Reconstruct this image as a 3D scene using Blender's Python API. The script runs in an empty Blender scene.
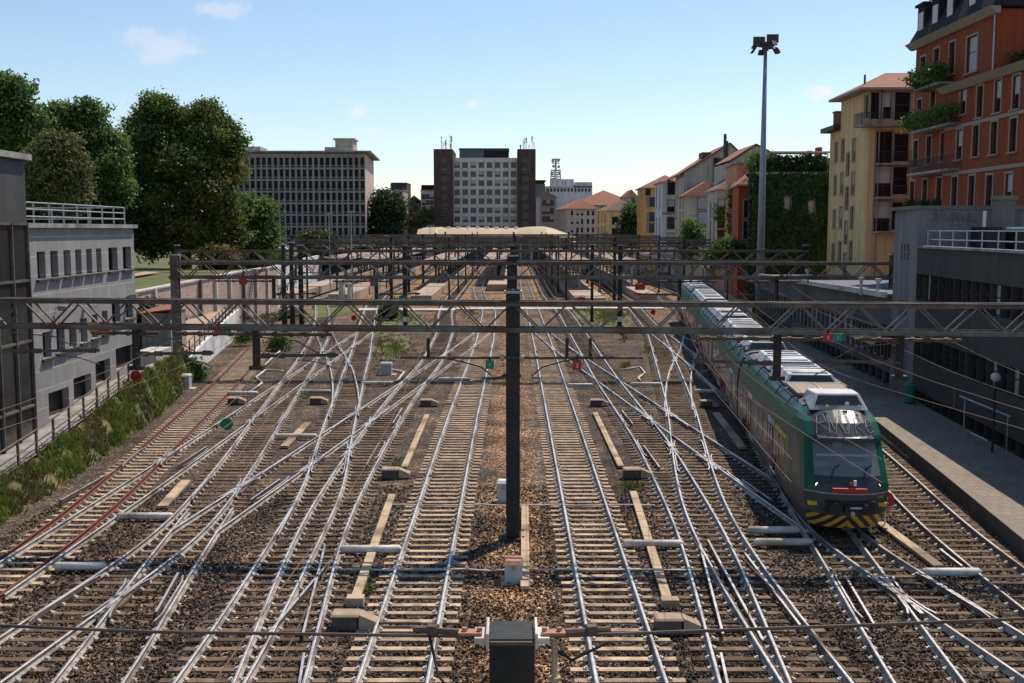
import bpy, math, random
import numpy as np
from mathutils import Vector, Matrix
random.seed(7)
rng = np.random.default_rng(7)
SC = bpy.context.scene
COL = SC.collection
# ------------------------------------------------------------------ camera geometry (used to lay the place out in metres)
F, HZ, CX, CY, CAMZ = 1080.0, 230.0, 512.0, 341.5, 9.65      # rail tops are z = 0
PITCH = math.atan((CY - HZ) / F)
def ray(x, y):
    d, v = (x - CX) / F, (CY - y) / F
    return Vector((d, math.cos(PITCH) + v * math.sin(PITCH), -math.sin(PITCH) + v * math.cos(PITCH)))
def gnd(x, y, z=0.0):
    r = ray(x, y); t = (z - CAMZ) / r.z
    return Vector((r.x * t, r.y * t, z))
def at(x, y, Y):
    r = ray(x, y); t = Y / r.y
    return Vector((r.x * t, Y, CAMZ + r.z * t))
def zat(y, Y): return at(CX, y, Y).z
def xat(x, Y, y=230): return at(x, y, Y).x
def lerp(a, b, t): return a + (b - a) * t
# ------------------------------------------------------------------ mesh builder
class MB:
    def __init__(s): s.v = []; s.f = []; s.m = []; s.mi = 0
    def mat(s, i): s.mi = i; return s
    def poly(s, pts, mi=None):
        n = len(s.v); s.v += [tuple(p) for p in pts]; s.f.append(tuple(range(n, n + len(pts)))); s.m.append(s.mi if mi is None else mi)
    def hexa(s, p, mi=None):          # p: 8 corners, bottom 4 ccw then top 4 ccw
        n = len(s.v); s.v += [tuple(q) for q in p]
        for f in ((3, 2, 1, 0), (4, 5, 6, 7), (0, 1, 5, 4), (1, 2, 6, 5), (2, 3, 7, 6), (3, 0, 4, 7)):
            s.f.append(tuple(n + i for i in f)); s.m.append(s.mi if mi is None else mi)
    def box(s, x0, x1, y0, y1, z0, z1, mi=None, taper=0.0):
        t = taper
        s.hexa([(x0, y0, z0), (x1, y0, z0), (x1, y1, z0), (x0, y1, z0), (x0 + t, y0 + t, z1), (x1 - t, y0 + t, z1), (x1 - t, y1 - t, z1), (x0 + t, y1 - t, z1)], mi)
    def beam(s, a, b, w, h=None, mi=None, up=(0, 0, 1)):
        a, b = Vector(a), Vector(b); h = w if h is None else h
        d = (b - a).normalized(); u = Vector(up)
        if abs(d.dot(u)) > 0.98: u = Vector((0, 1, 0))
        r = d.cross(u).normalized() * (w / 2); q = r.cross(d).normalized() * (h / 2)
        s.hexa([a - r - q, a + r - q, b + r - q, b - r - q, a - r + q, a + r + q, b + r + q, b - r + q], mi)
    def tube(s, pts, r, n=6, mi=None, cap=True):
        pts = [Vector(p) for p in pts]; rs = r if isinstance(r, (list, tuple)) else [r] * len(pts)
        base = len(s.v); M = s.mi if mi is None else mi
        for i, p in enumerate(pts):
            d = (pts[min(i + 1, len(pts) - 1)] - pts[max(i - 1, 0)]).normalized()
            u = Vector((0, 0, 1)) if abs(d.z) < 0.95 else Vector((0, 1, 0))
            a = d.cross(u).normalized(); b = a.cross(d)
            for k in range(n):
                t = 2 * math.pi * k / n
                s.v.append(tuple(p + (a * math.cos(t) + b * math.sin(t)) * rs[i]))
        for i in range(len(pts) - 1):
            for k in range(n):
                k2 = (k + 1) % n
                s.f.append((base + i * n + k, base + i * n + k2, base + (i + 1) * n + k2, base + (i + 1) * n + k)); s.m.append(M)
        if cap:
            s.f.append(tuple(base + k for k in range(n))[::-1]); s.m.append(M)
            s.f.append(tuple(base + (len(pts) - 1) * n + k for k in range(n))); s.m.append(M)
    def prism(s, pts, z0, z1, mi=None):          # pts: ccw ground polygon
        n = len(pts); b = len(s.v); M = s.mi if mi is None else mi
        s.v += [(p[0], p[1], z0) for p in pts] + [(p[0], p[1], z1) for p in pts]
        s.f.append(tuple(b + i for i in range(n))[::-1]); s.f.append(tuple(b + n + i for i in range(n))); s.m += [M, M]
        for i in range(n):
            j = (i + 1) % n
            s.f.append((b + i, b + j, b + n + j, b + n + i)); s.m.append(M)
    def strip(s, A, B, mi=None, uvz=None):       # quads between two polylines
        for i in range(len(A) - 1): s.poly([A[i], A[i + 1], B[i + 1], B[i]], mi)
    def lathe(s, prof, c, n=12, mi=None):
        for i in range(len(prof) - 1):
            r0, z0 = prof[i]; r1, z1 = prof[i + 1]
            for k in range(n):
                a, b = 2 * math.pi * k / n, 2 * math.pi * (k + 1) / n
                s.poly([(c[0] + r0 * math.cos(a), c[1] + r0 * math.sin(a), c[2] + z0), (c[0] + r0 * math.cos(b), c[1] + r0 * math.sin(b), c[2] + z0),
                        (c[0] + r1 * math.cos(b), c[1] + r1 * math.sin(b), c[2] + z1), (c[0] + r1 * math.cos(a), c[1] + r1 * math.sin(a), c[2] + z1)], mi)
    def build(s, name, mats, parent=None, smooth=False, bevel=0.0, world=True, loc=None, rotz=0.0):
        if not isinstance(mats, (list, tuple)): mats = [mats]
        me = bpy.data.meshes.new(name)
        off = Vector((0, 0, 0))
        p = parent
        if world:
            while p is not None: off += p.location; p = p.parent
        me.from_pydata([(a - off.x, b - off.y, c - off.z) for a, b, c in s.v], [], s.f)
        for m in mats: me.materials.append(m)
        if s.m: me.polygons.foreach_set('material_index', s.m)
        if smooth: me.polygons.foreach_set('use_smooth', [True] * len(me.polygons))
        me.update()
        o = bpy.data.objects.new(name, me); COL.objects.link(o)
        if parent is not None: o.parent = parent
        if loc is not None: o.location = loc
        o.rotation_euler.z = rotz
        if bevel:
            b = o.modifiers.new('bevel', 'BEVEL'); b.width = bevel; b.segments = 2; b.limit_method = 'ANGLE'
        return o
def np_mesh(name, V, Fq, mats, parent=None, mi=None, smooth=False):
    """V (n,3) in world metres, Fq (m,k)"""
    off = Vector((0, 0, 0)); p = parent
    while p is not None: off += p.location; p = p.parent
    V = np.asarray(V, dtype=np.float32) - np.array(off, dtype=np.float32)
    me = bpy.data.meshes.new(name); m, k = Fq.shape
    me.vertices.add(len(V)); me.vertices.foreach_set('co', V.ravel())
    me.loops.add(m * k); me.loops.foreach_set('vertex_index', Fq.astype(np.int32).ravel())
    me.polygons.add(m); me.polygons.foreach_set('loop_start', np.arange(0, m * k, k, dtype=np.int32))
    if not isinstance(mats, (list, tuple)): mats = [mats]
    for q in mats: me.materials.append(q)
    if mi is not None: me.polygons.foreach_set('material_index', mi.astype(np.int32))
    if smooth: me.polygons.foreach_set('use_smooth', np.ones(m, dtype=bool))
    me.update(calc_edges=True); me.validate()
    o = bpy.data.objects.new(name, me); COL.objects.link(o)
    if parent is not None: o.parent = parent
    return o
def tag(o, label=None, cat=None, group=None, kind=None):
    if label: o['label'] = label
    if cat: o['category'] = cat
    if group: o['group'] = group
    if kind: o['kind'] = kind
    return o
def thing(name, label, cat, loc=(0, 0, 0), group=None):
    o = bpy.data.objects.new(name, None); COL.objects.link(o); o.location = loc; o.empty_display_size = 0.3
    return tag(o, label, cat, group)
def inst(proto, parent, loc=(0, 0, 0), rotz=0.0, name=None):
    """a copy of one part, sharing its mesh"""
    o = proto.copy(); COL.objects.link(o); o.parent = parent; o.location = loc; o.rotation_euler = (0, 0, rotz)
    for ch in proto.children:
        c = ch.copy(); COL.objects.link(c); c.parent = o
    return o
def copy_thing(o, loc, rotz=0.0, label=None):
    r = o.copy(); COL.objects.link(r); r.location = loc; r.rotation_euler = (0, 0, rotz)
    if label: r['label'] = label
    for ch in o.children:
        c = ch.copy(); COL.objects.link(c); c.parent = r
        for g in ch.children:
            d = g.copy(); COL.objects.link(d); d.parent = c
    return r
# ------------------------------------------------------------------ materials
def nodes(m):
    m.use_nodes = True; nt = m.node_tree; return nt, nt.nodes, nt.links
def mat(name, c1, c2=None, *a, streak=0.0, **k):
    m = mat0(name, c1, c2, *a, **k)
    if streak:
        nt, N, L = nodes(m); b = N['Principled BSDF']; lk = b.inputs['Base Color'].links[0]; src = lk.from_socket
        tc = N.new('ShaderNodeTexCoord'); mp = N.new('ShaderNodeMapping'); mp.inputs['Scale'].default_value = (1.3, 1.3, .09); L.new(tc.outputs['Object'], mp.inputs['Vector'])
        n = N.new('ShaderNodeTexNoise'); n.inputs['Scale'].default_value = 1.1; n.inputs['Detail'].default_value = 8; n.inputs['Roughness'].default_value = .7; L.new(mp.outputs['Vector'], n.inputs['Vector'])
        r = N.new('ShaderNodeMapRange'); r.inputs['From Min'].default_value = .36; r.inputs['From Max'].default_value = .56; r.inputs['To Min'].default_value = 1 - streak; r.inputs['To Max'].default_value = 1.05; L.new(n.outputs['Fac'], r.inputs['Value'])
        mx = N.new('ShaderNodeMixRGB'); mx.blend_type = 'MULTIPLY'; mx.inputs['Fac'].default_value = 1; L.new(src, mx.inputs['Color1']); L.new(r.outputs['Result'], mx.inputs['Color2']); L.new(mx.outputs['Color'], b.inputs['Base Color'])
    return m
def mat0(name, c1, c2=None, scale=1.5, rough=0.8, metal=0.0, bump=0.0, bscale=30.0, spec=0.4, rough2=None, dirt=None, stretch=(1, 1, 1), c3=None, s3=0.15):
    m = bpy.data.materials.new(name); nt, N, L = nodes(m); b = N['Principled BSDF']
    b.inputs['Roughness'].default_value = rough; b.inputs['Metallic'].default_value = metal
    b.inputs['Specular IOR Level'].default_value = spec
    c1 = (*c1, 1)
    tc = N.new('ShaderNodeTexCoord'); mp = N.new('ShaderNodeMapping'); mp.inputs['Scale'].default_value = stretch
    L.new(tc.outputs['Object'], mp.inputs['Vector'])
    col = None
    if c2 is not None:
        n = N.new('ShaderNodeTexNoise'); n.inputs['Scale'].default_value = scale; n.inputs['Detail'].default_value = 7; n.inputs['Roughness'].default_value = 0.65
        L.new(mp.outputs['Vector'], n.inputs['Vector'])
        r = N.new('ShaderNodeValToRGB'); r.color_ramp.elements[0].position = 0.35; r.color_ramp.elements[1].position = 0.65
        r.color_ramp.elements[0].color = c1; r.color_ramp.elements[1].color = (*c2, 1)
        L.new(n.outputs['Fac'], r.inputs['Fac']); col = r.outputs['Color']
        if c3 is not None:
            n3 = N.new('ShaderNodeTexNoise'); n3.inputs['Scale'].default_value = s3; n3.inputs['Detail'].default_value = 5
            L.new(mp.outputs['Vector'], n3.inputs['Vector'])
            r3 = N.new('ShaderNodeValToRGB'); r3.color_ramp.elements[0].position = 0.5; r3.color_ramp.elements[1].position = 0.62
            L.new(n3.outputs['Fac'], r3.inputs['Fac'])
            mx = N.new('ShaderNodeMixRGB'); L.new(r3.outputs['Color'], mx.inputs['Fac']); L.new(col, mx.inputs['Color1']); mx.inputs['Color2'].default_value = (*c3, 1); col = mx.outputs['Color']
        L.new(col, b.inputs['Base Color'])
        if rough2 is not None:
            mr = N.new('ShaderNodeMapRange'); mr.inputs['To Min'].default_value = rough; mr.inputs['To Max'].default_value = rough2
            L.new(n.outputs['Fac'], mr.inputs['Value']); L.new(mr.outputs['Result'], b.inputs['Roughness'])
    else:
        b.inputs['Base Color'].default_value = c1
    if bump:
        n2 = N.new('ShaderNodeTexNoise'); n2.inputs['Scale'].default_value = bscale; n2.inputs['Detail'].default_value = 4
        L.new(mp.outputs['Vector'], n2.inputs['Vector'])
        bp = N.new('ShaderNodeBump'); bp.inputs['Strength'].default_value = bump; bp.inputs['Distance'].default_value = 0.05
        L.new(n2.outputs['Fac'], bp.inputs['Height']); L.new(bp.outputs['Normal'], b.inputs['Normal'])
    return m
def brickmat(name, c1, c2, mortar, w=0.5, h=0.2, scale=1.0, rough=0.85, axis='xz', msize=0.02, vary=None):
    """courses of blocks or panels on upright walls: local x+y across, z up"""
    m = bpy.data.materials.new(name); nt, N, L = nodes(m); b = N['Principled BSDF']; b.inputs['Roughness'].default_value = rough
    tc = N.new('ShaderNodeTexCoord'); sp = N.new('ShaderNodeSeparateXYZ'); L.new(tc.outputs['Object'], sp.inputs['Vector'])
    ad = N.new('ShaderNodeMath'); ad.operation = 'ADD'; L.new(sp.outputs['X'], ad.inputs[0]); L.new(sp.outputs['Y'], ad.inputs[1])
    cb = N.new('ShaderNodeCombineXYZ'); L.new(ad.outputs[0], cb.inputs['X']); L.new(sp.outputs['Z'], cb.inputs['Y'])
    if axis == 'xy': L.new(sp.outputs['X'], cb.inputs['X']); L.new(sp.outputs['Y'], cb.inputs['Y'])
    br = N.new('ShaderNodeTexBrick'); br.inputs['Scale'].default_value = scale; br.inputs['Brick Width'].default_value = w; br.inputs['Row Height'].default_value = h
    br.inputs['Mortar Size'].default_value = msize; br.inputs['Color1'].default_value = (*c1, 1); br.inputs['Color2'].default_value = (*c2, 1); br.inputs['Mortar'].default_value = (*mortar, 1)
    L.new(cb.outputs[0], br.inputs['Vector'])
    n = N.new('ShaderNodeTexNoise'); n.inputs['Scale'].default_value = 0.7; n.inputs['Detail'].default_value = 8; L.new(tc.outputs['Object'], n.inputs['Vector'])
    mr = N.new('ShaderNodeMapRange'); mr.inputs['To Min'].default_value = 0.7; mr.inputs['To Max'].default_value = 1.25; L.new(n.outputs['Fac'], mr.inputs['Value'])
    mx = N.new('ShaderNodeMixRGB'); mx.blend_type = 'MULTIPLY'; mx.inputs['Fac'].default_value = 1; L.new(br.outputs['Color'], mx.inputs['Color1']); L.new(mr.outputs['Result'], mx.inputs['Color2'])
    L.new(mx.outputs['Color'], b.inputs['Base Color'])
    bp = N.new('ShaderNodeBump'); bp.inputs['Strength'].default_value = 0.4; bp.inputs['Distance'].default_value = 0.02; bp.invert = True
    L.new(br.outputs['Fac'], bp.inputs['Height']); L.new(bp.outputs['Normal'], b.inputs['Normal'])
    return m
def leafmat(name, dark, light, trans=0.35, scale=0.5):
    m = bpy.data.materials.new(name); nt, N, L = nodes(m); b = N['Principled BSDF']; out = N['Material Output']
    g = N.new('ShaderNodeNewGeometry'); n = N.new('ShaderNodeTexNoise'); n.inputs['Scale'].default_value = scale; n.inputs['Detail'].default_value = 3
    L.new(g.outputs['Position'], n.inputs['Vector'])
    r = N.new('ShaderNodeValToRGB'); r.color_ramp.elements[0].position = 0.3; r.color_ramp.elements[1].position = 0.7
    r.color_ramp.elements[0].color = (*dark, 1); r.color_ramp.elements[1].color = (*light, 1)
    ad = N.new('ShaderNodeMath'); ad.operation = 'MULTIPLY_ADD'; ad.inputs[1].default_value = 0.35
    L.new(g.outputs['Random Per Island'], ad.inputs[0]); sb = N.new('ShaderNodeMath'); sb.operation = 'SUBTRACT'; sb.inputs[1].default_value = 0.17
    L.new(n.outputs['Fac'], sb.inputs[0]); L.new(sb.outputs[0], ad.inputs[2]); L.new(ad.outputs[0], r.inputs['Fac'])
    L.new(r.outputs['Color'], b.inputs['Base Color']); b.inputs['Roughness'].default_value = 0.6; b.inputs['Specular IOR Level'].default_value = 0.25
    t = N.new('ShaderNodeBsdfTranslucent'); L.new(r.outputs['Color'], t.inputs['Color'])
    mx = N.new('ShaderNodeMixShader'); mx.inputs['Fac'].default_value = trans
    L.new(b.outputs[0], mx.inputs[1]); L.new(t.outputs[0], mx.inputs[2]); L.new(mx.outputs[0], out.inputs['Surface'])
    return m
M = {}
M['steel'] = mat('rail_steel', (0.5, 0.47, 0.45), (0.72, 0.69, 0.66), 5, rough=0.34, metal=0.7, rough2=0.5, c3=(.36, .31, .28), s3=.5)
M['railside'] = mat('rail_side', (0.17, 0.13, 0.1), (0.5, 0.46, 0.41), 2.6, rough=0.7, metal=0.1, c3=(0.12, 0.08, 0.06), s3=0.25)
M['raildark'] = mat('rail_dark', (0.10, 0.065, 0.05), (0.2, 0.15, 0.12), 9, rough=0.75)
M['rust'] = mat('rust_rail', (0.11, 0.036, 0.024), (0.19, 0.062, 0.04), 7, rough=0.85)
M['sleeper'] = mat('sleeper_concrete', (0.4, 0.275, 0.17), (0.53, 0.39, 0.26), 1.1, rough=0.9, bump=0.3, bscale=25, c3=(0.28, 0.175, 0.1), s3=0.09)
M['sleeper_b'] = mat('sleeper_weathered', (0.17, 0.105, 0.06), (0.3, 0.2, 0.12), 1.3, rough=0.9, bump=0.3, bscale=25, c3=(0.13, 0.083, 0.055), s3=0.14)
M['sleeper_d'] = mat('sleeper_dark', (0.22, 0.15, 0.105), (0.33, 0.24, 0.17), 1.3, rough=0.9, bump=0.3, bscale=25, c3=(0.13, 0.088, 0.062), s3=0.12)
M['clip'] = mat('clip_metal', (0.3, 0.26, 0.22), (0.7, 0.66, 0.6), 9, rough=0.6, metal=0.1)
M['plank'] = mat('trough_lid', (0.4, 0.29, 0.18), (0.56, 0.42, 0.28), 1.6, rough=0.9, bump=0.3, c3=(0.24, 0.17, 0.11), s3=.45)
M['duct'] = mat('white_duct', (0.5, 0.45, 0.39), (0.68, 0.63, 0.57), 3, rough=0.6, c3=(.34, .28, .22), s3=.8)
M['iron'] = mat('dark_iron', (0.012, 0.015, 0.0145), (0.026, 0.03, 0.028), 4, rough=0.6, metal=0.15, bump=0.1, c3=(0.045, 0.03, 0.02), s3=0.7)
M['iron2'] = mat('grey_iron', (0.105, 0.1, 0.09), (0.19, 0.175, 0.15), 3, rough=0.6, metal=0.25, c3=(0.11, 0.06, 0.038), s3=0.5)
M['ironrust'] = mat('rusty_iron', (0.1, 0.066, 0.05), (0.19, 0.14, 0.11), 3, rough=0.75, metal=0.2, c3=(0.08, 0.074, 0.066), s3=0.6)
M['galv'] = mat('galvanised', (0.3, 0.32, 0.33), (0.44, 0.46, 0.47), 3, rough=0.5, metal=0.5)
M['pole'] = mat('pole_paint', (0.24, 0.27, 0.33), (0.31, 0.34, 0.4), 1, rough=0.5, metal=0.4)
M['wire'] = mat('copper_wire', (0.2, 0.125, 0.08), rough=0.5, metal=0.4)
M['black'] = mat('black', (0.012, 0.012, 0.013), rough=0.5)
M['rubber'] = mat('rubber', (0.02, 0.02, 0.02), rough=0.8)
M['white'] = mat('white_paint', (0.76, 0.76, 0.75), (0.66, 0.66, 0.65), 5, rough=0.45)
M['red'] = mat('red_paint', (0.5, 0.02, 0.025), (0.42, 0.02, 0.02), 4, rough=0.5)
M['green_sign'] = mat('green_paint', (0.01, 0.22, 0.12), rough=0.5)
M['orange_sign'] = mat('orange_paint', (0.6, 0.24, 0.04), rough=0.5)
M['grey_box'] = mat('cabinet_grey', (0.36, 0.38, 0.4), (0.44, 0.46, 0.48), 4, rough=0.6, bump=0.05)
M['rust_top'] = mat('rusty_lid', (0.36, 0.16, 0.1), (0.46, 0.24, 0.16), 6, rough=0.8)
M['conc'] = mat('concrete', (0.27, 0.26, 0.25), (0.36, 0.35, 0.33), 0.8, rough=0.9, bump=0.15, c3=(0.2, 0.19, 0.18), s3=0.3, streak=.4)
M['conc_l'] = mat('pale_concrete', (0.5, 0.46, 0.42), (0.62, 0.58, 0.53), 0.8, rough=0.9, bump=0.15, c3=(0.38, 0.34, 0.3), s3=0.4, streak=.35)
M['conc_d'] = mat('dark_concrete', (0.15, 0.135, 0.12), (0.2, 0.18, 0.165), 0.7, rough=0.9, bump=0.2)
M['asphalt'] = mat('asphalt', (0.05, 0.05, 0.05), (0.075, 0.072, 0.07), 2, rough=0.9, bump=0.2, bscale=60)
M['plat'] = brickmat('platform_paving', (0.2, 0.16, 0.12), (0.24, 0.195, 0.145), (0.13, 0.105, 0.08), w=0.5, h=0.5, axis='xy', msize=0.02)
M['platfar'] = mat('far_platform', (0.36, 0.27, 0.2), (0.44, 0.34, 0.26), 0.3, rough=0.9, c3=(.24, .17, .12), s3=.1)
M['canopy'] = mat('canopy_roof', (0.26, 0.175, 0.13), (0.35, 0.25, 0.19), 0.2, rough=0.85, c3=(0.2, 0.135, 0.1), s3=0.09)
M['tile'] = brickmat('roof_tiles', (0.34, 0.115, 0.06), (0.42, 0.16, 0.085), (0.17, 0.06, 0.035), w=0.35, h=0.28, axis='xy', msize=0.05)
M['tile_b'] = brickmat('brown_roof_tiles', (0.2, 0.12, 0.085), (0.26, 0.16, 0.11), (0.1, 0.06, 0.045), w=0.35, h=0.28, axis='xy', msize=0.05)
M['slate'] = mat('slate', (0.018, 0.018, 0.02), (0.034, 0.033, 0.034), 3, rough=0.85, spec=.15)
M['glass'] = mat('window_glass', (0.012, 0.014, 0.017), (0.026, 0.032, 0.038), 0.35, rough=0.12, spec=0.3)
M['glass_b'] = mat('window_glass_blue', (0.03, 0.06, 0.07), (0.055, 0.1, 0.115), 0.2, rough=0.15, spec=0.4)
M['glass_dull'] = mat('dull_glass', (0.008, 0.008, 0.009), (0.022, 0.021, 0.021), 0.5, rough=0.35, spec=0.12)
M['blind'] = mat('roller_blind', (0.35, 0.35, 0.36), (0.45, 0.45, 0.45), 0.6, rough=0.7)
M['frame_w'] = mat('window_frame_white', (0.55, 0.53, 0.5), rough=0.6)
M['frame_s'] = mat('window_surround', (0.3, 0.25, 0.2), rough=0.8)
M['frame_d'] = mat('window_frame_dark', (0.05, 0.045, 0.04), rough=0.6)
M['shutter'] = mat('shutter_grey', (0.13, 0.15, 0.17), (0.17, 0.19, 0.21), 2, rough=0.7, stretch=(1, 1, 12))
M['soil'] = mat('soil', (0.085, 0.075, 0.045), (0.13, 0.11, 0.06), 0.6, rough=0.95, bump=0.4)
M['turf'] = mat('turf', (0.06, 0.08, 0.022), (0.12, 0.135, 0.042), 0.5, rough=0.95, bump=0.5, bscale=15, c3=(0.15, 0.12, 0.06), s3=0.35)
M['path'] = mat('pink_path', (0.34, 0.24, 0.18), (0.42, 0.31, 0.24), 0.8, rough=0.9)
M['bark'] = mat('bark', (0.06, 0.045, 0.035), (0.1, 0.08, 0.06), 5, rough=0.95, bump=0.5, bscale=12)
M['leaf_chest'] = leafmat('leaf_chestnut', (0.05, 0.09, 0.018), (0.17, 0.22, 0.055), 0.45, 0.35)
M['leaf_rust'] = leafmat('leaf_rusty', (0.09, 0.075, 0.018), (0.22, 0.145, 0.035), 0.4, 0.5)
M['leaf_green'] = leafmat('leaf_green', (0.06, 0.115, 0.024), (0.17, 0.25, 0.07), 0.48, 0.5)
M['leaf_bright'] = leafmat('leaf_bright', (0.06, 0.12, 0.02), (0.15, 0.24, 0.05), 0.4, 0.5)
M['leaf_deep'] = leafmat('leaf_deep', (0.018, 0.035, 0.014), (0.05, 0.075, 0.025), 0.25, 0.4)
M['leaf_ivy'] = leafmat('leaf_ivy', (0.016, 0.038, 0.012), (0.045, 0.085, 0.024), 0.25, 0.6)
M['blade'] = leafmat('grass_blade', (0.085, 0.085, 0.025), (0.18, 0.16, 0.06), 0.35, 0.7)
M['blade_g'] = leafmat('weed_blade', (0.085, 0.125, 0.022), (0.235, 0.26, 0.06), 0.35, 0.9)
def ballast_mat(name, tan):
    m = bpy.data.materials.new(name); nt, N, L = nodes(m); b = N['Principled BSDF']; b.inputs['Roughness'].default_value = 0.95; b.inputs['Specular IOR Level'].default_value = 0.2
    tc = N.new('ShaderNodeTexCoord')
    vo = N.new('ShaderNodeTexVoronoi'); vo.inputs['Scale'].default_value = 15; L.new(tc.outputs['Object'], vo.inputs['Vector'])
    sp = N.new('ShaderNodeSeparateColor'); L.new(vo.outputs['Color'], sp.inputs['Color'])
    r = N.new('ShaderNodeValToRGB'); cr = r.color_ramp
    cr.elements[0].position = 0; cr.elements[0].color = (0.038, 0.029, 0.022, 1); cr.elements[1].position = 1; cr.elements[1].color = (0.34, 0.28, 0.22, 1)
    e = cr.elements.new(0.45); e.color = (0.08, 0.06, 0.046, 1); e = cr.elements.new(0.85); e.color = (0.14, 0.105, 0.08, 1)
    L.new(sp.outputs['Red'], r.inputs['Fac'])
    r2 = N.new('ShaderNodeValToRGB'); cr = r2.color_ramp
    cr.elements[0].color = (0.07, 0.035, 0.018, 1); cr.elements[1].color = (0.8, 0.56, 0.34, 1)
    e = cr.elements.new(0.4); e.color = (0.2, 0.105, 0.05, 1); e = cr.elements.new(0.75); e.color = (0.4, 0.23, 0.115, 1)
    L.new(sp.outputs['Green'], r2.inputs['Fac'])
    # tan strip of newer stone along the middle, broken up by noise, plus rusty patches
    sx = N.new('ShaderNodeSeparateXYZ'); L.new(tc.outputs['Object'], sx.inputs['Vector'])
    ab = N.new('ShaderNodeMath'); ab.operation = 'ABSOLUTE'; L.new(sx.outputs['X'], ab.inputs[0])
    mr = N.new('ShaderNodeMapRange'); mr.inputs['From Min'].default_value = 0.5; mr.inputs['From Max'].default_value = 1.7; mr.inputs['To Min'].default_value = 1.0; mr.inputs['To Max'].default_value = 0.0
    L.new(ab.outputs[0], mr.inputs['Value'])
    n = N.new('ShaderNodeTexNoise'); n.inputs['Scale'].default_value = 0.55; n.inputs['Detail'].default_value = 6; L.new(tc.outputs['Object'], n.inputs['Vector'])
    ml = N.new('ShaderNodeMath'); ml.operation = 'MULTIPLY_ADD'; ml.inputs[1].default_value = 0.75; L.new(mr.outputs['Result'], ml.inputs[0])
    sb = N.new('ShaderNodeMath'); sb.operation = 'MULTIPLY_ADD'; sb.inputs[1].default_value = 1.9; sb.inputs[2].default_value = -0.98; L.new(n.outputs['Fac'], sb.inputs[0]); L.new(sb.outputs[0], ml.inputs[2])
    ml.use_clamp = True
    yr = N.new('ShaderNodeMapRange'); yr.inputs['From Min'].default_value = 95; yr.inputs['From Max'].default_value = 160; L.new(sx.outputs['Y'], yr.inputs['Value'])
    mxv = N.new('ShaderNodeMath'); mxv.operation = 'MAXIMUM'; L.new(ml.outputs[0], mxv.inputs[0]); L.new(yr.outputs['Result'], mxv.inputs[1])
    # stone-to-stone choice
    gt = N.new('ShaderNodeMath'); gt.operation = 'GREATER_THAN'; L.new(mxv.outputs[0], gt.inputs[0]); L.new(sp.outputs['Blue'], gt.inputs[1])
    mx = N.new('ShaderNodeMixRGB'); L.new(gt.outputs[0], mx.inputs['Fac']); L.new(r.outputs['Color'], mx.inputs['Color1']); L.new(r2.outputs['Color'], mx.inputs['Color2'])
    ng = N.new('ShaderNodeTexNoise'); ng.inputs['Scale'].default_value = 0.33; ng.inputs['Detail'].default_value = 7; ng.inputs['Roughness'].default_value = .7; L.new(tc.outputs['Object'], ng.inputs['Vector'])
    mg = N.new('ShaderNodeMapRange'); mg.inputs['From Min'].default_value = .36; mg.inputs['From Max'].default_value = .64; mg.inputs['To Min'].default_value = .5; mg.inputs['To Max'].default_value = 1.3; L.new(ng.outputs['Fac'], mg.inputs['Value'])
    mul = N.new('ShaderNodeMixRGB'); mul.blend_type = 'MULTIPLY'; mul.inputs['Fac'].default_value = 1; L.new(mx.outputs['Color'], mul.inputs['Color1']); L.new(mg.outputs['Result'], mul.inputs['Color2'])
    L.new(mul.outputs['Color'], b.inputs['Base Color'])
    bp = N.new('ShaderNodeBump'); bp.inputs['Strength'].default_value = 1.0; bp.inputs['Distance'].default_value = 0.06; bp.invert = True
    L.new(vo.outputs['Distance'], bp.inputs['Height']); L.new(bp.outputs['Normal'], b.inputs['Normal'])
    return m
def vary(m, lo=.55, hi=1.2):
    nt, N, L = nodes(m); b = N['Principled BSDF']; lk = b.inputs['Base Color'].links[0]; src = lk.from_socket
    oi = N.new('ShaderNodeObjectInfo'); g = N.new('ShaderNodeNewGeometry'); ad = N.new('ShaderNodeMath'); ad.operation = 'ADD'; L.new(oi.outputs['Random'], ad.inputs[0]); L.new(g.outputs['Random Per Island'], ad.inputs[1])
    fr = N.new('ShaderNodeMath'); fr.operation = 'FRACT'; L.new(ad.outputs[0], fr.inputs[0])
    mr = N.new('ShaderNodeMapRange'); mr.inputs['To Min'].default_value = lo; mr.inputs['To Max'].default_value = hi; L.new(fr.outputs[0], mr.inputs['Value'])
    n = N.new('ShaderNodeTexNoise'); n.inputs['Scale'].default_value = 2.4; n.inputs['Detail'].default_value = 6; L.new(g.outputs['Position'], n.inputs['Vector'])
    m2 = N.new('ShaderNodeMapRange'); m2.inputs['From Min'].default_value = .35; m2.inputs['From Max'].default_value = .6; m2.inputs['To Min'].default_value = .55; m2.inputs['To Max'].default_value = 1.1; L.new(n.outputs['Fac'], m2.inputs['Value'])
    k = N.new('ShaderNodeMath'); k.operation = 'MULTIPLY'; L.new(mr.outputs['Result'], k.inputs[0]); L.new(m2.outputs['Result'], k.inputs[1])
    mx = N.new('ShaderNodeMixRGB'); mx.blend_type = 'MULTIPLY'; mx.inputs['Fac'].default_value = 1; L.new(src, mx.inputs['Color1']); L.new(k.outputs[0], mx.inputs['Color2']); L.new(mx.outputs['Color'], b.inputs['Base Color'])
vary(M['sleeper'], .75, 1.2); vary(M['sleeper_b'], .34, .92)
M['ballast'] = ballast_mat('ballast', 0)
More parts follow.
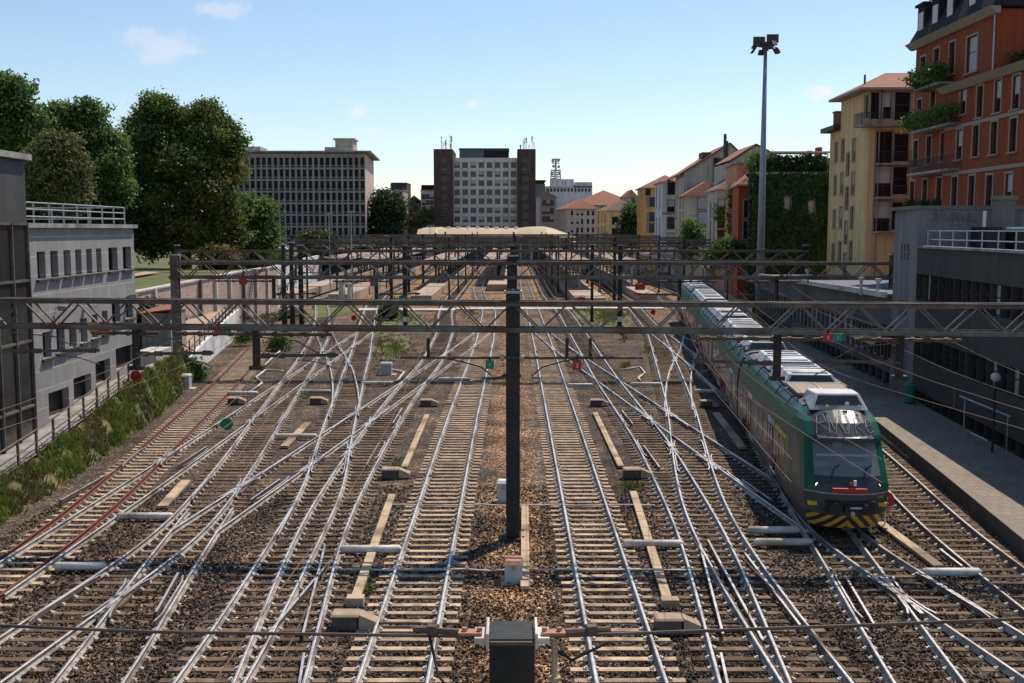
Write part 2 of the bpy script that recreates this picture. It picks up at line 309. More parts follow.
# ------------------------------------------------------------------ world, sun, camera
SUN_EL, SUN_AZ = math.radians(57), math.radians(35)
S = Vector((math.sin(SUN_AZ) * math.cos(SUN_EL), math.cos(SUN_AZ) * math.cos(SUN_EL), math.sin(SUN_EL)))
def make_world():
    w = bpy.data.worlds.new('World'); SC.world = w; w.use_nodes = True
    nt = w.node_tree; N, L = nt.nodes, nt.links; bg = N['Background']; bg.inputs['Strength'].default_value = SKY
    sky = N.new('ShaderNodeTexSky'); sky.sky_type = 'NISHITA'; sky.sun_disc = False; sky.sun_elevation = SUN_EL; sky.sun_rotation = SUN_AZ
    sky.air_density = 1.0; sky.dust_density = 0.25; sky.ozone_density = 1.6
    tc = N.new('ShaderNodeTexCoord'); nz = N.new('ShaderNodeVectorMath'); nz.operation = 'NORMALIZE'; L.new(tc.outputs['Generated'], nz.inputs[0])
    ns = N.new('ShaderNodeTexNoise'); ns.inputs['Scale'].default_value = 26; ns.inputs['Detail'].default_value = 9; ns.inputs['Roughness'].default_value = 0.6; L.new(nz.outputs[0], ns.inputs['Vector'])
    acc = None
    for (x, y, rx, ry, a) in CLOUDS:
        c = ray(x, y).normalized()
        df = N.new('ShaderNodeVectorMath'); df.operation = 'SUBTRACT'; L.new(nz.outputs[0], df.inputs[0]); df.inputs[1].default_value = c
        sc = N.new('ShaderNodeVectorMath'); sc.operation = 'MULTIPLY'; sc.inputs[1].default_value = (F / rx, F / rx * 0.4, F / ry); L.new(df.outputs[0], sc.inputs[0])
        ln = N.new('ShaderNodeVectorMath'); ln.operation = 'LENGTH'; L.new(sc.outputs[0], ln.inputs[0])
        k = N.new('ShaderNodeMath'); k.operation = 'MULTIPLY_ADD'; k.inputs[1].default_value = -1.0; k.inputs[2].default_value = 1.0; L.new(ln.outputs['Value'], k.inputs[0])
        q = N.new('ShaderNodeMath'); q.operation = 'MULTIPLY_ADD'; q.inputs[1].default_value = 3.2; q.inputs[2].default_value = -1.75; L.new(ns.outputs['Fac'], q.inputs[0])
        s2 = N.new('ShaderNodeMath'); s2.operation = 'ADD'; L.new(k.outputs[0], s2.inputs[0]); L.new(q.outputs[0], s2.inputs[1])
        ms = N.new('ShaderNodeMapRange'); ms.inputs['From Min'].default_value = 0.12; ms.inputs['From Max'].default_value = 0.85; ms.inputs['To Max'].default_value = a; ms.interpolation_type = 'SMOOTHSTEP'; L.new(s2.outputs[0], ms.inputs['Value'])
        # only within reach of its own centre
        lt = N.new('ShaderNodeMath'); lt.operation = 'LESS_THAN'; lt.inputs[1].default_value = 1.6; L.new(ln.outputs['Value'], lt.inputs[0])
        m2 = N.new('ShaderNodeMath'); m2.operation = 'MULTIPLY'; L.new(ms.outputs['Result'], m2.inputs[0]); L.new(lt.outputs[0], m2.inputs[1])
        if acc is None: acc = m2.outputs[0]
        else:
            mxm = N.new('ShaderNodeMath'); mxm.operation = 'MAXIMUM'; L.new(acc, mxm.inputs[0]); L.new(m2.outputs[0], mxm.inputs[1]); acc = mxm.outputs[0]
    mix = N.new('ShaderNodeMixRGB'); L.new(acc, mix.inputs['Fac']); L.new(sky.outputs['Color'], mix.inputs['Color1']); mix.inputs['Color2'].default_value = CLOUDCOL
    L.new(mix.outputs['Color'], bg.inputs['Color'])
SKY = 0.1
CLOUDCOL = (7.4, 7.0, 7.0, 1)
CLOUDS = [(172, 47, 70, 20, 0.3), (142, 38, 46, 18, 0.26), (190, 50, 40, 12, .3), (228, 11, 62, 12, 0.3), (356, 110, 20, 13, 0.6), (474, 104, 20, 9, 0.75), (372, 130, 20, 9, 0.4), (826, 91, 26, 13, 0.85), (838, 116, 22, 12, 0.85)]
make_world()
sl = bpy.data.lights.new('sun', 'SUN'); sl.energy = 3.6; sl.angle = math.radians(0.53); sl.color = (1.0, 0.9, 0.76)
so = bpy.data.objects.new('sun', sl); COL.objects.link(so); so.rotation_euler = (-S).to_track_quat('-Z', 'Y').to_euler(); so.location = (60, 60, 120)
cd = bpy.data.cameras.new('camera'); cam = bpy.data.objects.new('camera', cd); COL.objects.link(cam); SC.camera = cam
cam.location = (0, 0, CAMZ); cam.rotation_euler = (math.pi / 2 - PITCH, 0, 0)
cd.sensor_width = 36; cd.lens = 36 * F / 1024; cd.clip_start = 0.3; cd.clip_end = 6000
SC.view_settings.view_transform = 'Standard'; SC.view_settings.look = 'None'; SC.view_settings.exposure = 0.45; SC.view_settings.gamma = 1.0
SC.view_settings.use_curve_mapping = False
# ================================================================== ground and yard
def sheet(name, A, B, z, m, kind='structure', nx=2, zfun=None):
    pass
def grid_sheet(name, xs, ys, zf, m, kind='structure'):
    xs, ys = np.array(xs), np.array(ys)
    X, Y = np.meshgrid(xs, ys); Z = zf(X, Y)
    V = np.stack([X, Y, Z], -1).reshape(-1, 3); nx, ny = len(xs), len(ys)
    i = (np.arange(ny - 1)[:, None] * nx + np.arange(nx - 1)[None, :]).ravel()
    Fq = np.stack([i, i + 1, i + nx + 1, i + nx], -1)
    return tag(np_mesh(name, V, Fq, m), kind=kind)
M['earth'] = mat('earth', (0.13, 0.11, 0.09), (0.19, 0.165, 0.135), 0.08, rough=0.95)
def earth_mesh():
    mb = MB(); mb.poly([(-3500, -200, -0.6), (3500, -200, -0.6), (3500, 5000, -0.6), (-3500, 5000, -0.6)])
    tag(mb.build('ground', M['earth']), kind='structure')
earth_mesh()
grid_sheet('ballast_bed', np.linspace(-27, 33, 61), np.linspace(-10, 330, 341), lambda X, Y: -0.215 + 0.022 * np.sin(X * 2.3 + np.sin(Y * 1.1) * 2) * np.sin(Y * 1.7 + X), M['ballast'])

# ------------------------------------------------------------------ tracks
GA = 0.7535
def route(pts, d0, d1):
    """smooth centre line through (d, X) pairs"""
    pts = sorted(pts); ds = np.array([p[0] for p in pts]); xs = np.array([p[1] for p in pts])
    t = np.arange(d0 - 15, d1 + 15.01, 0.5)
    x = np.interp(t, ds, xs)
    lo = t < ds[0]; hi = t > ds[-1]
    sl0 = (xs[1] - xs[0]) / (ds[1] - ds[0]); sl1 = (xs[-1] - xs[-2]) / (ds[-1] - ds[-2])
    x[lo] = xs[0] + (t[lo] - ds[0]) * sl0; x[hi] = xs[-1] + (t[hi] - ds[-1]) * sl1
    k = np.exp(-0.5 * (np.arange(-16, 17) * 0.5 / 3.2) ** 2); k /= k.sum()
    x = np.convolve(np.pad(x, 16, mode='reflect', reflect_type='odd'), k, mode='valid')
    s = (t >= d0) & (t <= d1)
    return t[s], x[s]
def px(x, y):
    p = gnd(x, y); return (p.y, p.x)
MAIN = []           # (t, x) of the lines that own their sleepers
PROFILE = [(-.085, -.165), (-.085, -.148), (-.014, -.125), (-.014, -.045), (-.036, -.036), (-.036, -.006), (-.03, 0), (.03, 0), (.036, -.006), (.036, -.036), (.014, -.045), (.014, -.125), (.085, -.148), (.085, -.165)]
PM = [1, 1, 1, 1, 0, 0, 0, 0, 0, 1, 1, 1, 1, 1]
def rail_mesh(t, x, off, zoff, name, mats, parent):
    dx = np.gradient(x, t); nrm = np.sqrt(1 + dx * dx)
    nx, ny = 1 / nrm, -dx / nrm
    n = len(t); k = len(PROFILE)
    P = np.array(PROFILE)
    V = np.zeros((n, k, 3))
    V[:, :, 0] = (x + off * nx)[:, None] + P[None, :, 0] * nx[:, None]
    V[:, :, 1] = (t + off * ny)[:, None] + P[None, :, 0] * ny[:, None]
    V[:, :, 2] = P[None, :, 1] + zoff
    V = V.reshape(-1, 3)
    i = np.arange(n - 1)[:, None] * k; j = np.arange(k)[None, :]; j2 = (j + 1) % k
    Fq = np.stack([i + j, i + j2, i + k + j2, i + k + j], -1).reshape(-1, 4)[:, ::-1]
    mi = np.tile(np.array(PM), n - 1)
    return np_mesh(name, V, Fq, mats, parent, mi)
def sleeper_proto(mats):
    mb = MB(); w = 0.125
    mb.hexa([(-1.25, -w, -.30), (1.25, -w, -.30), (1.25, w, -.30), (-1.25, w, -.30), (-1.22, -w + .02, -.168), (1.22, -w + .02, -.168), (1.22, w - .02, -.168), (-1.22, w - .02, -.168)], 0)
    for s in (-1, 1):
        for q in (-1, 1):
            c = s * GA + q * .135
            mb.box(c - .05, c + .05, -.07, .07, -.17, -.125, 1, taper=.018)
            mb.box(c - .02 - q * .03, c + .02 - q * .03, -.03, .03, -.13, -.10, 1)
    return mb
IDX = [0]
def track(label, pts, d0, d1, style='sleeper', rust=False, skip=None, main=True, group=None, sl=True, railside='railside'):
    idx = IDX[0]; IDX[0] += 1
    t, x = route(pts, d0, d1)
    T = thing('railway_track', label, 'railway track', (float(x[0]), float(t[0]), 0), group or 'railway tracks of the yard')
    zo = -0.0016 * idx
    mats = [M['rust'], M['rust']] if rust else [M['steel'], M[railside]]
    rail_mesh(t, x, -GA, zo, 'rail', mats, T); rail_mesh(t, x, GA, zo, 'rail', mats, T)
    if sl:
        pos = []
        for k in range(int(math.ceil(d0 / 0.6)), int(d1 / 0.6)):
            d = k * 0.6; X = float(np.interp(d, t, x))
            if skip and skip(d, X): continue
            if not main and any(a[0] <= d <= a[-1] and abs(float(np.interp(d, a, b)) - X) < 0.85 for a, b in MAIN): continue
            vis = abs(X) - 1.2 < d * 0.48 and d > 21
            pos.append((0 if vis else 1, d, X))
        pos.sort()
        proto = None
        pm = sleeper_proto(0); mats2 = [M[style], M['clip']]
        rest = MB(); nbig = 0
        for k, (v, d, X) in enumerate(pos):
            jx = rng.normal(0, .02); yo = 0.003 * idx; zz = -0.0025 * idx + rng.normal(0, .002)
            if nbig < 100 and v == 0:
                loc = (X - T.location.x + jx, d - T.location.y + yo, zz); nbig += 1
                if proto is None:
                    proto = pm.build('sleeper', mats2, T, world=False, loc=loc)
                else:
                    o = proto.copy(); COL.objects.link(o); o.parent = T; o.location = loc
                    o.rotation_euler.z = rng.normal(0, .004)
            else:
                b = len(rest.v)
                rest.v += [(p[0] + X + jx, p[1] + d + yo, p[2] + zz) for p in pm.v]
                rest.f += [tuple(b + i for i in f) for f in pm.f]; rest.m += pm.m
        if rest.f:
            o = rest.build('sleepers', mats2, T); tag(o, kind='stuff')
    if main: MAIN.append((t, x))
    return T, (t, x)
def guard(T, p0, p1, off=0):
    """short check rail beside a running rail, given by two pixels of the photograph turned into ground points"""
    a, b = gnd(*p0, -.02), gnd(*p1, -.02); mb = MB()
    mb.mat(0).beam((a.x, a.y, -.02), (b.x, b.y, -.02), .06, .03); mb.mat(1).beam((a.x, a.y, -.10), (b.x, b.y, -.10), .022, .125)
    mb.build('guard_rail', [M['steel'], M['raildark']], T)
FAR = 300
C1, c1 = track('straight track just left of the central iron mast, pale sleepers and bright rails', [px(391.5, 683), px(461.4, 420), px(485, 340), (128, -2.7), (150, -4.2), (180, -5.8), (300, -6)], 19, FAR)
C2, c2 = track('straight track just right of the central iron mast, pale sleepers and bright rails', [px(632, 683), px(557.5, 400), px(541.8, 340), (130, 2.5), (180, 2.3), (300, 2.2)], 19, FAR)
A1, a1 = track('second track right of the central mast, curving in towards the pale one', [(18, 4.9), px(755, 683), (27, 5.6), px(703.5, 533), px(654, 443), px(606, 378), (95, 6.2), (125, 6.2), (160, 5.4), (300, 5.4)], 19, FAR, 'sleeper_b')
L1, l1 = track('second track left of the central mast, curving in towards the pale one', [(18, -4.9), px(270, 683), px(287, 624), px(322.5, 523), px(364.5, 452), px(384, 422), px(405, 392), px(432, 361), (103, -6.4), (125, -7.8), (150, -8.7), (300, -9)], 19, FAR, 'sleeper_b')
A2, a2 = track('third track right of the central mast, swinging out to the right behind the crossing', [(18, 6.6), px(819, 683), px(780, 631), px(715.5, 533), (39, 6.9), (47.5, 7.9), px(681.7, 408), (73, 10.76), (102, 13.6), (140, 15.6), (180, 16.2), (300, 16.2)], 19, FAR, 'sleeper_b')
L2, l2 = track('third track left of the central mast, swinging out to the left behind the crossing', [(18, -6.5), px(209, 683), px(247.5, 624), px(304, 523), px(322, 495), px(329.5, 462), px(336.5, 431), px(344.5, 406), px(353.6, 373), (86, -12.1), (102, -14), (140, -18.2), (165, -19.8), (300, -20)], 19, FAR, 'sleeper_b')
TTP = [(24, 11.7), (28.9, 11.05), (33, 10.2), (38, 10.6), (44, 11.3), (55, 12.7), (68, 14.1), (80, 15.4), (98, 17.5), (112, 18.9), (135, 21), (160, 22), (300, 22)]
TT, tt = track('track under the green commuter train, running out at the bottom right', TTP, 17, FAR, 'sleeper_b', railside='railside')
L4, l4 = track('track on the left that leaves through the bottom left corner', [(18, -12.2), (25, -11.5), (28.9, -11.07), (33, -10.5), (44, -11.4), (55, -12.6), (80, -15.3), (98, -17.5), (125, -22), (150, -26.6), (230, -27.5)], 17, 230, 'sleeper_b')
L5, l5 = track('leftmost track with rust red rails beside the grassy bank', [(20, -14.4), (32, -14.4), (37, -14.7), (48, -15.9), (68, -18.2), (90, -21.2), (112, -24.2)], 15, 112, 'sleeper', rust=True)
R1, r1 = track('rightmost track along the shaded platform', [(18, 13.7), (30, 13.95), (35, 14.2), (40, 14.9), (55, 16.5), (80, 19.2), (110, 22.4), (135, 25), (170, 26.2), (300, 26.2)], 15, FAR, 'sleeper_b', railside='raildark')
DP = [(112, 2.5), (104, 2.7), (85, 4.4), (75, 5.6), (67, 6.5), (58, 7.5), (52, 8.2), (46, 8.9), (40, 9.6), (35, 10.2)]
D1, d1r = track('long diagonal crossover from the pale right track down to the front of the train', DP, 34, 104, 'sleeper_b', main=False)
X1, x1r = track('long diagonal crossover from the pale left track down to the lower left', [(d, -x) for d, x in DP], 34, 104, 'sleeper_b', main=False)
D2, d2r = track('branch leaving the train track towards the bottom edge', [(46, 11.5), (38, 10.6), (34, 10.2), (30, 9.85), (26.6, 9.4), (23, 9.0), (18, 8.6)], 17, 37, 'sleeper_b', main=False)
L3, l3r = track('branch on the lower left running out at the bottom edge', [(46, -11.4), (38, -10.6), (34, -10.3), (30, -9.95), (26.6, -9.5), (23, -9.15), (18, -8.8)], 17, 37, 'sleeper_b', main=False)
X2, x2r = track('long straight diagonal linking the rusty left track with the lines at centre left', [(24, -14.35), (30, -14.3), (40, -14.15), (60, -14.1), (80, -14.1), (104, -14.1)], 28, 104, 'sleeper_b', main=False)
X4, x4r = track('short curved crossover passing over the diagonal at centre left under the first gantry', [(108, -18.9), (103, -18.1), (87, -14.6), (78, -12.5), (69, -10.8), (63, -9.8), (55, -8.6)], 58, 106, 'sleeper_b', main=False)
X5, x5r = track('short curved crossover beside the middle of the train', [(108, 18.3), (103, 17.4), (87, 14.4), (78, 12.4), (69, 10.7), (63, 9.8), (55, 8.6)], 58, 104, 'sleeper_b', main=False)
X3, x3r = track('diagonal link from the far right track to the line beside the train', [(104, 13.9), (80, 13.6), (60, 13.2), (50, 12.6)], 56, 104, 'sleeper_b', main=False)
XR = [(D1, d1r), (X1, x1r), (D2, d2r), (L3, l3r), (X2, x2r), (X4, x4r), (X5, x5r), (X3, x3r)]
for T, a, b in ((L4, (178, 573), (156, 612)), (L4, (207, 446), (178, 465)), (X1, (280, 479), (251, 499.6)), (L1, (402, 408), (393, 423)), (L1, (379, 443), (367, 464)), (A1, (622, 410.5), (632.5, 423.5)),
                (A1, (644, 445.6), (659.5, 467)), (D1, (742, 479.6), (771, 499.6)), (TT, (846, 577), (874, 624)), (A1, (721, 653), (729, 690)), (L1, (304, 653), (298.5, 690)), (R1, (940, 549), (962, 566)), (L4, (61, 500), (115, 470)),
                (A1, (700, 545), (723, 634)), (A2, (708, 540), (763, 640)), (L1, (325, 545), (303, 634)), (L2, (331, 560), (268, 634)), (L2, (297, 500), (278, 535)), (A2, (745, 553), (800, 625))):
    guard(T, a, b)
# frogs: wing and check rails wherever a crossover's rail cuts another rail
def frogs():
    alls = [(C1, c1), (C2, c2), (A1, a1), (L1, l1), (A2, a2), (L2, l2), (TT, tt), (L4, l4), (L5, l5), (R1, r1)] + XR
    for i in range(len(alls)):
        for j in range(i + 1, len(alls)):
            (Ta, (ta, xa)), (Tb, (tb, xb)) = alls[i], alls[j]; d0, d1 = max(ta[0], tb[0], 20), min(ta[-1], tb[-1], 112)
            if d1 - d0 < 3: continue
            d = np.arange(d0, d1, .25)
            for oa, ob in ((-1, 1), (1, -1)):
                A = np.interp(d, ta, xa) + oa * GA; B = np.interp(d, tb, xb) + ob * GA; q = A - B
                for k in np.nonzero(q[:-1] * q[1:] < 0)[0]:
                    dd, X = d[k], A[k]; mb = MB()
                    for c, (t_, x_) in ((oa, (ta, xa)), (ob, (tb, xb))):
                        h = float(np.interp(dd + 2, t_, x_) - np.interp(dd - 2, t_, x_)) / 4
                        for sd in (-1, 1):
                            P = [Vector((X + sd * o + h * s, dd + s, -.012)) for s, o in ((-1.5, .17), (-1.1, .1), (1.1, .1), (1.5, .17))]
                            for u, v in zip(P[:-1], P[1:]): mb.mat(0).beam(u, v, .05, .02); mb.mat(1).beam(u - Vector((0, 0, .07)), v - Vector((0, 0, .07)), .03, .11)
                    mb.mat(1).box(X - .22, X + .22, dd - .5, dd + .5, -.165, -.10)
                    mb.build('frog', [M['steel'], M['raildark']], Tb)
                    for sd, oo, (t_, x_), T_ in ((1, oa, (ta, xa), Ta), (-1, ob, (tb, xb), Tb)):
                        mb = MB(); P = []
                        for s, o in ((-1.8, .16), (-1.3, .085), (1.3, .085), (1.8, .16)): P.append(Vector((float(np.interp(dd + s, t_, x_)) - oo * (GA - o), dd + s, -.01)))
                        for u, v in zip(P[:-1], P[1:]): mb.mat(0).beam(u, v, .045, .02); mb.mat(1).beam(u - Vector((0, 0, .07)), v - Vector((0, 0, .07)), .03, .11)
                        mb.build('check_rail', [M['steel'], M['raildark']], T_)
frogs()
# ------------------------------------------------------------------ loose stones near the bridge (nobody could count them)
def stones():
    n = 46000
    d = 21 + 20 * rng.random(n) ** 1.3; X = (rng.random(n) * 2 - 1) * (d * 0.5)
    keep = (X > -16.5 - 0 * d) & (X < 15.0)
    ph = np.abs(((d + 0.3) % 0.6) - 0.3) < 0.135
    on = np.zeros(n, bool); rail = np.zeros(n, bool)
    for t, x in MAIN:
        ins = (d >= t[0]) & (d <= t[-1]); c = np.interp(d, t, x)
        on |= ins & (np.abs(X - c) < 1.3); rail |= ins & (np.abs(np.abs(X - c) - GA) < 0.09)
    keep &= ~(ph & on) & ~rail
    d, X = d[keep], X[keep]; n = len(d)
    base = np.array([(1, 0, 0), (0, 1, 0), (-1, 0, 0), (0, -1, 0), (0, 0, 1), (0, 0, -1)], float)
    V = base[None] * (0.028 + 0.022 * rng.random((n, 1, 1))) * (0.65 + 0.7 * rng.random((n, 6, 1)))
    V += rng.normal(0, 0.006, V.shape)
    a = rng.random(n) * 6.28; ca, sa = np.cos(a)[:, None], np.sin(a)[:, None]
    x2 = V[:, :, 0] * ca - V[:, :, 1] * sa; y2 = V[:, :, 0] * sa + V[:, :, 1] * ca
    V[:, :, 0] = x2 + X[:, None]; V[:, :, 1] = y2 + d[:, None]; V[:, :, 2] += (-0.195 + 0.02 * rng.random(n))[:, None]
    f = np.array([(0, 1, 4), (1, 2, 4), (2, 3, 4), (3, 0, 4), (1, 0, 5), (2, 1, 5), (3, 2, 5), (0, 3, 5)])
    Fq = (np.arange(n)[:, None, None] * 6 + f[None]).reshape(-1, 3)
    o = np_mesh('ballast_gravel', V.reshape(-1, 3), Fq, M['ballast']); tag(o, 'loose grey and tan ballast stones lying between the tracks', 'gravel', kind='stuff')
stones()
# ------------------------------------------------------------------ small trackside things
def plank(p0, p1, label, w=0.26, endcap=False):
    a, b = gnd(*p0, -.12), gnd(*p1, -.12); n = max(2, int((a - b).length / 1.0)); mb = MB()
    for i in range(n):
        u, v = a.lerp(b, i / n), a.lerp(b, (i + 1) / n); g = (v - u).normalized() * .012
        mb.beam(u + g, v - g, w, .10 + .006 * (i % 3))
    if endcap:
        e = b; mb.box(e.x - .2, e.x + .26, e.y - .3, e.y + .05, -.22, .03)
    tag(mb.build('cable_trough', M['plank'], bevel=.01), label, 'cable trough', 'concrete cable troughs between the tracks')
plank((392, 495), (355, 600), 'tan concrete cable trough left of the pale left track, ending in a small cap', endcap=True)
plank((427, 415), (404, 468), 'tan cable trough left of the pale left track, farther from the mast foot')
plank((633, 492), (668, 602), 'tan concrete cable trough right of the pale right track, ending in a small cap', endcap=True)
plank((595, 413), (621, 467), 'tan cable trough right of the pale right track, above the switch box')
plank((525, 505), (525, 588), 'tan cable trough beside the small rusty lidded cabinet', w=.25)
plank((716, 413), (743, 448), 'grey cable trough lying in the shade of the train', w=.35)
plank((880, 523), (939, 567), 'long tan cable trough to the right of the train front', w=.32)
plank((876, 428), (978, 508), 'long pale cable trough along the foot of the right platform', w=.5)
plank((186, 481), (162, 507), 'short tan cable trough between the two leftmost diagonals', w=.36)
plank((308, 423), (284, 447), 'short tan cable trough beside the weeds at centre left', w=.36)
def duct(x0, x1, y, label):
    a, b = gnd(x0, y, -.03), gnd(x1, y, -.03); mb = MB()
    mb.tube([a, a.lerp(b, .04), b.lerp(a, .04), b], [.05, .12, .12, .06], 10)
    tag(mb.build('cable_cover', M['duct'], smooth=True), label, 'cable cover', 'white tubes lying across between tracks')
for x0, x1, y, w in ((340, 401.5, 549, 'beside the left pale track, next to the tan trough'), (623, 684, 543.5, 'beside the right pale track, next to the tan trough'), (747, 800, 530, 'at the train front, farther of the two parallel tubes'),
                     (754, 813, 542, 'at the train front, nearer of the two parallel tubes'), (54, 105.5, 566, 'in the dark gravel at the lower left'), (117, 173.6, 516, 'right of the rusty rails on the left'),
                     (274.5, 317, 436, 'below the green weeds at centre left'), (300, 331, 391.5, 'above the green weeds at centre left'), (361, 392, 383, 'under the first gantry, left of the curved crossing'),
                     (567, 593, 385, 'right of the pale right track, below the red hanging plate'), (630, 661, 384, 'at the end of the zigzag cable right of centre'), (693.6, 729, 391, 'in the shade beside the train'),
                     (922, 981, 572, 'at the lower right beside the rightmost track'), (227.5, 258, 393, 'right of the rusty rails, under the left signal plate'), (437, 470, 379, 'under the arm to the left of the central mast')):
    duct(x0, x1, y, 'white tube ' + w)
def switch_motor(x, y, label, flip=1, s=1.0):
    p = gnd(x, y, -.2); t = thing('switch_motor', label, 'switch motor', (p.x, p.y, -.2), 'switch motors beside the tracks')
    s *= .82; w = .62 * s
    mb = MB(); mb.box(p.x - w * .95, p.x + w * .35, p.y - .24, p.y + .24, -.2, .2 * s, taper=.02); mb.build('housing', M['grey_rust'], t, bevel=.02)
    mb = MB(); a = p.x - w * flip; q = p.x + w * 1.1 * flip
    mb.hexa([(p.x - w, p.y - .28, .2 * s), (p.x + w * .4, p.y - .28, .2 * s), (p.x + w * .4, p.y + .28, .2 * s), (p.x - w, p.y + .28, .2 * s), (p.x - w + .04, p.y - .22, .27 * s), (p.x + w * .35, p.y - .22, .27 * s), (p.x + w * .35, p.y + .22, .27 * s), (p.x - w + .04, p.y + .22, .27 * s)])
    mb.build('lid', M['lidtan'], t, bevel=.015)
    mb = MB(); mb.hexa([(p.x + w * .4, p.y - .25, -.15), (p.x + w * 1.25, p.y - .25, -.15), (p.x + w * 1.25, p.y + .25, -.15), (p.x + w * .4, p.y + .25, -.15), (p.x + w * .4, p.y - .22, .26 * s), (p.x + w * 1.25, p.y - .2, .02), (p.x + w * 1.25, p.y + .2, .02), (p.x + w * .4, p.y + .22, .26 * s)])
    mb.build('rod_cover', M['lidtan'], t)
    mb = MB(); mb.beam((p.x + w * 1.2, p.y + .1, -.1), (p.x + w * 1.2 + 1.1, p.y + .1, -.1), .05, .04); mb.beam((p.x + w * 1.2, p.y - .1, -.12), (p.x + w * 1.2 + 1.3, p.y - .1, -.12), .04, .03)
    mb.build('drive_rod', M['raildark'], t)
M['lidtan'] = mat('motor_lid', (.3, .22, .15), (.4, .3, .2), 3, rough=.8)
M['grey_rust'] = mat('motor_housing', (0.06, 0.055, 0.05), (0.1, 0.085, 0.07), 5, rough=0.7)
switch_motor(352, 628, 'large switch motor with sloping lid left of the pale left track, nearest the bridge'); switch_motor(674, 632, 'large switch motor with sloping lid right of the pale right track, nearest the bridge')
switch_motor(394, 478, 'switch motor left of the pale left track, level with the middle of the mast'); switch_motor(635, 478, 'switch motor right of the pale right track, on the mossy pad')
switch_motor(428, 406, 'small far switch motor left of the pale left track', s=.9); switch_motor(598, 406, 'small far switch motor right of the pale right track', s=.9)
switch_motor(318, 404, 'switch motor in the green weeds at centre left', s=.9); switch_motor(708, 407, 'switch motor in the shade beside the train', s=.9)
switch_motor(236, 404, 'switch motor right of the rusty rails on the left', s=.9)
def cabinet(x, y, w, h, dp, label, lid):
    p = gnd(x, y, -.2); t = thing('trackside_cabinet', label, 'cabinet', (p.x, p.y, -.2), 'small cabinets at the mast foot')
    mb = MB(); mb.box(p.x - w / 2, p.x + w / 2, p.y, p.y + dp, -.2, h - .2); mb.build('housing', M['grey_box'], t, bevel=.012)
    mb = MB(); mb.hexa([(p.x - w / 2 - .03, p.y - .04, h - .2), (p.x + w / 2 + .03, p.y - .04, h - .2), (p.x + w / 2 + .03, p.y + dp + .04, h - .2), (p.x - w / 2 - .03, p.y + dp + .04, h - .2), (p.x - w / 2 + .03, p.y + .05, h - .1), (p.x + w / 2 - .03, p.y + .05, h - .1), (p.x + w / 2 - .03, p.y + dp - .02, h - .1), (p.x - w / 2 + .03, p.y + dp - .02, h - .1)])
    mb.build('lid', lid, t)
    mb = MB(); mb.box(p.x - .05, p.x + .05, p.y - .03, p.y - .002, h * .72 - .2, h * .9 - .2, taper=.0); mb.build('latch', M['rust_top'], t)
    mb = MB(); mb.box(p.x - w / 2 - .1, p.x + w / 2 + .3, p.y - .12, p.y + dp + .1, -.24, -.17); mb.build('footing', M['plank'], t)
cabinet(513.5, 584, .5, .55, .55, 'grey cabinet with rusty red lid in front of the central mast', M['rust_top'])
cabinet(503.5, 503, .42, .72, .35, 'small grey cabinet with white lid behind the central mast', M['white'])
cabinet(386, 375, .75, .75, .5, 'grey box on a concrete pad in the weeds left of centre', M['grey_box'])
cabinet(182, 389, .9, .8, .6, 'pale concrete box at the foot of the left iron column', M['conc_l'])
def crosspipe(y, x0, x1, label):
    a, b = gnd(x0, y, -.13), gnd(x1, y, -.13); n = 14
    pts = [a.lerp(b, i / n) + Vector((0, .05 * math.sin(i * 1.7), .015 * math.sin(i * 2.9))) for i in range(n + 1)]
    mb = MB(); mb.tube(pts, .03, 6)
    tag(mb.build('cable_pipe', M['duct'], smooth=True), label, 'pipe', 'thin pipes laid across the pale tracks')
crosspipe(505, 385, 655, 'thin pale pipe laid across both pale tracks behind the mast foot')
crosspipe(570, 338, 690, 'thin pale pipe laid across both pale tracks in front of the mast')
# zigzag pale cable at right of centre
def zig(pts, label):
    mb = MB(); mb.tube([gnd(x, y, -.12) for x, y in pts], .07, 6); tag(mb.build('ground_cable', M['duct'], smooth=True), label, 'cable', 'pale cables lying in the ballast')
zig([(620, 370), (640, 367), (645, 373), (638, 378), (644, 384)], 'pale zigzag cable on the gravel right of the second right track')
zig([(283, 371), (266, 370), (256, 377), (262, 383), (250, 392)], 'pale zigzag cable beside the rusty left rails')
zig([(288, 345), (275, 355), (264, 366)], 'pale cable running up past the weeds beside the rusty left rails')
zig([(384, 385), (398, 380), (404, 372), (385, 368)], 'pale cable looped round the grey box left of centre')
# boarded crossing
mb = MB(); 
for x0, x1, y0, y1 in ((-19, -7, 131, 134.5), (-7, 8, 133, 136), (8, 19, 134, 137.5)):
    mb.box(x0, x1 - .004, y0, y1, -.21, -.035)
tag(mb.build('boarded_path', M['conc_l']), kind='structure')
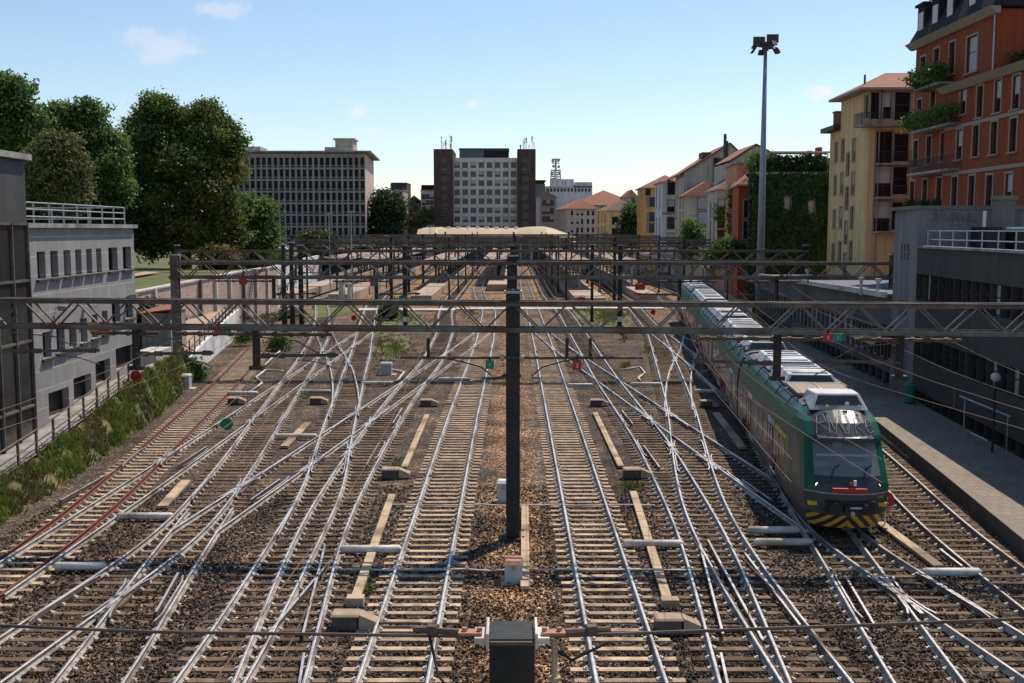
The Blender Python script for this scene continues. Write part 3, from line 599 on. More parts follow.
# ground discs and dwarf signals
def disc(x, y, r, m, label, txt=None, h=0.75, z0=-.2):
    p = gnd(x, y, z0 + h); t = thing('track_disc', label, 'marker', (p.x, p.y, z0), 'coloured discs on short stems')
    mb = MB(); mb.tube([(p.x, p.y, z0), (p.x, p.y, z0 + h)], .03, 6); mb.build('stem', M['white'], t)
    mb = MB(); mb.tube([(p.x, p.y - .03, z0 + h), (p.x, p.y - .055, z0 + h)], r, 16); d = mb.build('disc', m, t)
    if txt: letters(txt, (p.x, p.y - .06, z0 + h - r * .5), r * 1.4, M['white'], d, t)
def letters(txt, loc, size, m, parent, root, rotz=0.0, name='number', extr=.003, shear=0.0, xs=1.0):
    c = bpy.data.curves.new(name, 'FONT'); c.body = txt; c.size = size; c.align_x = 'CENTER'; c.extrude = extr; c.shear = shear
    tmp = bpy.data.objects.new(name, c); COL.objects.link(tmp); dg = bpy.context.evaluated_depsgraph_get()
    me = bpy.data.meshes.new_from_object(tmp.evaluated_get(dg)); bpy.data.objects.remove(tmp); me.materials.clear(); me.materials.append(m)
    o = bpy.data.objects.new(name, me); COL.objects.link(o); o.parent = parent
    off = Vector((0, 0, 0)); p = parent
    while p is not None: off += p.location; p = p.parent
    o.location = Vector(loc) - off; o.rotation_euler = (math.pi / 2, 0, rotz); o.scale.x = xs
    return o
disc(885.5, 499, .27, M['red'], 'red disc with a white 2 on a stem beside the train front', '2', h=1.0)
disc(227, 424, .3, M['green_sign'], 'green disc on a stem between the left diagonals', h=.6)
disc(697, 344, .28, M['red'], 'red disc in the shade beside the middle of the train', h=.6)
disc(622, 332.5, .28, M['red'], 'red disc on the gravel right of the second right track', h=.6)
disc(327, 330, .3, M['red'], 'red disc under the first gantry left of centre', h=.7)
disc(324, 337, .3, M['green_sign'], 'green disc under the first gantry left of centre', h=.6)
disc(653, 312, .3, M['red'], 'red disc beside the boarded path at right', h=.7)
disc(354, 318, .3, M['red'], 'red disc below the boarded path at left', h=.7)
disc(136, 376, .3, M['red'], 'red disc at the foot of the grey panelled building', h=1.0, z0=1.0)
# ================================================================== gantries and masts
def mast(x, d, h, w, label, z0=-.2, collar=True, dp=None, m='iron', group='iron masts of the overhead line', band=None):
    dp = dp or w; t = thing('catenary_mast', label, 'mast', (x, d, z0), group)
    mb = MB(); f = .05 * w / .4
    mb.box(x - w / 2, x + w / 2, d - dp / 2, d - dp / 2 + f, z0, h); mb.box(x - w / 2, x + w / 2, d + dp / 2 - f, d + dp / 2, z0, h)
    mb.box(x - f * .6, x + f * .6, d - dp / 2 + f, d + dp / 2 - f, z0, h - .003)
    for k in range(int((h - z0) / 1.1)):
        z = z0 + .6 + k * 1.1; mb.box(x - w / 2 + .01, x + w / 2 - .01, d - dp / 2 + f + .002, d + dp / 2 - f - .002, z, z + .04)
    mb.build('post', M[m], t)
    mb = MB(); mb.box(x - w * .95, x + w * .95, d - dp * .95, d + dp * .95, z0, z0 + .09)
    for sx in (-1, 1):
        for sy in (-1, 1): mb.tube([(x + sx * w * .75, d + sy * dp * .75, z0 + .08), (x + sx * w * .75, d + sy * dp * .75, z0 + .17)], .035, 6)
    mb.build('base_plate', M[m], t)
    if collar:
        mb = MB(); mb.box(x - w * .62, x + w * .62, d - dp * .6, d + dp * .6, h - .12, h - .04); mb.build('cap', M['galv'] if h > 7 else M[m], t)
    if band:
        mb = MB(); mb.box(x - w / 2 - .02, x + w / 2 + .02, d - dp / 2 - .02, d - dp / 2 - .002, band, band + .5); mb.build('number_board', M['white'], t)
    return t
def gantry(p0, p1, ztop, depth, wid, bay, label, posts=(), arms=(), rust=True, bars=(), chord=.13, diag=.075, r2=True):
    """box truss between two plan points; posts: (distance along, z_bottom); arms: (along0, along1, z)"""
    a, b = Vector((p0[0], p0[1], 0)), Vector((p1[0], p1[1], 0)); u = (b - a).normalized(); n = Vector((u.y, -u.x, 0)); Lg = (b - a).length
    t = thing('overhead_gantry', label, 'gantry', (a.x, a.y, ztop - depth), 'lattice gantries over the yard')
    P = lambda s, o, z: a + u * s + n * o + Vector((0, 0, z))
    for o in (wid / 2, -wid / 2):
        for z in (ztop, ztop - depth):
            mb = MB(); sgn = 1 if o > 0 else -1
            mb.beam(P(0, o, z), P(Lg, o, z), chord, chord * .3); zz = z - chord * .5 if z == ztop else z + chord * .5
            mb.beam(P(0, o + sgn * chord * .42, zz), P(Lg, o + sgn * chord * .42, zz), chord * .16, chord)
            mb.build('chord', M['ironrust' if (rust and z == ztop) else 'iron2'], t)
    nb = int(Lg / bay)
    for o, shift in ((wid / 2, 0.0), (-wid / 2, 0.0)):
        mb = MB(); sgn = .01 if o > 0 else -.01
        for k in range(nb + 1):
            s0 = k * Lg / nb; h = Lg / nb / 2
            if s0 - h >= 0: mb.beam(P(s0, o + sgn, ztop - .03), P(s0 - h, o + sgn, ztop - depth + .03), diag, diag * .6)
            if s0 + h <= Lg: mb.beam(P(s0, o - sgn * 3, ztop - .03), P(s0 + h, o - sgn * 3, ztop - depth + .03), diag, diag * .6)
        if o > 0: mb.build('lattice', M['iron2'], t)
    for k in range(nb * 2):
        s0 = k * Lg / nb / 2
        for z in ((ztop + .01,) if k % 2 else (ztop - depth + .01,)):
            mb.beam(P(s0, -wid / 2 + .04, z), P(s0 + Lg / nb / 2, wid / 2 - .04, z), diag * .8, .02)
    mb.build('lattice', M['iron2'], t)
    for s0, z in posts:
        mb = MB(); mb.tube([P(s0, 0, ztop - depth), P(s0, 0, z)], .13, 8); mb.box(P(s0, 0, 0).x - .22, P(s0, 0, 0).x + .22, P(s0, 0, 0).y - .16, P(s0, 0, 0).y + .16, z - .03, z + .1)
        mb.build('drop_post', M['iron'], t)
    for s0, s1, z in arms:
        mb = MB(); mb.tube([P(s0, .1, z), P(s1, .1, z + .06)], .05, 8)
        e = P(s1, .1, z + .06); m2 = P(lerp(s0, s1, .55), .1, z)
        mb.tube([P(s0, .1, z + .62), P(lerp(s0, s1, .5), .1, z + .5), P(lerp(s0, s1, .8), .1, z + .05)], .02, 6)
        for q in (.12, .3, .92):
            c = P(lerp(s0, s1, q), .1, z + .06 * q); mb.tube([c + u * -.13, c + u * .13], .085, 8)
        # curved registration arm below
        pts = [P(lerp(s0, s1, .55 + .45 * k / 6), .1 + .05, z - .12 - .28 * (k / 6) ** 2) for k in range(7)]
        mb.tube(pts, .018, 6)
        mb.build('cantilever_arm', M['ironrust'], t)
    for s0, s1, z in bars:
        mb = MB(); mb.tube([P(s0, 0, z), P(s1, 0, z)], .055, 8)
        for k in range(int((s1 - s0) / .5)):
            c = P(s0 + .25 + k * .5, 0, z); mb.tube([c - u * .06, c + u * .06], .085, 8)
        mb.build('insulator_bar', M['ironrust'], t)
    return t, P, u
# first gantry
D0 = 33.9
G1, P1, u1 = gantry((-17.6, 35.35), (19.4, 32.3), 7.42, .94, .62, 1.74, 'nearest lattice gantry spanning the whole picture in front of the central mast',
    posts=((9.4, 5.2), (5.4, 5.15), (25.9, 5.05), (29.6, 5.1)), arms=((9.4, 12.1, 5.62), (5.4, 8.0, 5.65), (25.9, 23.3, 5.55), (29.6, 27.0, 5.6), (1.2, 4.2, 5.7)),
    bars=((6.8, 11.9, 6.32), (23.5, 27.5, 6.3), (28.2, 31.4, 6.3), (3.9, 6.2, 6.32)))
mast(0.03, D0, 7.8, .44, 'dark iron mast in the middle of the picture, standing on tan ballast before its cabinet', dp=.5)
mast(-17.6, 35.35, 7.7, .4, 'iron mast carrying the left end of the nearest gantry on the bank')
mast(19.4, 32.3, 7.7, .4, 'iron mast carrying the right end of the nearest gantry on the platform', z0=.38)
# bracket arms fixed to the middle mast
def mast_arms(d, z, x0, x1, label, n=2):
    t = thing('cross_arm', label, 'cross arm', (0, d, z), 'cross arms on the middle masts')
    mb = MB(); mb.tube([(x0, d - .3, z), (x1, d - .3, z)], .045, 8); mb.build('tube', M['ironrust'], t)
    for s in (-1, 1):
        mb = MB(); mb.tube([(s * .24, d - .3, z), (s * .38, d - .3, z)], .1, 10); mb.build('collar', M['galv'], t)
    for x in [q for q in (-2.62, 1.72, 2.45) if x0 < q < x1]:
        mb = MB(); mb.tube([(x, d - .3, z), (x, d - .3, z + .62)], .05, 8); mb.build('stub_post', M['iron'], t)
    for s in (-1, 1):
        mb = MB(); mb.tube([(s * 2.0, d - .38, z - .03), (s * 1.6, d - .42, z - .1), (s * .95, d - .45, z - .28), (s * .62, d - .45, z - .55), (s * .62, d - .45, z - .62), (s * .95, d - .45, z - .62)], .022, 6)
        mb.build('registration_arm', M['iron'], t)
    return t
mast_arms(D0, 5.67, -3.5, 4.1, 'horizontal cross arm through the central mast carrying the green and red plates')
# plates
def plate(x, d, z, w, h, m, label, txt, parts=None):
    t = thing('signal_plate', label, 'sign', (x, d, z), 'hanging number plates')
    mb = MB(); mb.box(x - w / 2, x + w / 2, d - .015, d + .015, z - h / 2, z + h / 2); p = mb.build('plate', M[m], t, bevel=.006)
    mb = MB(); mb.box(x - .03, x + .03, d - .005, d + .04, z + h / 2 - .05, z + h / 2 + .12); mb.build('hanger', M['iron'], t)
    if txt: letters(txt, (x, d - .02, z - h * .22), h * .62, M['white'], p, t)
    if parts:
        m2, t2 = parts; mb = MB(); mb.box(x + w / 2 + .003, x + w * 1.5, d - .015, d + .015, z - h / 2, z + h / 2); q = mb.build('plate', M[m2], t, bevel=.006)
        if t2: letters(t2, (x + w, d - .02, z - h * .22), h * .62, M['white'], q, t)
def plate_px(x0, x1, y0, y1, d, *a, **k):
    c = at((x0 + x1) / 2, (y0 + y1) / 2, d); w = (x1 - x0) / F * d; h = (y1 - y0) / F * d
    plate(c.x, d, c.z, w, h, *a, **k)
plate_px(485.5, 494, 360.5, 369, D0 - .36, 'green_sign', 'green plate with a white 1 hanging left of the central mast', '1')
plate_px(572.5, 581.5, 360.5, 370, D0 - .36, 'red', 'red plate with a white 2 hanging right of the central mast', '2')
plate_px(214, 222.5, 325.5, 333.5, 34.4, 'red', 'red and green double plate hanging under the first gantry above the rusty rails', '1', parts=('green_sign', '2'))
plate_px(88, 99, 322, 331.5, 34.9, 'orange_sign', 'orange and red double plate under the first gantry before the grey building', None, parts=('red', '1'))
plate_px(823, 833, 333.5, 341.5, 32.4, 'red', 'red and green double plate under the first gantry before the platform building', '2', parts=('green_sign', '1'))
# second gantry
G2, P2, u2 = gantry((-23.2, 73.6), (26.2, 72.4), 7.5, 1.12, .8, 2.15, 'second lattice gantry, carried by the tall iron column at left', posts=((7.0, 4.6), (14.0, 4.6), (34.5, 4.6), (41, 4.6)),
    arms=((7, 10, 5.3), (14, 17, 5.3), (34.5, 31.5, 5.3), (41, 38, 5.3)), bars=((3, 7, 6.2), (11, 15, 6.2), (33, 37, 6.2), (39, 42.5, 6.2)), chord=.19, diag=.11)
mast(-22.9, 73.5, 8.05, .52, 'stout brown iron column at left beside the concrete ramp', z0=-.2, m='iron2')
mast(0.0, 73, 8.0, .68, 'dark iron mast directly behind the central one')
mast(25.6, 72.5, 8.1, .5, 'iron column standing on the platform roof at right, in front of the yellow house', z0=-.2, m='iron2')
plate_px(239, 247, 278, 284.5, 72.9, 'red', 'small red plate under the second gantry before the brick wall', None)
plate_px(370, 374, 279, 286, 72.9, 'red', 'red and green double plate under the second gantry left of centre', None, parts=('green_sign', None))
plate_px(399, 406, 295.5, 302, 79, 'green_sign', 'green plate beyond the second gantry, left of the masts', None)
plate_px(577, 585, 297, 303, 79, 'red', 'red plate beyond the second gantry, right of the masts', None)
plate_px(635, 645, 284, 290, 72.9, 'red', 'dark red plate under the second gantry left of the train roof', None)
# farther gantries
G3, _, _ = gantry((-34, 110), (30, 110), 7.6, 1.15, .8, 2.5, 'third lattice gantry from the front, near the boarded path', posts=((12, 4.6), (20, 4.6), (42, 4.6), (50, 4.6)), arms=((12, 15, 5.3), (20, 23, 5.3), (42, 39, 5.3), (50, 47, 5.3)), chord=.2, diag=.12)
for i, (x, lab) in enumerate(((-34, 'iron mast at the left end of the third gantry, by the brick wall'), (-21.5, 'iron mast of the third gantry rising beside the white wall'), (-10.9, 'iron mast with a white number board, left of the pale tracks'),
                              (0, 'third iron mast in line behind the central one'), (11, 'iron mast with a white number board on the bright grass, right of the pale tracks'), (8.6, 'thin iron mast beside the one on the bright grass'), (29.8, 'iron mast at the right end of the third gantry'))):
    mast(x, 110 if x != 8.6 else 116, 8.2, .42 if i != 5 else .3, lab, band=.35 if x in (-10.9, 11) else None)
names = ('fourth', 'fifth', 'sixth', 'seventh', 'eighth')
for i, d in enumerate((147, 172, 200, 234, 268)):
    x0, x1 = (-35, 34) if i < 3 else (-36, 34)
    gantry((x0, d), (x1, d), 8.0 + .15 * i, 1.2, .8, 3.0, names[i] + ' gantry from the front, a thin lattice far down the yard', chord=.24, diag=.17, rust=i % 2 == 0,
           posts=tuple((q, 4.6 + .5 * (int(q) % 2)) for q in (5, 9, 14, 19, 24.5, 29, 33, 41, 46, 52, 57, 62)))
    for j, x in enumerate((x0, -16.5, 0.4, 14, x1, -8.6, 7.4, -28, 23.5)):
        mast(x, d + .7, 8.6 + .15 * i, .4 if j < 5 else .24, ('left end mast', 'left inner mast', 'middle mast', 'right inner mast', 'right end mast', 'slim mast left of the middle', 'slim mast right of the middle', 'slim outer mast at left', 'slim outer mast at right')[j] + ' of the ' + names[i] + ' far gantry', collar=False)
# thin lamp poles among the far gantries
for i, (x, y0, d, m) in enumerate(((351, 212, 130, 'galv'), (329, 214, 150, 'galv'), (283, 245, 104, 'iron'), (291, 243, 106, 'iron'), (430, 226, 240, 'galv'), (600, 236, 170, 'galv'), (560, 236, 190, 'galv'), (660, 238, 190, 'galv'), (702, 247, 160, 'white'), (386, 236, 180, 'iron'), (540, 238, 210, 'iron'))):
    p = at(x, y0, d); r = .09 if i not in (2, 3) else .26
    t = thing('lamp_pole', 'thin upright pole among the far gantries, number %d from the left of its kind' % (i + 1) if False else ('slim %s pole rising %s' % ({'galv': 'grey', 'iron': 'dark iron', 'white': 'white'}[m],
        ('in front of the office slab below its right end', 'in front of the round tree before the office slab', 'by the white wall, left of a close pair', 'by the white wall, right of a close pair', 'in front of the brick tower base', 'before the yellow corner house', 'over the station hall roof, right of the masts', 'before the white houses on the right', 'with a bent top before the green creeper', 'left of the brick tower over the canopies', 'just right of the middle masts over the canopies')[i])), 'pole', (p.x, d, -.2), 'slim poles among the gantries')
    mb = MB(); mb.tube([(p.x, d, -.2), (p.x, d, p.z)], [r * 1.1, r * .7], 8); mb.build('post', M[m], t)
    mb = MB(); mb.box(p.x - .35, p.x + .35, d - .12, d + .12, p.z, p.z + .12); mb.build('lamp_head', M['galv'], t)
# ------------------------------------------------------------------ overhead wires
def wires(c, lab, d0=8, d1=258, sup=(8.5, 33.9, 73, 110, 147, 184, 221, 258), zc=5.15, zm=6.1, dx=0.0):
    t_, x_ = c; t = thing('overhead_wire', lab, 'overhead wire', (float(np.interp(20, t_, x_)) + dx, 20, zc), 'contact wires above the tracks')
    X = lambda d: float(np.interp(d, t_, x_)) + dx
    ds = [d for d in np.arange(d0, min(d1, t_[-1]) + .1, 3.0)]
    st = [.2 * (-1) ** i for i in range(len(sup))]
    stag = lambda d: float(np.interp(d, sup, st))
    mb = MB(); mb.tube([(X(d) + stag(d), d, zc) for d in ds], .008, 5); mb.build('contact_wire', M['wire'], t)
    def sag(d):
        for a, b in zip(sup[:-1], sup[1:]):
            if a <= d <= b: return zm - 4 * .55 * ((d - a) / (b - a)) * (1 - (d - a) / (b - a))
        return zm
    mb = MB(); mb.tube([(X(d) + stag(d), d, sag(d)) for d in ds], .007, 5); mb.build('messenger_wire', M['wire'], t)
    mb = MB()
    for d in np.arange(d0 + 2, min(d1, t_[-1], 120), 6.0): mb.tube([(X(d) + stag(d), d, zc), (X(d) + stag(d), d, sag(d))], .005, 4)
    mb.build('droppers', M['wire'], t)
wires(c1, 'contact wire above the pale track left of the mast', 4); wires(c2, 'contact wire above the pale track right of the mast', 4)
for c, l in ((a1, 'second track right of the mast'), (l1, 'second track left of the mast'), (a2, 'third track right of the mast'), (l2, 'third track left of the mast'), (tt, 'train'), (l4, 'left mirrored track'), (r1, 'platform track at right')):
    wires(c, 'contact wire above the ' + l, 19)
mb = MB(); z0 = zat(641, 8.4); mb.tube([(-9, 9.0, z0 + .1), (-3, 8.6, z0 + .0), (-.3, 8.5, z0)], .014, 6); mb.tube([(.3, 8.5, z0), (3, 8.6, z0 + .06), (9, 8.9, z0 + .2)], .014, 6)
tag(mb.build('span_wire', M['ironrust']), 'dark tensioned wire crossing the bottom of the picture to the near mast head', 'wire')
# near mast head at the bottom edge
def near_mast():
    d, w = 8.5, .36; zt = zat(643, 8.25)
    t = thing('catenary_mast', 'near mast of which only the head with two bolted brackets shows at the bottom edge', 'mast', (0, d, -.2), 'iron masts of the overhead line')
    mb = MB(); f = .03
    mb.box(-w / 2, w / 2, d - .2, d - .2 + f, -.2, zt); mb.box(-w / 2, w / 2, d + .17, d + .2, -.2, zt); mb.box(-.015, .015, d - .17, d + .17, -.2, zt - .003); mb.build('post', M['iron'], t)
    mb = MB(); mb.box(-w / 2, w / 2, d - .235, d - .203, zt - .03, zt); mb.build('top_edge', M['ironrust'], t); mb = MB(); mb.box(-w / 2 + .002, w / 2 - .002, d - .2, d + .2, zt + .001, zt + .012); mb.build('cap', M['iron'], t)
    for s in (-1, 1):
        mb = MB(); x0 = s * (w / 2 + .004); x1 = s * (w / 2 + .026)
        mb.box(min(x0, x1), max(x0, x1), d - .24, d + .14, zt - .06, zt + .07); x2 = s * (w / 2 + .12); mb.box(min(x1, x2), max(x1, x2), d - .2, d + .05, zt - .03, zt + .02); b = mb.build('bracket', M['duct'], t, bevel=.004)
        mb = MB(); xa, xb = s * (w / 2 + .06), s * (w / 2 + .25); mb.box(min(xa, xb), max(xa, xb), d - .16, d - .06, zt + .024, zt + .045)
        for q in (.08, .2): mb.tube([(s * (w / 2 + q), d - .11, zt + .04), (s * (w / 2 + q), d - .11, zt + .075)], .022, 6)
        mb.build('tie_bar', M['rust_top'], b)
        mb = MB(); mb.tube([(s * (w / 2 + .25), d - .1, zt + .03), (s * (w / 2 + .62), d, zt + .02)], [.03, .022], 6); mb.tube([(s * (w / 2 + .42), d - .05, zt + .03), (s * (w / 2 + .5), d - .03, zt + .03)], .05, 8); mb.build('turnbuckle', M['ironrust'], t)
        mb = MB(); mb.tube([(s * (w / 2 + .5), d, zt), (s * (w / 2 + .4), d - .3, zt - .25), (s * (w / 2 + .2), d - .45, zt - .42), (s * (w / 2 + .02), d - .2, zt - .3)], .012, 6) if s < 0 else mb.tube([(s * (w / 2 + .1), d - .1, zt - .08), (s * (w / 2 + .3), d - .2, zt - .16), (s * (w / 2 + .6), d - .1, zt - .05)], .012, 6)
        mb.build('bond_cable', M['rubber'], t)
    mb = MB(); mb.tube([(.34, d - .15, zt - .02), (.34, d - .2, zt - .35), (.33, d - .22, zt - 1.3)], .025, 6)
    for k in range(5): mb.tube([(.34, d - .2, zt - .3 - .05 * k), (.34, d - .2, zt - .325 - .05 * k)], .05, 8)
    mb.build('insulator_string', M['plank'], t)
near_mast()
# ================================================================== the green train
M['t_green'] = mat('train_green', (0.003, 0.075, 0.045), (0.004, 0.095, 0.057), 1.2, rough=0.36, spec=0.32, c3=(0.004, 0.075, 0.052), s3=.5)
M['t_greend'] = mat('train_dark_green', (0.004, 0.06, 0.042), (0.006, 0.075, 0.052), 1.2, rough=0.3, spec=0.5)
M['t_grey'] = mat('train_grey', (0.035, 0.038, 0.041), (0.055, 0.058, 0.062), 1.5, rough=0.45)
M['t_black'] = mat('train_black', (0.02, 0.022, 0.025), (0.035, 0.038, 0.042), 1.5, rough=0.22, spec=0.6)
M['t_roof'] = mat('train_roof', (0.11, 0.1, 0.095), (0.17, 0.16, 0.15), 1.4, rough=0.7)
M['t_unit'] = mat('roof_unit_white', (0.46, 0.46, 0.47), (0.64, 0.64, 0.65), 1.2, rough=0.55, c3=(0.3, 0.29, 0.28), s3=0.8)
M['t_tan'] = mat('roof_panel_tan', (0.25, 0.19, 0.14), (0.32, 0.25, 0.19), 1.2, rough=0.7)
M['t_yellow'] = mat('train_yellow', (0.62, 0.38, 0.02), (0.55, 0.33, 0.02), 3, rough=0.45)
M['t_lamp'] = mat('lamp_lens', (0.75, 0.68, 0.55), rough=0.15)
M['t_side'] = mat('train_side_graffiti', (0.24, 0.21, 0.19), (0.12, 0.09, 0.072), 0.9, rough=0.5, c3=(0.07, 0.058, 0.058), s3=0.8)
M['t_scrawl'] = mat('hood_scrawl', (0.4, 0.41, 0.42), (0.2, 0.2, 0.2), 3, rough=.6)
def lampmat():
    m = bpy.data.materials.new('lit_headlight'); nt, N, L = nodes(m); b = N['Principled BSDF']; b.inputs['Base Color'].default_value = (.9, .8, .6, 1); b.inputs['Emission Color'].default_value = (1, .82, .55, 1); b.inputs['Emission Strength'].default_value = 1.6; return m
M['t_lit'] = lampmat()
M['t_tagred'] = mat('tag_red', (.28, .03, .03), rough=.5)
def stripemat():
    m = bpy.data.materials.new('hazard_stripes'); nt, N, L = nodes(m); b = N['Principled BSDF']; b.inputs['Roughness'].default_value = .5
    tc = N.new('ShaderNodeTexCoord'); sp = N.new('ShaderNodeSeparateXYZ'); L.new(tc.outputs['Object'], sp.inputs['Vector'])
    ab = N.new('ShaderNodeMath'); ab.operation = 'ABSOLUTE'; ad0 = N.new('ShaderNodeMath'); ad0.operation = 'ADD'; ad0.inputs[1].default_value = 0.0; L.new(sp.outputs['X'], ad0.inputs[0]); L.new(ad0.outputs[0], ab.inputs[0])
    ad = N.new('ShaderNodeMath'); ad.operation = 'ADD'; L.new(ab.outputs[0], ad.inputs[0]); L.new(sp.outputs['Z'], ad.inputs[1])
    ml = N.new('ShaderNodeMath'); ml.operation = 'MULTIPLY'; ml.inputs[1].default_value = 2.6; L.new(ad.outputs[0], ml.inputs[0])
    fr = N.new('ShaderNodeMath'); fr.operation = 'FRACT'; L.new(ml.outputs[0], fr.inputs[0]); gt = N.new('ShaderNodeMath'); gt.operation = 'GREATER_THAN'; gt.inputs[1].default_value = .5; L.new(fr.outputs[0], gt.inputs[0])
    mx = N.new('ShaderNodeMixRGB'); mx.inputs['Color1'].default_value = (.55, .33, .03, 1); mx.inputs['Color2'].default_value = (.03, .03, .035, 1); L.new(gt.outputs[0], mx.inputs['Fac']); L.new(mx.outputs[0], b.inputs['Base Color']); return m
M['hazard'] = stripemat()
def screenmat():
    m = bpy.data.materials.new('windscreen_glass'); nt, N, L = nodes(m); b = N['Principled BSDF']; out = N['Material Output']
    b.inputs['Base Color'].default_value = (.34, .36, .36, 1); b.inputs['Roughness'].default_value = .06; b.inputs['Specular IOR Level'].default_value = .9  # pale grey base stands in for haze and bright daylight through the cab
    tr = N.new('ShaderNodeBsdfTransparent'); tr.inputs['Color'].default_value = (.8, .85, .85, 1); mx = N.new('ShaderNodeMixShader'); mx.inputs['Fac'].default_value = .58
    L.new(b.outputs[0], mx.inputs[1]); L.new(tr.outputs[0], mx.inputs[2]); L.new(mx.outputs[0], out.inputs['Surface']); return m
M['screen'] = screenmat()
# graffiti on the flanks: painted splashes
TT_D0 = 33.0
t_tt, x_tt = route(TTP, 17, FAR)
s_tt = np.concatenate([[0], np.cumsum(np.hypot(np.diff(t_tt), np.diff(x_tt)))])
s_front = float(np.interp(TT_D0, t_tt, s_tt))
def on_track(s):
    d = float(np.interp(s_front + s, s_tt, t_tt)); return Vector((float(np.interp(d, t_tt, x_tt)), d, 0))
TR = thing('commuter_train', 'green commuter train with white roof boxes and a yellow and black striped nose', 'train', tuple(on_track(0)))
def frame_for(s0, s1):
    a, b = on_track(s0), on_track(s1); u = (b - a).normalized(); n = Vector((u.y, -u.x, 0))   # n points to the right
    return lambda s, t, z: a + u * (s - s0) + n * t + Vector((0, 0, z))
class TB(MB):
    def __init__(s, T): super().__init__(); s.T = T
    def q(s, pts, mi=None): s.poly([s.T(*p) for p in pts], mi)
    def bx(s, s0, s1, t0, t1, z0, z1, mi=None, tp=0.0, ts=0.0):
        T = s.T; s.hexa([T(s0, t0, z0), T(s0, t1, z0), T(s1, t1, z0), T(s1, t0, z0), T(s0 + ts, t0 + tp, z1), T(s0 + ts, t1 - tp, z1), T(s1 - ts, t1 - tp, z1), T(s1 - ts, t0 + tp, z1)], mi)
    def tb(s, pts, r, n=6): s.tube([s.T(*p) for p in pts], r, n)
SECT = [(.30, 1.22), (.60, 1.36), (.95, 1.42), (1.30, 1.45), (1.9, 1.46), (2.45, 1.45), (2.75, 1.43), (3.05, 1.39), (3.35, 1.31), (3.6, 1.19), (3.78, 1.02), (3.88, .8), (3.92, .4), (3.93, 0)]
def secmat(z): return 2 if z < .95 else (1 if z < 2.74 else (0 if z < 3.74 else 3))
CAR = 16.6
SIDE_MATS = None
def hull(b, s0, s1, n=9):
    full = [(z, -w) for z, w in SECT] + [(z, w) for z, w in SECT[::-1][1:]]
    for i in range(n):
        a, c = lerp(s0, s1, i / n), lerp(s0, s1, (i + 1) / n)
        for k in range(len(full) - 1):
            (z0, w0), (z1, w1) = full[k], full[k + 1]
            b.q([(a, w0, z0), (c, w0, z0), (c, w1, z1), (a, w1, z1)][::-1], secmat((z0 + z1) / 2))
    for s, r in ((s0, 1), (s1, -1)):
        p = [(s, w, z) for z, w in full]; b.q(p if r > 0 else p[::-1], 2)
def wall_t(z): return float(np.interp(z, [q[0] for q in SECT], [q[1] for q in SECT]))
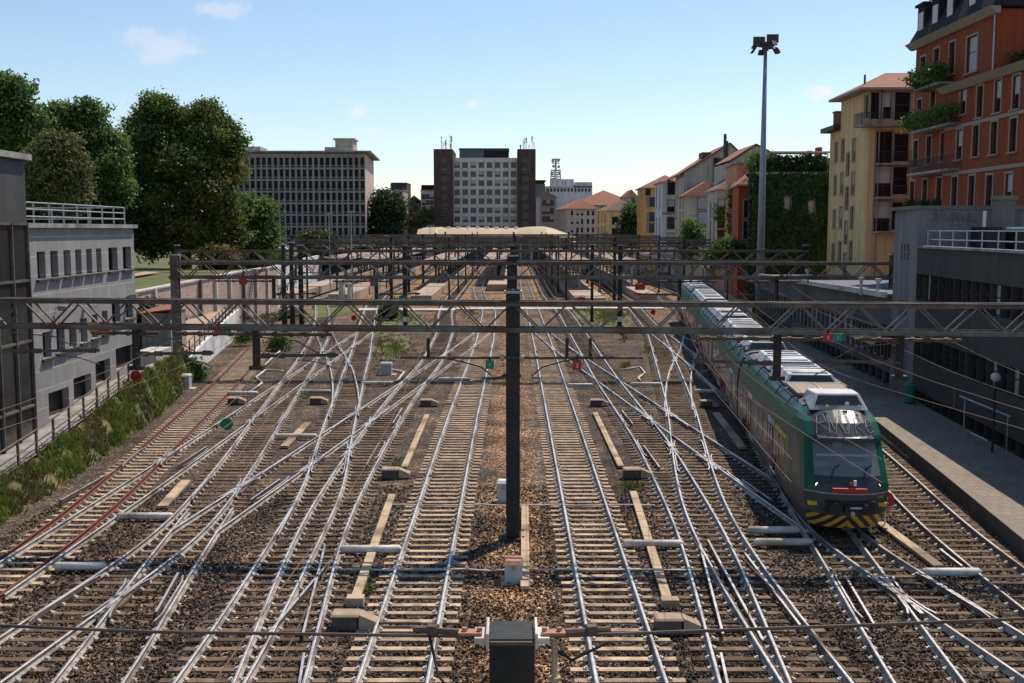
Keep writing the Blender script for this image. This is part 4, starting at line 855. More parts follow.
def car(s0, s1, first=False):
    T = frame_for(s0, s1)
    b = TB(T); hull(b, s0 + (2.9 if first else .25), s1 - .25); o = b.build('car_body', [M['t_green'], M['t_side'], M['t_grey'], M['t_roof']], TR, smooth=False)
    L = s1 - s0; st = 2.9 if first else .25
    # window band and doors, both flanks
    for sd in (-1, 1):
        def panel(a, c, z0, z1, m, name, par, proud=.02, fr=None):
            w0, w1 = wall_t(z0) + proud, wall_t(z1) + proud; w0b, w1b = wall_t(z0) - .03, wall_t(z1) - .03
            q = TB(T); q.hexa([T(a, sd * w0b, z0), T(a, sd * w0, z0), T(c, sd * w0, z0), T(c, sd * w0b, z0), T(a, sd * w1b, z1), T(a, sd * w1, z1), T(c, sd * w1, z1), T(c, sd * w1b, z1)])
            return q.build(name, m, par)
        doors = (s0 + (6.9 if first else 3.6), s0 + (13.1 if first else 12.2))
        for dr in doors:
            p = panel(dr - .68, dr + .68, .62, 2.66, M['t_unit'], 'door', o, .022)
            panel(dr - .52, dr - .08, 1.3, 2.4, M['glass'], 'door', o, .032); panel(dr + .08, dr + .52, 1.3, 2.4, M['glass'], 'door', o, .032)
        a = s0 + (3.6 if first else .9)
        while a + 1.25 < s1 - .6:
            if all(abs(a + .6 - d) > 1.38 for d in doors): panel(a, a + 1.12, 1.5, 2.42, M['glass'], 'window', o, .018); a += 1.3
            else: a += .25
        if first:
            for q0 in (3.4,):
                panel(s0 + q0, s0 + q0 + 2.4, 2.5, 2.62, M['t_yellow'], 'first_class_stripe', o, .026)
                for k in range(4): panel(s0 + q0 + k * .78, s0 + q0 + k * .78 + .06, 1.5, 2.495, M['t_yellow'], 'first_class_stripe', o, .026)
        # graffiti strokes on the flank
        if sd < 0:
            q = TB(T)
            for k in range(9):
                x = s0 + st + .4 + rng.random() * (L - st - 2.2); zz = 1.0 + rng.random() * .35; w = wall_t(1.2) + .008
                pts = [(x + j * .16, -w - .004, zz + .32 * math.sin(j * (1.3 + k * .17)) * (.6 + .4 * math.sin(k))) for j in range(9)]
                q.mat(k % 3).tb(pts, .028, 4)
            q.build('graffiti_lettering', [M['t_scrawl'], M['black'], M['t_tagred']], o)
        q = TB(T)
        for k in range(int((L - st) / 1.9)):
            x = s0 + st + .5 + k * 1.9
            for z0, z1 in ((.62, .95), (.96, 1.45), (2.76, 3.35)): w0, w1 = wall_t(z0) + .004, wall_t(z1) + .004; q.hexa([T(x, sd * (w0 - .03), z0), T(x, sd * w0, z0), T(x + .025, sd * w0, z0), T(x + .025, sd * (w0 - .03), z0), T(x, sd * (w1 - .03), z1), T(x, sd * w1, z1), T(x + .025, sd * w1, z1), T(x + .025, sd * (w1 - .03), z1)])
        for z0 in (.94, 2.73): w0 = wall_t(z0) + .006; q.hexa([T(s0 + st, sd * (w0 - .03), z0), T(s0 + st, sd * w0, z0), T(s1 - .3, sd * w0, z0), T(s1 - .3, sd * (w0 - .03), z0), T(s0 + st, sd * (w0 - .03), z0 + .03), T(s0 + st, sd * w0, z0 + .03), T(s1 - .3, sd * w0, z0 + .03), T(s1 - .3, sd * (w0 - .03), z0 + .03)])
        q.build('panel_seams', M['black'], o)
        q = TB(T); q.tb([(s0 + st + .6, sd * 1.08, 3.84), ((s0 + s1) / 2, sd * 1.1, 3.85), (s1 - .4, sd * 1.08, 3.84)], .035, 6)
        for k in range(5): q.tb([(s0 + st + 1.2 + k * 2.6, sd * .98, 3.97), (s0 + st + 1.5 + k * 2.6, sd * 1.12, 3.86), (s0 + st + 1.7 + k * 2.6, sd * 1.3, 3.5)], .022, 5)
        q.build('roof_cables', M['black'], o)
    # roof equipment
    u = s0 + (3.2 if first else 1.0)
    if first:
        q = TB(T); q.bx(s0 + 4.1, s0 + 6.6, -.98, .98, 3.93, 4.02); q.build('roof_panel', M['t_tan'], TR)
        q = TB(T); q.bx(s0 + 4.1, s0 + 6.6, -.03, .03, 4.023, 4.045); q.bx(s0 + 6.62, s0 + 6.72, -1.0, 1.0, 3.93, 4.04); q.build('roof_trim', M['t_unit'], TR)
        u = s0 + 7.0
    k = 0
    while u + 1.7 < s1 - .7:
        ln = (1.9, 1.5, 2.1)[k % 3]
        q = TB(T); q.bx(u, u + ln, -.98, .98, 3.9, 4.28, tp=.2, ts=.1); r = q.build('roof_unit', M['t_unit'], TR, bevel=.03)
        q = TB(T)
        q.hexa([T(u - .012, -.86, 3.95), T(u - .012, .86, 3.95), T(u + .02, .86, 3.95), T(u + .02, -.86, 3.95), T(u + .068, -.7, 4.24), T(u + .068, .7, 4.24), T(u + .11, .7, 4.24), T(u + .11, -.7, 4.24)])
        q.build('front_grille', M['t_black'], r)
        q = TB(T)
        for j in range(1 + k % 2):
            q.bx(u + .3 + j * (ln - .3) / 2, u + .3 + j * (ln - .3) / 2 + .28, -.66, .66, 4.275, 4.3)
        q.build('grille', M['t_black'], r)
        u += ln + (.16, .5, .22)[k % 3]; k += 1
    if not first:
        q = TB(T); q.bx(s0 - .3, s0 + .3, -1.2, 1.2, .5, 3.7); q.build('gangway', M['rubber'], TR)
    for ss in (s0 + (2.6 if first else .3), s1 - .3):
        for dx in (-.9, .9):
            for sd in (-.75, .75):
                q = TB(T); q.tb([(ss + dx, sd - .06, .44), (ss + dx, sd + .06, .44)], .43, 16); q.build('wheel', M['raildark'], TR)
    return T
T1 = car(0, 17.6, True)
pos = 17.6
for i in range(4): car(pos + .1, pos + .1 + CAR); pos += CAR + .1
# nose
PR = [(.28, .36, 1.12, 0), (.50, .22, 1.18, 0), (.74, .10, 1.22, 0), (.78, .03, 1.24, 1), (1.1, .0, 1.27, 1), (1.42, .03, 1.3, 1), (1.47, .02, 1.3, 4), (1.7, .10, 1.3, 2), (1.95, .26, 1.28, 3), (2.4, .60, 1.25, 3), (2.9, .94, 1.22, 3), (3.02, .90, 1.21, 5), (3.1, .97, 1.20, 5), (3.45, 1.4, 1.17, 5), (3.78, 1.95, 1.12, 5), (3.9, 2.35, 1.05, 5), (3.93, 2.9, .9, 5)]
TC = [-1, -.93, -.8, -.6, -.4, -.2, 0, .2, .4, .6, .8, .93, 1]
def nose():
    T = T1; b = TB(T); g = TB(T)
    def P(i, t):
        z, s, w, _ = PR[i]; bul = .55 * abs(t) ** 3 + .12 * t * t
        return (s + bul * (1 - .5 * (i / len(PR))), t * w, z - (.16 * t * t if i > 13 else 0))
    for i in range(len(PR) - 1):
        reg = PR[i + 1][3]
        for k in range(len(TC) - 1):
            t = (TC[k] + TC[k + 1]) / 2; q = [P(i, TC[k]), P(i, TC[k + 1]), P(i + 1, TC[k + 1]), P(i + 1, TC[k])]
            if reg == 3 and abs(t) < .8 and i >= 8: g.q(q, 0); continue
            mi = {0: 5, 1: 2, 4: 6, 2: 0 if abs(t) > .8 else 2, 3: 0 if abs(t) > .8 else 3, 5: 3 if abs(t) < .8 else 0}[reg]
            b.q(q, mi)
        # cheeks back to the body
        for sd, k in ((-1, 0), (1, len(TC) - 1)):
            p0, p1 = P(i, TC[k]), P(i + 1, TC[k]); n = 5
            for j in range(n):
                def C(p, f):
                    e = 1 - (1 - f) ** 2; wb = wall_t(min(p[2], 3.9)); return (lerp(p[0], 3.0, f), sd * lerp(abs(p[1]), wb, e), p[2])
                qq = [C(p0, j / n), C(p0, (j + 1) / n), C(p1, (j + 1) / n), C(p1, j / n)]
                z = (p0[2] + p1[2]) / 2
                mi = 2 if z < 1.42 else (0 if (z > 2.7 or j < 1) else (3 if j < 3 and z > 1.7 else 0))
                b.q(qq if sd > 0 else qq[::-1], mi)
    o = b.build('cab', [M['t_green'], M['t_side'], M['t_grey'], M['t_black'], M['t_roof'], M['hazard'], M['galv']], TR, smooth=False)
    for p in o.data.polygons: p.use_smooth = True
    g.build('windscreen', M['screen'], o)
    # driver's cab behind the glass
    q = TB(T); q.mat(0).bx(1.9, 1.95, -1.15, 1.15, 1.6, 3.3); q.mat(1).bx(.75, 1.7, -1.0, 1.0, 1.75, 1.95); q.mat(2).bx(1.86, 1.89, -.85, -.2, 2.1, 2.9); q.bx(1.86, 1.89, .1, .85, 2.1, 2.9); q.mat(0).bx(1.0, 1.05, -.9, .9, 2.45, 2.52); q.mat(1).bx(1.3, 1.6, -.25, .25, 1.95, 2.6)
    q.build('cab_interior', [M['white'], M['t_grey'], M['t_black']], o)
    # eyebrow over the windscreen
    q = TB(T); q.hexa([T(.78, -.98, 2.93), T(.78, .98, 2.93), T(1.2, .98, 2.9), T(1.2, -.98, 2.9), T(.84, -.88, 3.06), T(.84, .88, 3.06), T(1.2, .86, 3.12), T(1.2, -.86, 3.12)]); q.build('brow', M['t_black'], o)
    q = TB(T)
    for sx in (-.55, .45): q.tb([(.22, sx, 1.93), (.42, sx + .12, 2.2), (.5, sx + .3, 2.28)], .018, 5)
    q.build('wiper', M['rubber'], o)
    q = TB(T); q.bx(-.03, .05, -.56, .52, 1.5, 1.64); q.build('destination_panel', M['red'], o, bevel=.02)
    q = TB(T); q.tb([(.02, .02, 1.76), (.1, .02, 1.76)], .055, 10); q.build('badge', M['red'], o)
    q = TB(T); q.bx(-.01, .08, .1, .18, 1.72, 1.88); q.build('badge', M['white'], o)
    for sx in (-.94, .92):
        w = TB(T); w.tb([(.36, sx, 1.66), (.62, sx, 1.66)], .12, 12); hh = w.build('headlight', M['black'], o)
        w = TB(T); w.tb([(.335, sx, 1.66), (.362, sx, 1.66)], .07, 12); w.build('lens', M['t_lit'], hh)
        w = TB(T); w.bx(.26, .5, sx * 1.16 - .13, sx * 1.16 + .13, 1.02, 1.14); w.build('marker_light', M['t_yellow'], o)
    # coupler
    q = TB(T); q.tb([(-.12, 0, 1.02), (.2, 0, 1.02)], .17, 12); q.bx(-.3, -.1, -.2, .2, .9, 1.14); q.tb([(-.26, -.48, 1.04), (.1, -.48, 1.04)], .2, 14); q.tb([(-.22, .42, 1.02), (.1, .42, 1.02)], .15, 12); q.bx(-.05, .1, -.75, .75, .86, 1.24)
    c = q.build('coupler', M['black'], o)
    q = TB(T); q.tb([(-.36, .02, .92), (-.28, .02, .92)], .07, 10); q.bx(-.315, -.303, -.05, .28, 1.06, 1.12); q.build('coupler_head', M['galv'], c)
    # roof fairing of the cab
    q = TB(T); q.hexa([T(2.05, -.95, 3.76), T(2.05, .95, 3.76), T(3.8, .86, 3.93), T(3.8, -.86, 3.93), T(2.42, -.7, 4.28), T(2.42, .7, 4.28), T(3.7, .76, 4.24), T(3.7, -.76, 4.24)]); r = q.build('roof_fairing', M['t_unit'], TR, bevel=.03)
    q = TB(T); q.hexa([T(2.135, -.76, 3.92), T(2.135, .76, 3.92), T(2.3, .76, 3.92), T(2.3, -.76, 3.92), T(2.345, -.62, 4.215), T(2.345, .62, 4.215), T(2.5, .62, 4.215), T(2.5, -.62, 4.215)]); q.build('fairing_window', M['t_black'], r)
    q = TB(T); q.tb([(2.1, .25, 3.97), (2.0, .25, 4.0)], .07, 10); q.tb([(2.0, -.4, 3.9), (1.95, -.4, 3.93)], .045, 8); q.tb([(2.0, .62, 3.9), (1.95, .62, 3.93)], .045, 8); q.build('horn', M['white'], r)
    # scrawl on the black hood
    def hood(t, v):
        i = 12 + v * 2.0; k = min(int(i), len(PR) - 2); f = i - k; a, c = P(k, t), P(k + 1, t); return (lerp(a[0], c[0], f) - .02, lerp(a[1], c[1], f), lerp(a[2], c[2], f) + .018)
    q = TB(T)
    for st in ([(-.72, .05), (-.66, .8)], [(-.7, .75), (-.5, .85), (-.45, .55), (-.66, .45)], [(-.4, .1), (-.36, .7), (-.22, .1), (-.16, .75)],
               [(.02, .1), (-.1, .5), (-.02, 1.0), (.12, 1.0), (.18, .5), (.1, .1), (.02, .1)], [(.0, .25), (-.06, .6), (.02, .9), (.1, .9), (.14, .5), (.08, .2)],
               [(.3, .1), (.33, .7), (.46, .75), (.5, .5), (.34, .4), (.52, .08)], [(.62, .35), (.78, .4), (.76, .65), (.64, .6), (.6, .3), (.68, .08), (.8, .15)]):
        pts = []
        for a, c in zip(st[:-1], st[1:]): pts += [hood(lerp(a[0], c[0], k / 4), lerp(a[1], c[1], k / 4)) for k in range(4)]
        pts.append(hood(*st[-1])); q.tb(pts, .010, 5)
    q.build('graffiti_lettering', M['t_scrawl'], o)
    q = TB(T)
    for k in range(6):
        x = .42 + k * .11; q.tb([(.2 + .1 * (x - .4), x, 1.3), (.18 + .1 * (x - .4), x + .05, 1.38), (.2 + .1 * (x - .4), x + .08, 1.29)], .018, 4)
    q.build('graffiti_lettering', M['t_yellow'], o)
nose()
# ================================================================== buildings
WP = {}
def window_proto(w, h, dp, fm, gm, style):
    key = (round(w, 3), round(h, 3), dp, fm, gm, style)
    if key in WP: return WP[key]
    fr, pn = MB(), MB(); t = .06 if w < 1.8 else .08
    # local: x across, y inward, z up, origin bottom left on the wall face
    if 's' in style:        # raised surround
        e = .14
        fr.box(-e, 0, -.05, .03, -.02, h + e); fr.box(w, w + e, -.05, .03, -.02, h + e); fr.box(.001, w - .001, -.05, .03, h + .001, h + e)
    if 'l' in style: fr.box(-.2, w + .2, -.16, .05, -.12, -.021)
    y0, y1 = dp - .06, dp - .003
    fr.mat(1); fr.box(0.002, t, y0, y1, 0.002, h - .002); fr.box(w - t, w - .002, y0, y1, 0.002, h - .002); fr.box(t, w - t, y0, y1, 0.002, t); fr.box(t, w - t, y0, y1, h - t, h - .002)
    if 'm' in style: fr.box(w / 2 - .025, w / 2 + .025, y0 - .004, y1, t, h - t)
    if 'c' in style: fr.box(t, w - t, y0 - .002, y1, h * .55, h * .55 + .05)
    pn.box(t, w - t, y0 + .03, y1 - .008, t, h - t)
    if 'h' in style:        # open shutters
        fr.mat(2); fr.box(-w * .5, -.015, -.07, -.02, 0, h); fr.box(w + .015, w * 1.5, -.07, -.02, 0, h)
    if 'b' in style:
        fr.mat(2); fr.box(t, w - t, y0 - .03, y0 - .008, h * .45, h - t)
    WP[key] = (fr, pn, (M[fm], M['frame_w'] if 'w' in style else M['frame_d'], M['shutter'] if 'h' in style else M['blind']), M[gm], [None, None])
    return WP[key]
def add_window(parent, wpt, rot, w, h, dp=.18, fm='frame_s', gm='glass', style='sl', sub=True, name='window'):
    fr, pn, fmats, gmat, made = window_proto(w, h, dp, fm, gm, style)
    loc = Vector(wpt) - parent.location
    if made[0] is None or not sub or True:
        if made[0] is None:
            o = fr.build(name, list(fmats), parent, world=False, loc=loc, rotz=rot); p = pn.build('pane', gmat, o, world=False); made[0], made[1] = o, p
            return o
        o = made[0].copy(); o.name = name; COL.objects.link(o); o.parent = parent; o.location = loc; o.rotation_euler = (0, 0, rot)
        p = made[1].copy(); COL.objects.link(p); p.parent = o
        return o
class Face:
    def __init__(s, p0, p1):     # left to right as seen from outside
        s.a = Vector((p0[0], p0[1], 0)); s.b = Vector((p1[0], p1[1], 0)); s.u = (s.b - s.a).normalized(); s.n = Vector((s.u.y, -s.u.x, 0)); s.L = (s.b - s.a).length; s.rot = math.atan2(s.u.y, s.u.x)
    def P(s, u, z, out=0.0): return s.a + s.u * u + s.n * out + Vector((0, 0, z))
    def upx(s, x):               # distance along the face where a column of the photograph meets it
        r = ray(x, 230); k = r.x / r.y
        return (k * s.a.y - s.a.x) / (s.u.x - k * s.u.y)
    def at(s, x, y):
        u = s.upx(x); p = s.P(u, 0); return u, zat(y, p.y)
def face_wall(mb, fc, z0, z1, rects, dp=.2, mi=0, miR=None):
    rects = [r[:4] for r in rects]
    us = sorted({0.0, fc.L, *[r[0] for r in rects], *[r[0] + r[2] for r in rects]}); zs = sorted({z0, z1, *[r[1] for r in rects], *[r[1] + r[3] for r in rects]})
    us = [u for u in us if -1e-6 <= u <= fc.L + 1e-6]; zs = [z for z in zs if z0 - 1e-6 <= z <= z1 + 1e-6]
    for i in range(len(us) - 1):
        run = None
        for j in range(len(zs) - 1):
            cu, cz = (us[i] + us[i + 1]) / 2, (zs[j] + zs[j + 1]) / 2
            hole = any(r[0] < cu < r[0] + r[2] and r[1] < cz < r[1] + r[3] for r in rects)
            if not hole: mb.poly([fc.P(us[i], zs[j]), fc.P(us[i + 1], zs[j]), fc.P(us[i + 1], zs[j + 1]), fc.P(us[i], zs[j + 1])], mi)
    for u, z, w, h in rects:
        c = [(u, z), (u + w, z), (u + w, z + h), (u, z + h)]
        for k in range(4):
            a, b = c[k], c[(k + 1) % 4]
            mb.poly([fc.P(*a), fc.P(*b), fc.P(*b, out=-dp), fc.P(*a, out=-dp)], mi if miR is None else miR)
def house(name, label, cat, corners, z0, z1, wallm, faces, roof=None, group=None, roofm='tile', eave=.5, dp=.18, sub=True, flat=False, wm2=None):
    """corners: ccw plan polygon; faces: {edge index: [(u, z, w, h, style, glass)]} on edge corners[i]->corners[i+1] (outside on the right hand of travel)"""
    cx, cy = sum(c[0] for c in corners) / len(corners), sum(c[1] for c in corners) / len(corners)
    t = thing(name, label, cat, (corners[0][0], corners[0][1], z0), group)
    mb = MB(); n = len(corners); FC = []
    for i in range(n):
        fc = Face(corners[i], corners[(i + 1) % n]); FC.append(fc)
        ws = [(u, z, w, h, *r) for u, z, w, h, *r in faces.get(i, ()) if u > .05 and u + w < fc.L - .05 and z > z0 and z + h < z1]
        face_wall(mb, fc, z0, z1, [q[:4] for q in ws], dp)
        for q in ws:
            st = q[4] if len(q) > 4 else 'sl'; gm = q[5] if len(q) > 5 else 'glass'; fm = q[6] if len(q) > 6 else 'frame_s'
            if rng.random() < .3 and gm != 'blind' and 'h' not in st: st = st + 'b'
            add_window(t, fc.P(q[0], q[1]), fc.rot, q[2], q[3], dp, fm, gm, st)
    mb.poly([(c[0], c[1], z1 - .002) for c in corners])
    mb.build('wall', wallm if isinstance(wallm, list) else [wallm], t)
    if roof is not None and n == 4:
        # hip roof: ridge height roof[0], ridge inset roof[1]
        e = eave; cs = [Vector((c[0], c[1], 0)) for c in corners]; ctr = sum(cs, Vector()) / 4
        out = [c + (c - ctr).normalized() * e * 1.4 for c in cs]
        def ln(i): return (cs[(i + 1) % 4] - cs[i]).length
        lo = 0 if ln(0) >= ln(1) else 1
        m0 = (out[(lo + 1) % 4] + out[(lo + 2) % 4]) / 2; m1 = (out[(lo + 3) % 4] + out[lo]) / 2
        ax = (m0 - m1).normalized(); half = min(ln(lo + 1 if lo == 0 else 0) * .5, (m0 - m1).length * .48) * roof[1]
        r0, r1 = m0 - ax * half, m1 + ax * half; zr = roof[0]; ze = z1
        rb = MB(); V = lambda p, z: (p.x, p.y, z)
        a, b, c, d = [out[(lo + k) % 4] for k in range(4)]
        rb.poly([V(a, ze), V(b, ze), V(r0, zr), V(r1, zr)]); rb.poly([V(b, ze), V(c, ze), V(r0, zr)]); rb.poly([V(c, ze), V(d, ze), V(r1, zr), V(r0, zr)]); rb.poly([V(d, ze), V(a, ze), V(r1, zr)])
        for k in range(4):
            p, q = out[k], out[(k + 1) % 4]; rb.poly([V(p, ze - .22), V(q, ze - .22), V(q, ze), V(p, ze)], 1)
        rb.poly([V(p, ze - .22) for p in out][::-1], 1)
        rf = rb.build('roof', [M[roofm], M['frame_s']], t); 
    else:
        rb = MB(); cs = [Vector((c[0], c[1], 0)) for c in corners]; ctr = sum(cs, Vector()) / n; out = [c + (c - ctr).normalized() * eave for c in cs]
        rb.prism([(p.x, p.y) for p in out], z1, z1 + .35); rf = rb.build('roof', [M[roofm]], t)
    return t, FC, rf
def chimney(rf, t, x, y, z0, z1, w=.7, m='tile_b'):
    mb = MB(); mb.box(x - w / 2, x + w / 2, y - w / 2, y + w / 2, z0, z1); mb.box(x - w * .6, x + w * .6, y - w * .6, y + w * .6, z1 + .002, z1 + .15); return mb.build('chimney', M[m], rf)
def balcony(t, fc, u0, u1, z, out=1.1, m='conc', rail='frame_d', plants=None, solid=False):
    mb = MB(); P = fc.P
    mb.hexa([P(u0, z - .18, out), P(u1, z - .18, out), P(u1, z - .18, .003), P(u0, z - .18, .003), P(u0, z, out), P(u1, z, out), P(u1, z, .003), P(u0, z, .003)])
    o = mb.build('balcony', M[m], t)
    mb = MB(); k = max(3, int((u1 - u0) / .16))
    for i in range(k + 1):
        u = lerp(u0 + .03, u1 - .03, i / k); mb.beam(P(u, z, out - .05), P(u, z + 1.0, out - .05), .02)
    for u in (u0 + .03, u1 - .03):
        for j in range(1, 6): mb.beam(P(u, z, (out - .05) * j / 6), P(u, z + 1.0, (out - .05) * j / 6), .02)
        mb.beam(P(u, z + 1.0, .01), P(u, z + 1.0, out - .02), .04)
    mb.beam(P(u0, z + 1.0, out - .05), P(u1, z + 1.0, out - .05), .05); mb.build('railing', M[rail], o)
    return o
def rows(us, zs, w, h, *st): return [(u, z, w, h, *st) for z in zs for u in us]
def wallmat(name, c, v=.88, c3=None): return mat(name, c, tuple(q * v for q in c), .45, rough=.9, bump=.1, bscale=14, c3=c3 or tuple(q * .8 for q in c), s3=.12, streak=.28)
W = {'cream': wallmat('stucco_cream', (.56, .48, .38)), 'yellow': wallmat('stucco_yellow', (.7, .49, .24)), 'ochre': wallmat('stucco_ochre', (.62, .34, .075)), 'orange': wallmat('stucco_orange', (.27, .058, .018)),
     'red': wallmat('stucco_red', (.4, .08, .03)), 'salmon': wallmat('stucco_salmon', (.58, .27, .14)), 'beige': wallmat('stucco_beige', (.47, .42, .36)), 'white': wallmat('stucco_white', (.62, .62, .61)), 'pink': wallmat('stucco_pink', (.55, .43, .36)),
     'grey': wallmat('stucco_grey', (.35, .34, .33)), 'stair': wallmat('stair_block', (.22, .2, .2)), 'terr': wallmat('terrace_block', (.065, .06, .05)), 'brown': wallmat('tower_brick', (.10, .062, .055)), 'tcream': wallmat('tower_cream', (.7, .63, .54)),
     'hotel': wallmat('slab_concrete', (.43, .375, .345)), 'hotelsunlit': wallmat('slab_sunlit_side', (.62, .5, .43)), 'lyel': wallmat('corner_yellow', (.66, .48, .2))}  # slab's right end: sunlight put into the colour, paler and pinker than the front
V2 = lambda x, d: (xat(x, d), d)
# ---------------------------------------------------------------- office slab (left of centre)
def office_slab():
    d = 330.0; xr = xat(366, d); xl = xat(228, d); z1 = zat(153.5, d); xb = -46.6; db = 368.0
    t = thing('office_block', 'long grey office slab with a grid of dark windows under an overhanging roof edge', 'building', (xl, d, 0))
    pts = [(xl, d), (xr, d), (xb, db), (xl - 2, db)]
    fc = Face(pts[0], pts[1]); mb = MB(); cw = fc.L / 24; zs = [zat(165.2 + 11.65 * k, d) for k in range(8)]
    cells = []
    for k in range(8):
        for c in range(24): cells.append((c * cw + cw * .17, zs[k], cw * .66, 2.3))
    sp = [(c[0], c[1] - .75, c[2], .62) for c in cells if c[1] - .8 > .3]
    face_wall(mb, fc, 0, z1, cells + sp, .35)
    for i in (1, 2, 3): mb.poly([(pts[i][0], pts[i][1], 0), (pts[(i + 1) % 4][0], pts[(i + 1) % 4][1], 0), (pts[(i + 1) % 4][0], pts[(i + 1) % 4][1], z1), (pts[i][0], pts[i][1], z1)], 1 if i == 1 else 0)
    for c in range(25):
        u = min(max(c * cw, .1), fc.L - .1); mb.hexa([fc.P(u - .12, 0, .22), fc.P(u + .12, 0, .22), fc.P(u + .12, 0, .003), fc.P(u - .12, 0, .003), fc.P(u - .12, z1 - .3, .22), fc.P(u + .12, z1 - .3, .22), fc.P(u + .12, z1 - .3, .003), fc.P(u - .12, z1 - .3, .003)])
    mb.poly([(p[0], p[1], z1) for p in pts]); mbw = mb
    for c in sp: mbw.poly([fc.P(c[0], c[1], -.33), fc.P(c[0] + c[2], c[1], -.33), fc.P(c[0] + c[2], c[1] + c[3], -.33), fc.P(c[0], c[1] + c[3], -.33)], 2)
    mbw.build('wall', [W['hotel'], W['hotelsunlit'], M['frame_d']], t)
    rb = MB(); rb.prism([(xl - 2, d - 1.6), (xr + 2.0, d - 1.6), (xb + 2.0, db + 1), (xl - 2, db + 1)], z1 + .25, z1 + .75); rf = rb.build('roof', M['conc'], t)
    rb = MB(); rb.prism([(xl + .4, d + .5), (xr - .6, d + .5), (xb - .6, db - .5), (xl, db - .5)], z1, z1 + .25); rb.build('roof_gap', M['frame_d'], rf)
    hb = MB(); rr = random.Random(3)
    x0, x1, dd = xat(326, 345), xat(354, 345), 345
    hb.box(x0, x1, dd, dd + 10, z1 + .7, zat(147, dd)); hb.box(lerp(x0, x1, .36), x1, dd + 1, dd + 9, zat(147, dd) + .01, zat(139.5, dd)); hb.box(lerp(x0, x1, .3), x1 + .5, dd + .3, dd + 9.5, zat(139.5, dd) + .01, zat(138, dd)); hb.build('roof_house', W['beige'], rf)
    hb = MB(); hb.box(xat(243, 340), xat(262, 340), 340, 350, z1 + .7, zat(146.5, 340)); hb.build('roof_house', W['beige'], rf)
    for k in range(16):
        x = xl + 6 + k * 2.2; hb.box
    # windows: the 100 that show best (right end, upper floors first) are parts, the rest one piece
    order = sorted(cells, key=lambda c: (-(c[0]) / cw * 1.0 + (zs[0] - c[1]) / 3.4 * .6))
    fr0 = None; rest = MB()
    for i, c in enumerate(order):
        lit = rng.random() < .3
        if i < 100: add_window(t, fc.P(c[0], c[1]), fc.rot, round(c[2], 3), 2.3, .35, 'frame_d', 'glass_dull', 'c', True)
        else:
            rest.mat(0).hexa([fc.P(c[0], c[1], -.33), fc.P(c[0] + c[2], c[1], -.33), fc.P(c[0] + c[2], c[1], -.36), fc.P(c[0], c[1], -.36), fc.P(c[0], c[1] + 2.65, -.33), fc.P(c[0] + c[2], c[1] + 2.65, -.33), fc.P(c[0] + c[2], c[1] + 2.65, -.36), fc.P(c[0], c[1] + 2.65, -.36)])
            rest.mat(1).beam(fc.P(c[0], c[1] + 1.45, -.31), fc.P(c[0] + c[2], c[1] + 1.45, -.31), .05)
    tag(rest.build('windows', [M['glass_dull'], M['frame_d']], t), kind='stuff')
office_slab()
# ---------------------------------------------------------------- tower block in the centre
def tower():
    d = 400.0; X = lambda x: xat(x, d); Z = lambda y: zat(y, d)
    t = thing('tower_block', 'cream tower block between two dark brick stair towers with aerials', 'building', (X(435), d, 0))
    fc = Face((X(453.6), d), (X(517), d)); z1 = Z(157.8); cells = []
    for r in range(8):
        for c in range(8):
            x = (457.3, 465.3, 473.4, 481.6, 489.6, 497.6, 505.8, 513.6)[c]; u = fc.upx(x); cells.append((u - 1.02, Z(167.9 + 9.05 * r), 2.04, 2.05))
    mb = MB(); face_wall(mb, fc, 0, z1, cells, .35); mb.box(X(453.6), X(517), d + .4, d + 22, 0, z1); mb.build('wall', W['tcream'], t)
    for c in cells: add_window(t, fc.P(c[0], c[1]), fc.rot, c[2], c[3], .35, 'frame_w', 'glass_b', 'mc' + ('b' if rng.random() < .22 else ''))
    for a, b in ((434.6, 453.4), (517.2, 535.4)):
        mb = MB(); zt = Z(149.5); f2 = Face((X(a), d - 2.5), (X(b), d - 2.5)); xm = (a + b) / 2 + (.9 if a < 500 else -1.2)
        u = f2.upx(xm); cs = [(u - 1.1, Z(158.6 + 9.05 * r + 5), 2.2, 1.9) for r in range(9)]
        face_wall(mb, f2, 0, zt, cs, .8); x0, x1 = X(a), X(b)
        mb.poly([(x0, d + 22, 0), (x0, d - 2.5, 0), (x0, d - 2.5, zt), (x0, d + 22, zt)], 1); mb.poly([(x1, d - 2.5, 0), (x1, d + 22, 0), (x1, d + 22, zt), (x1, d - 2.5, zt)]); mb.poly([(x0, d - 2.5, zt), (x1, d - 2.5, zt), (x1, d + 22, zt), (x0, d + 22, zt)])
        w = mb.build('stair_tower', [W['brown'], W['red']], t)
        for c in cs: add_window(t, f2.P(c[0], c[1]), f2.rot, c[2], c[3], .8, 'frame_w', 'glass', 'mwc')
        mb = MB()
        for k in range(7):
            x = lerp(x0 + .5, x1 - .5, rng.random()); h = 1.5 + rng.random() * 3.8; mb.tube([(x, d + 1, zt), (x, d + 1, zt + h)], .1, 5)
            for q in range(2): mb.tube([(x - .5, d + 1, zt + h * (.6 + .3 * q)), (x + .5, d + 1, zt + h * (.6 + .3 * q))], .06, 4)
            if k % 2: mb.box(x - .2, x + .2, d + .8, d + .9, zt + h - 1.6, zt + h)
        mb.build('aerials', M['raildark'], w)
    mb = MB(); mb.box(X(459.5), X(508.5), d + 2, d + 16, z1, Z(149)); mb.build('penthouse', M['glass_b'], t)
    mb = MB(); mb.box(X(458.8), X(509.2), d + 1.5, d + 17, Z(149) + .01, Z(147.9)); mb.box(X(484), X(509), d + 1.6, d + 1.95, z1 + .3, Z(150)); mb.build('penthouse_roof', M['slate'], t)
tower()
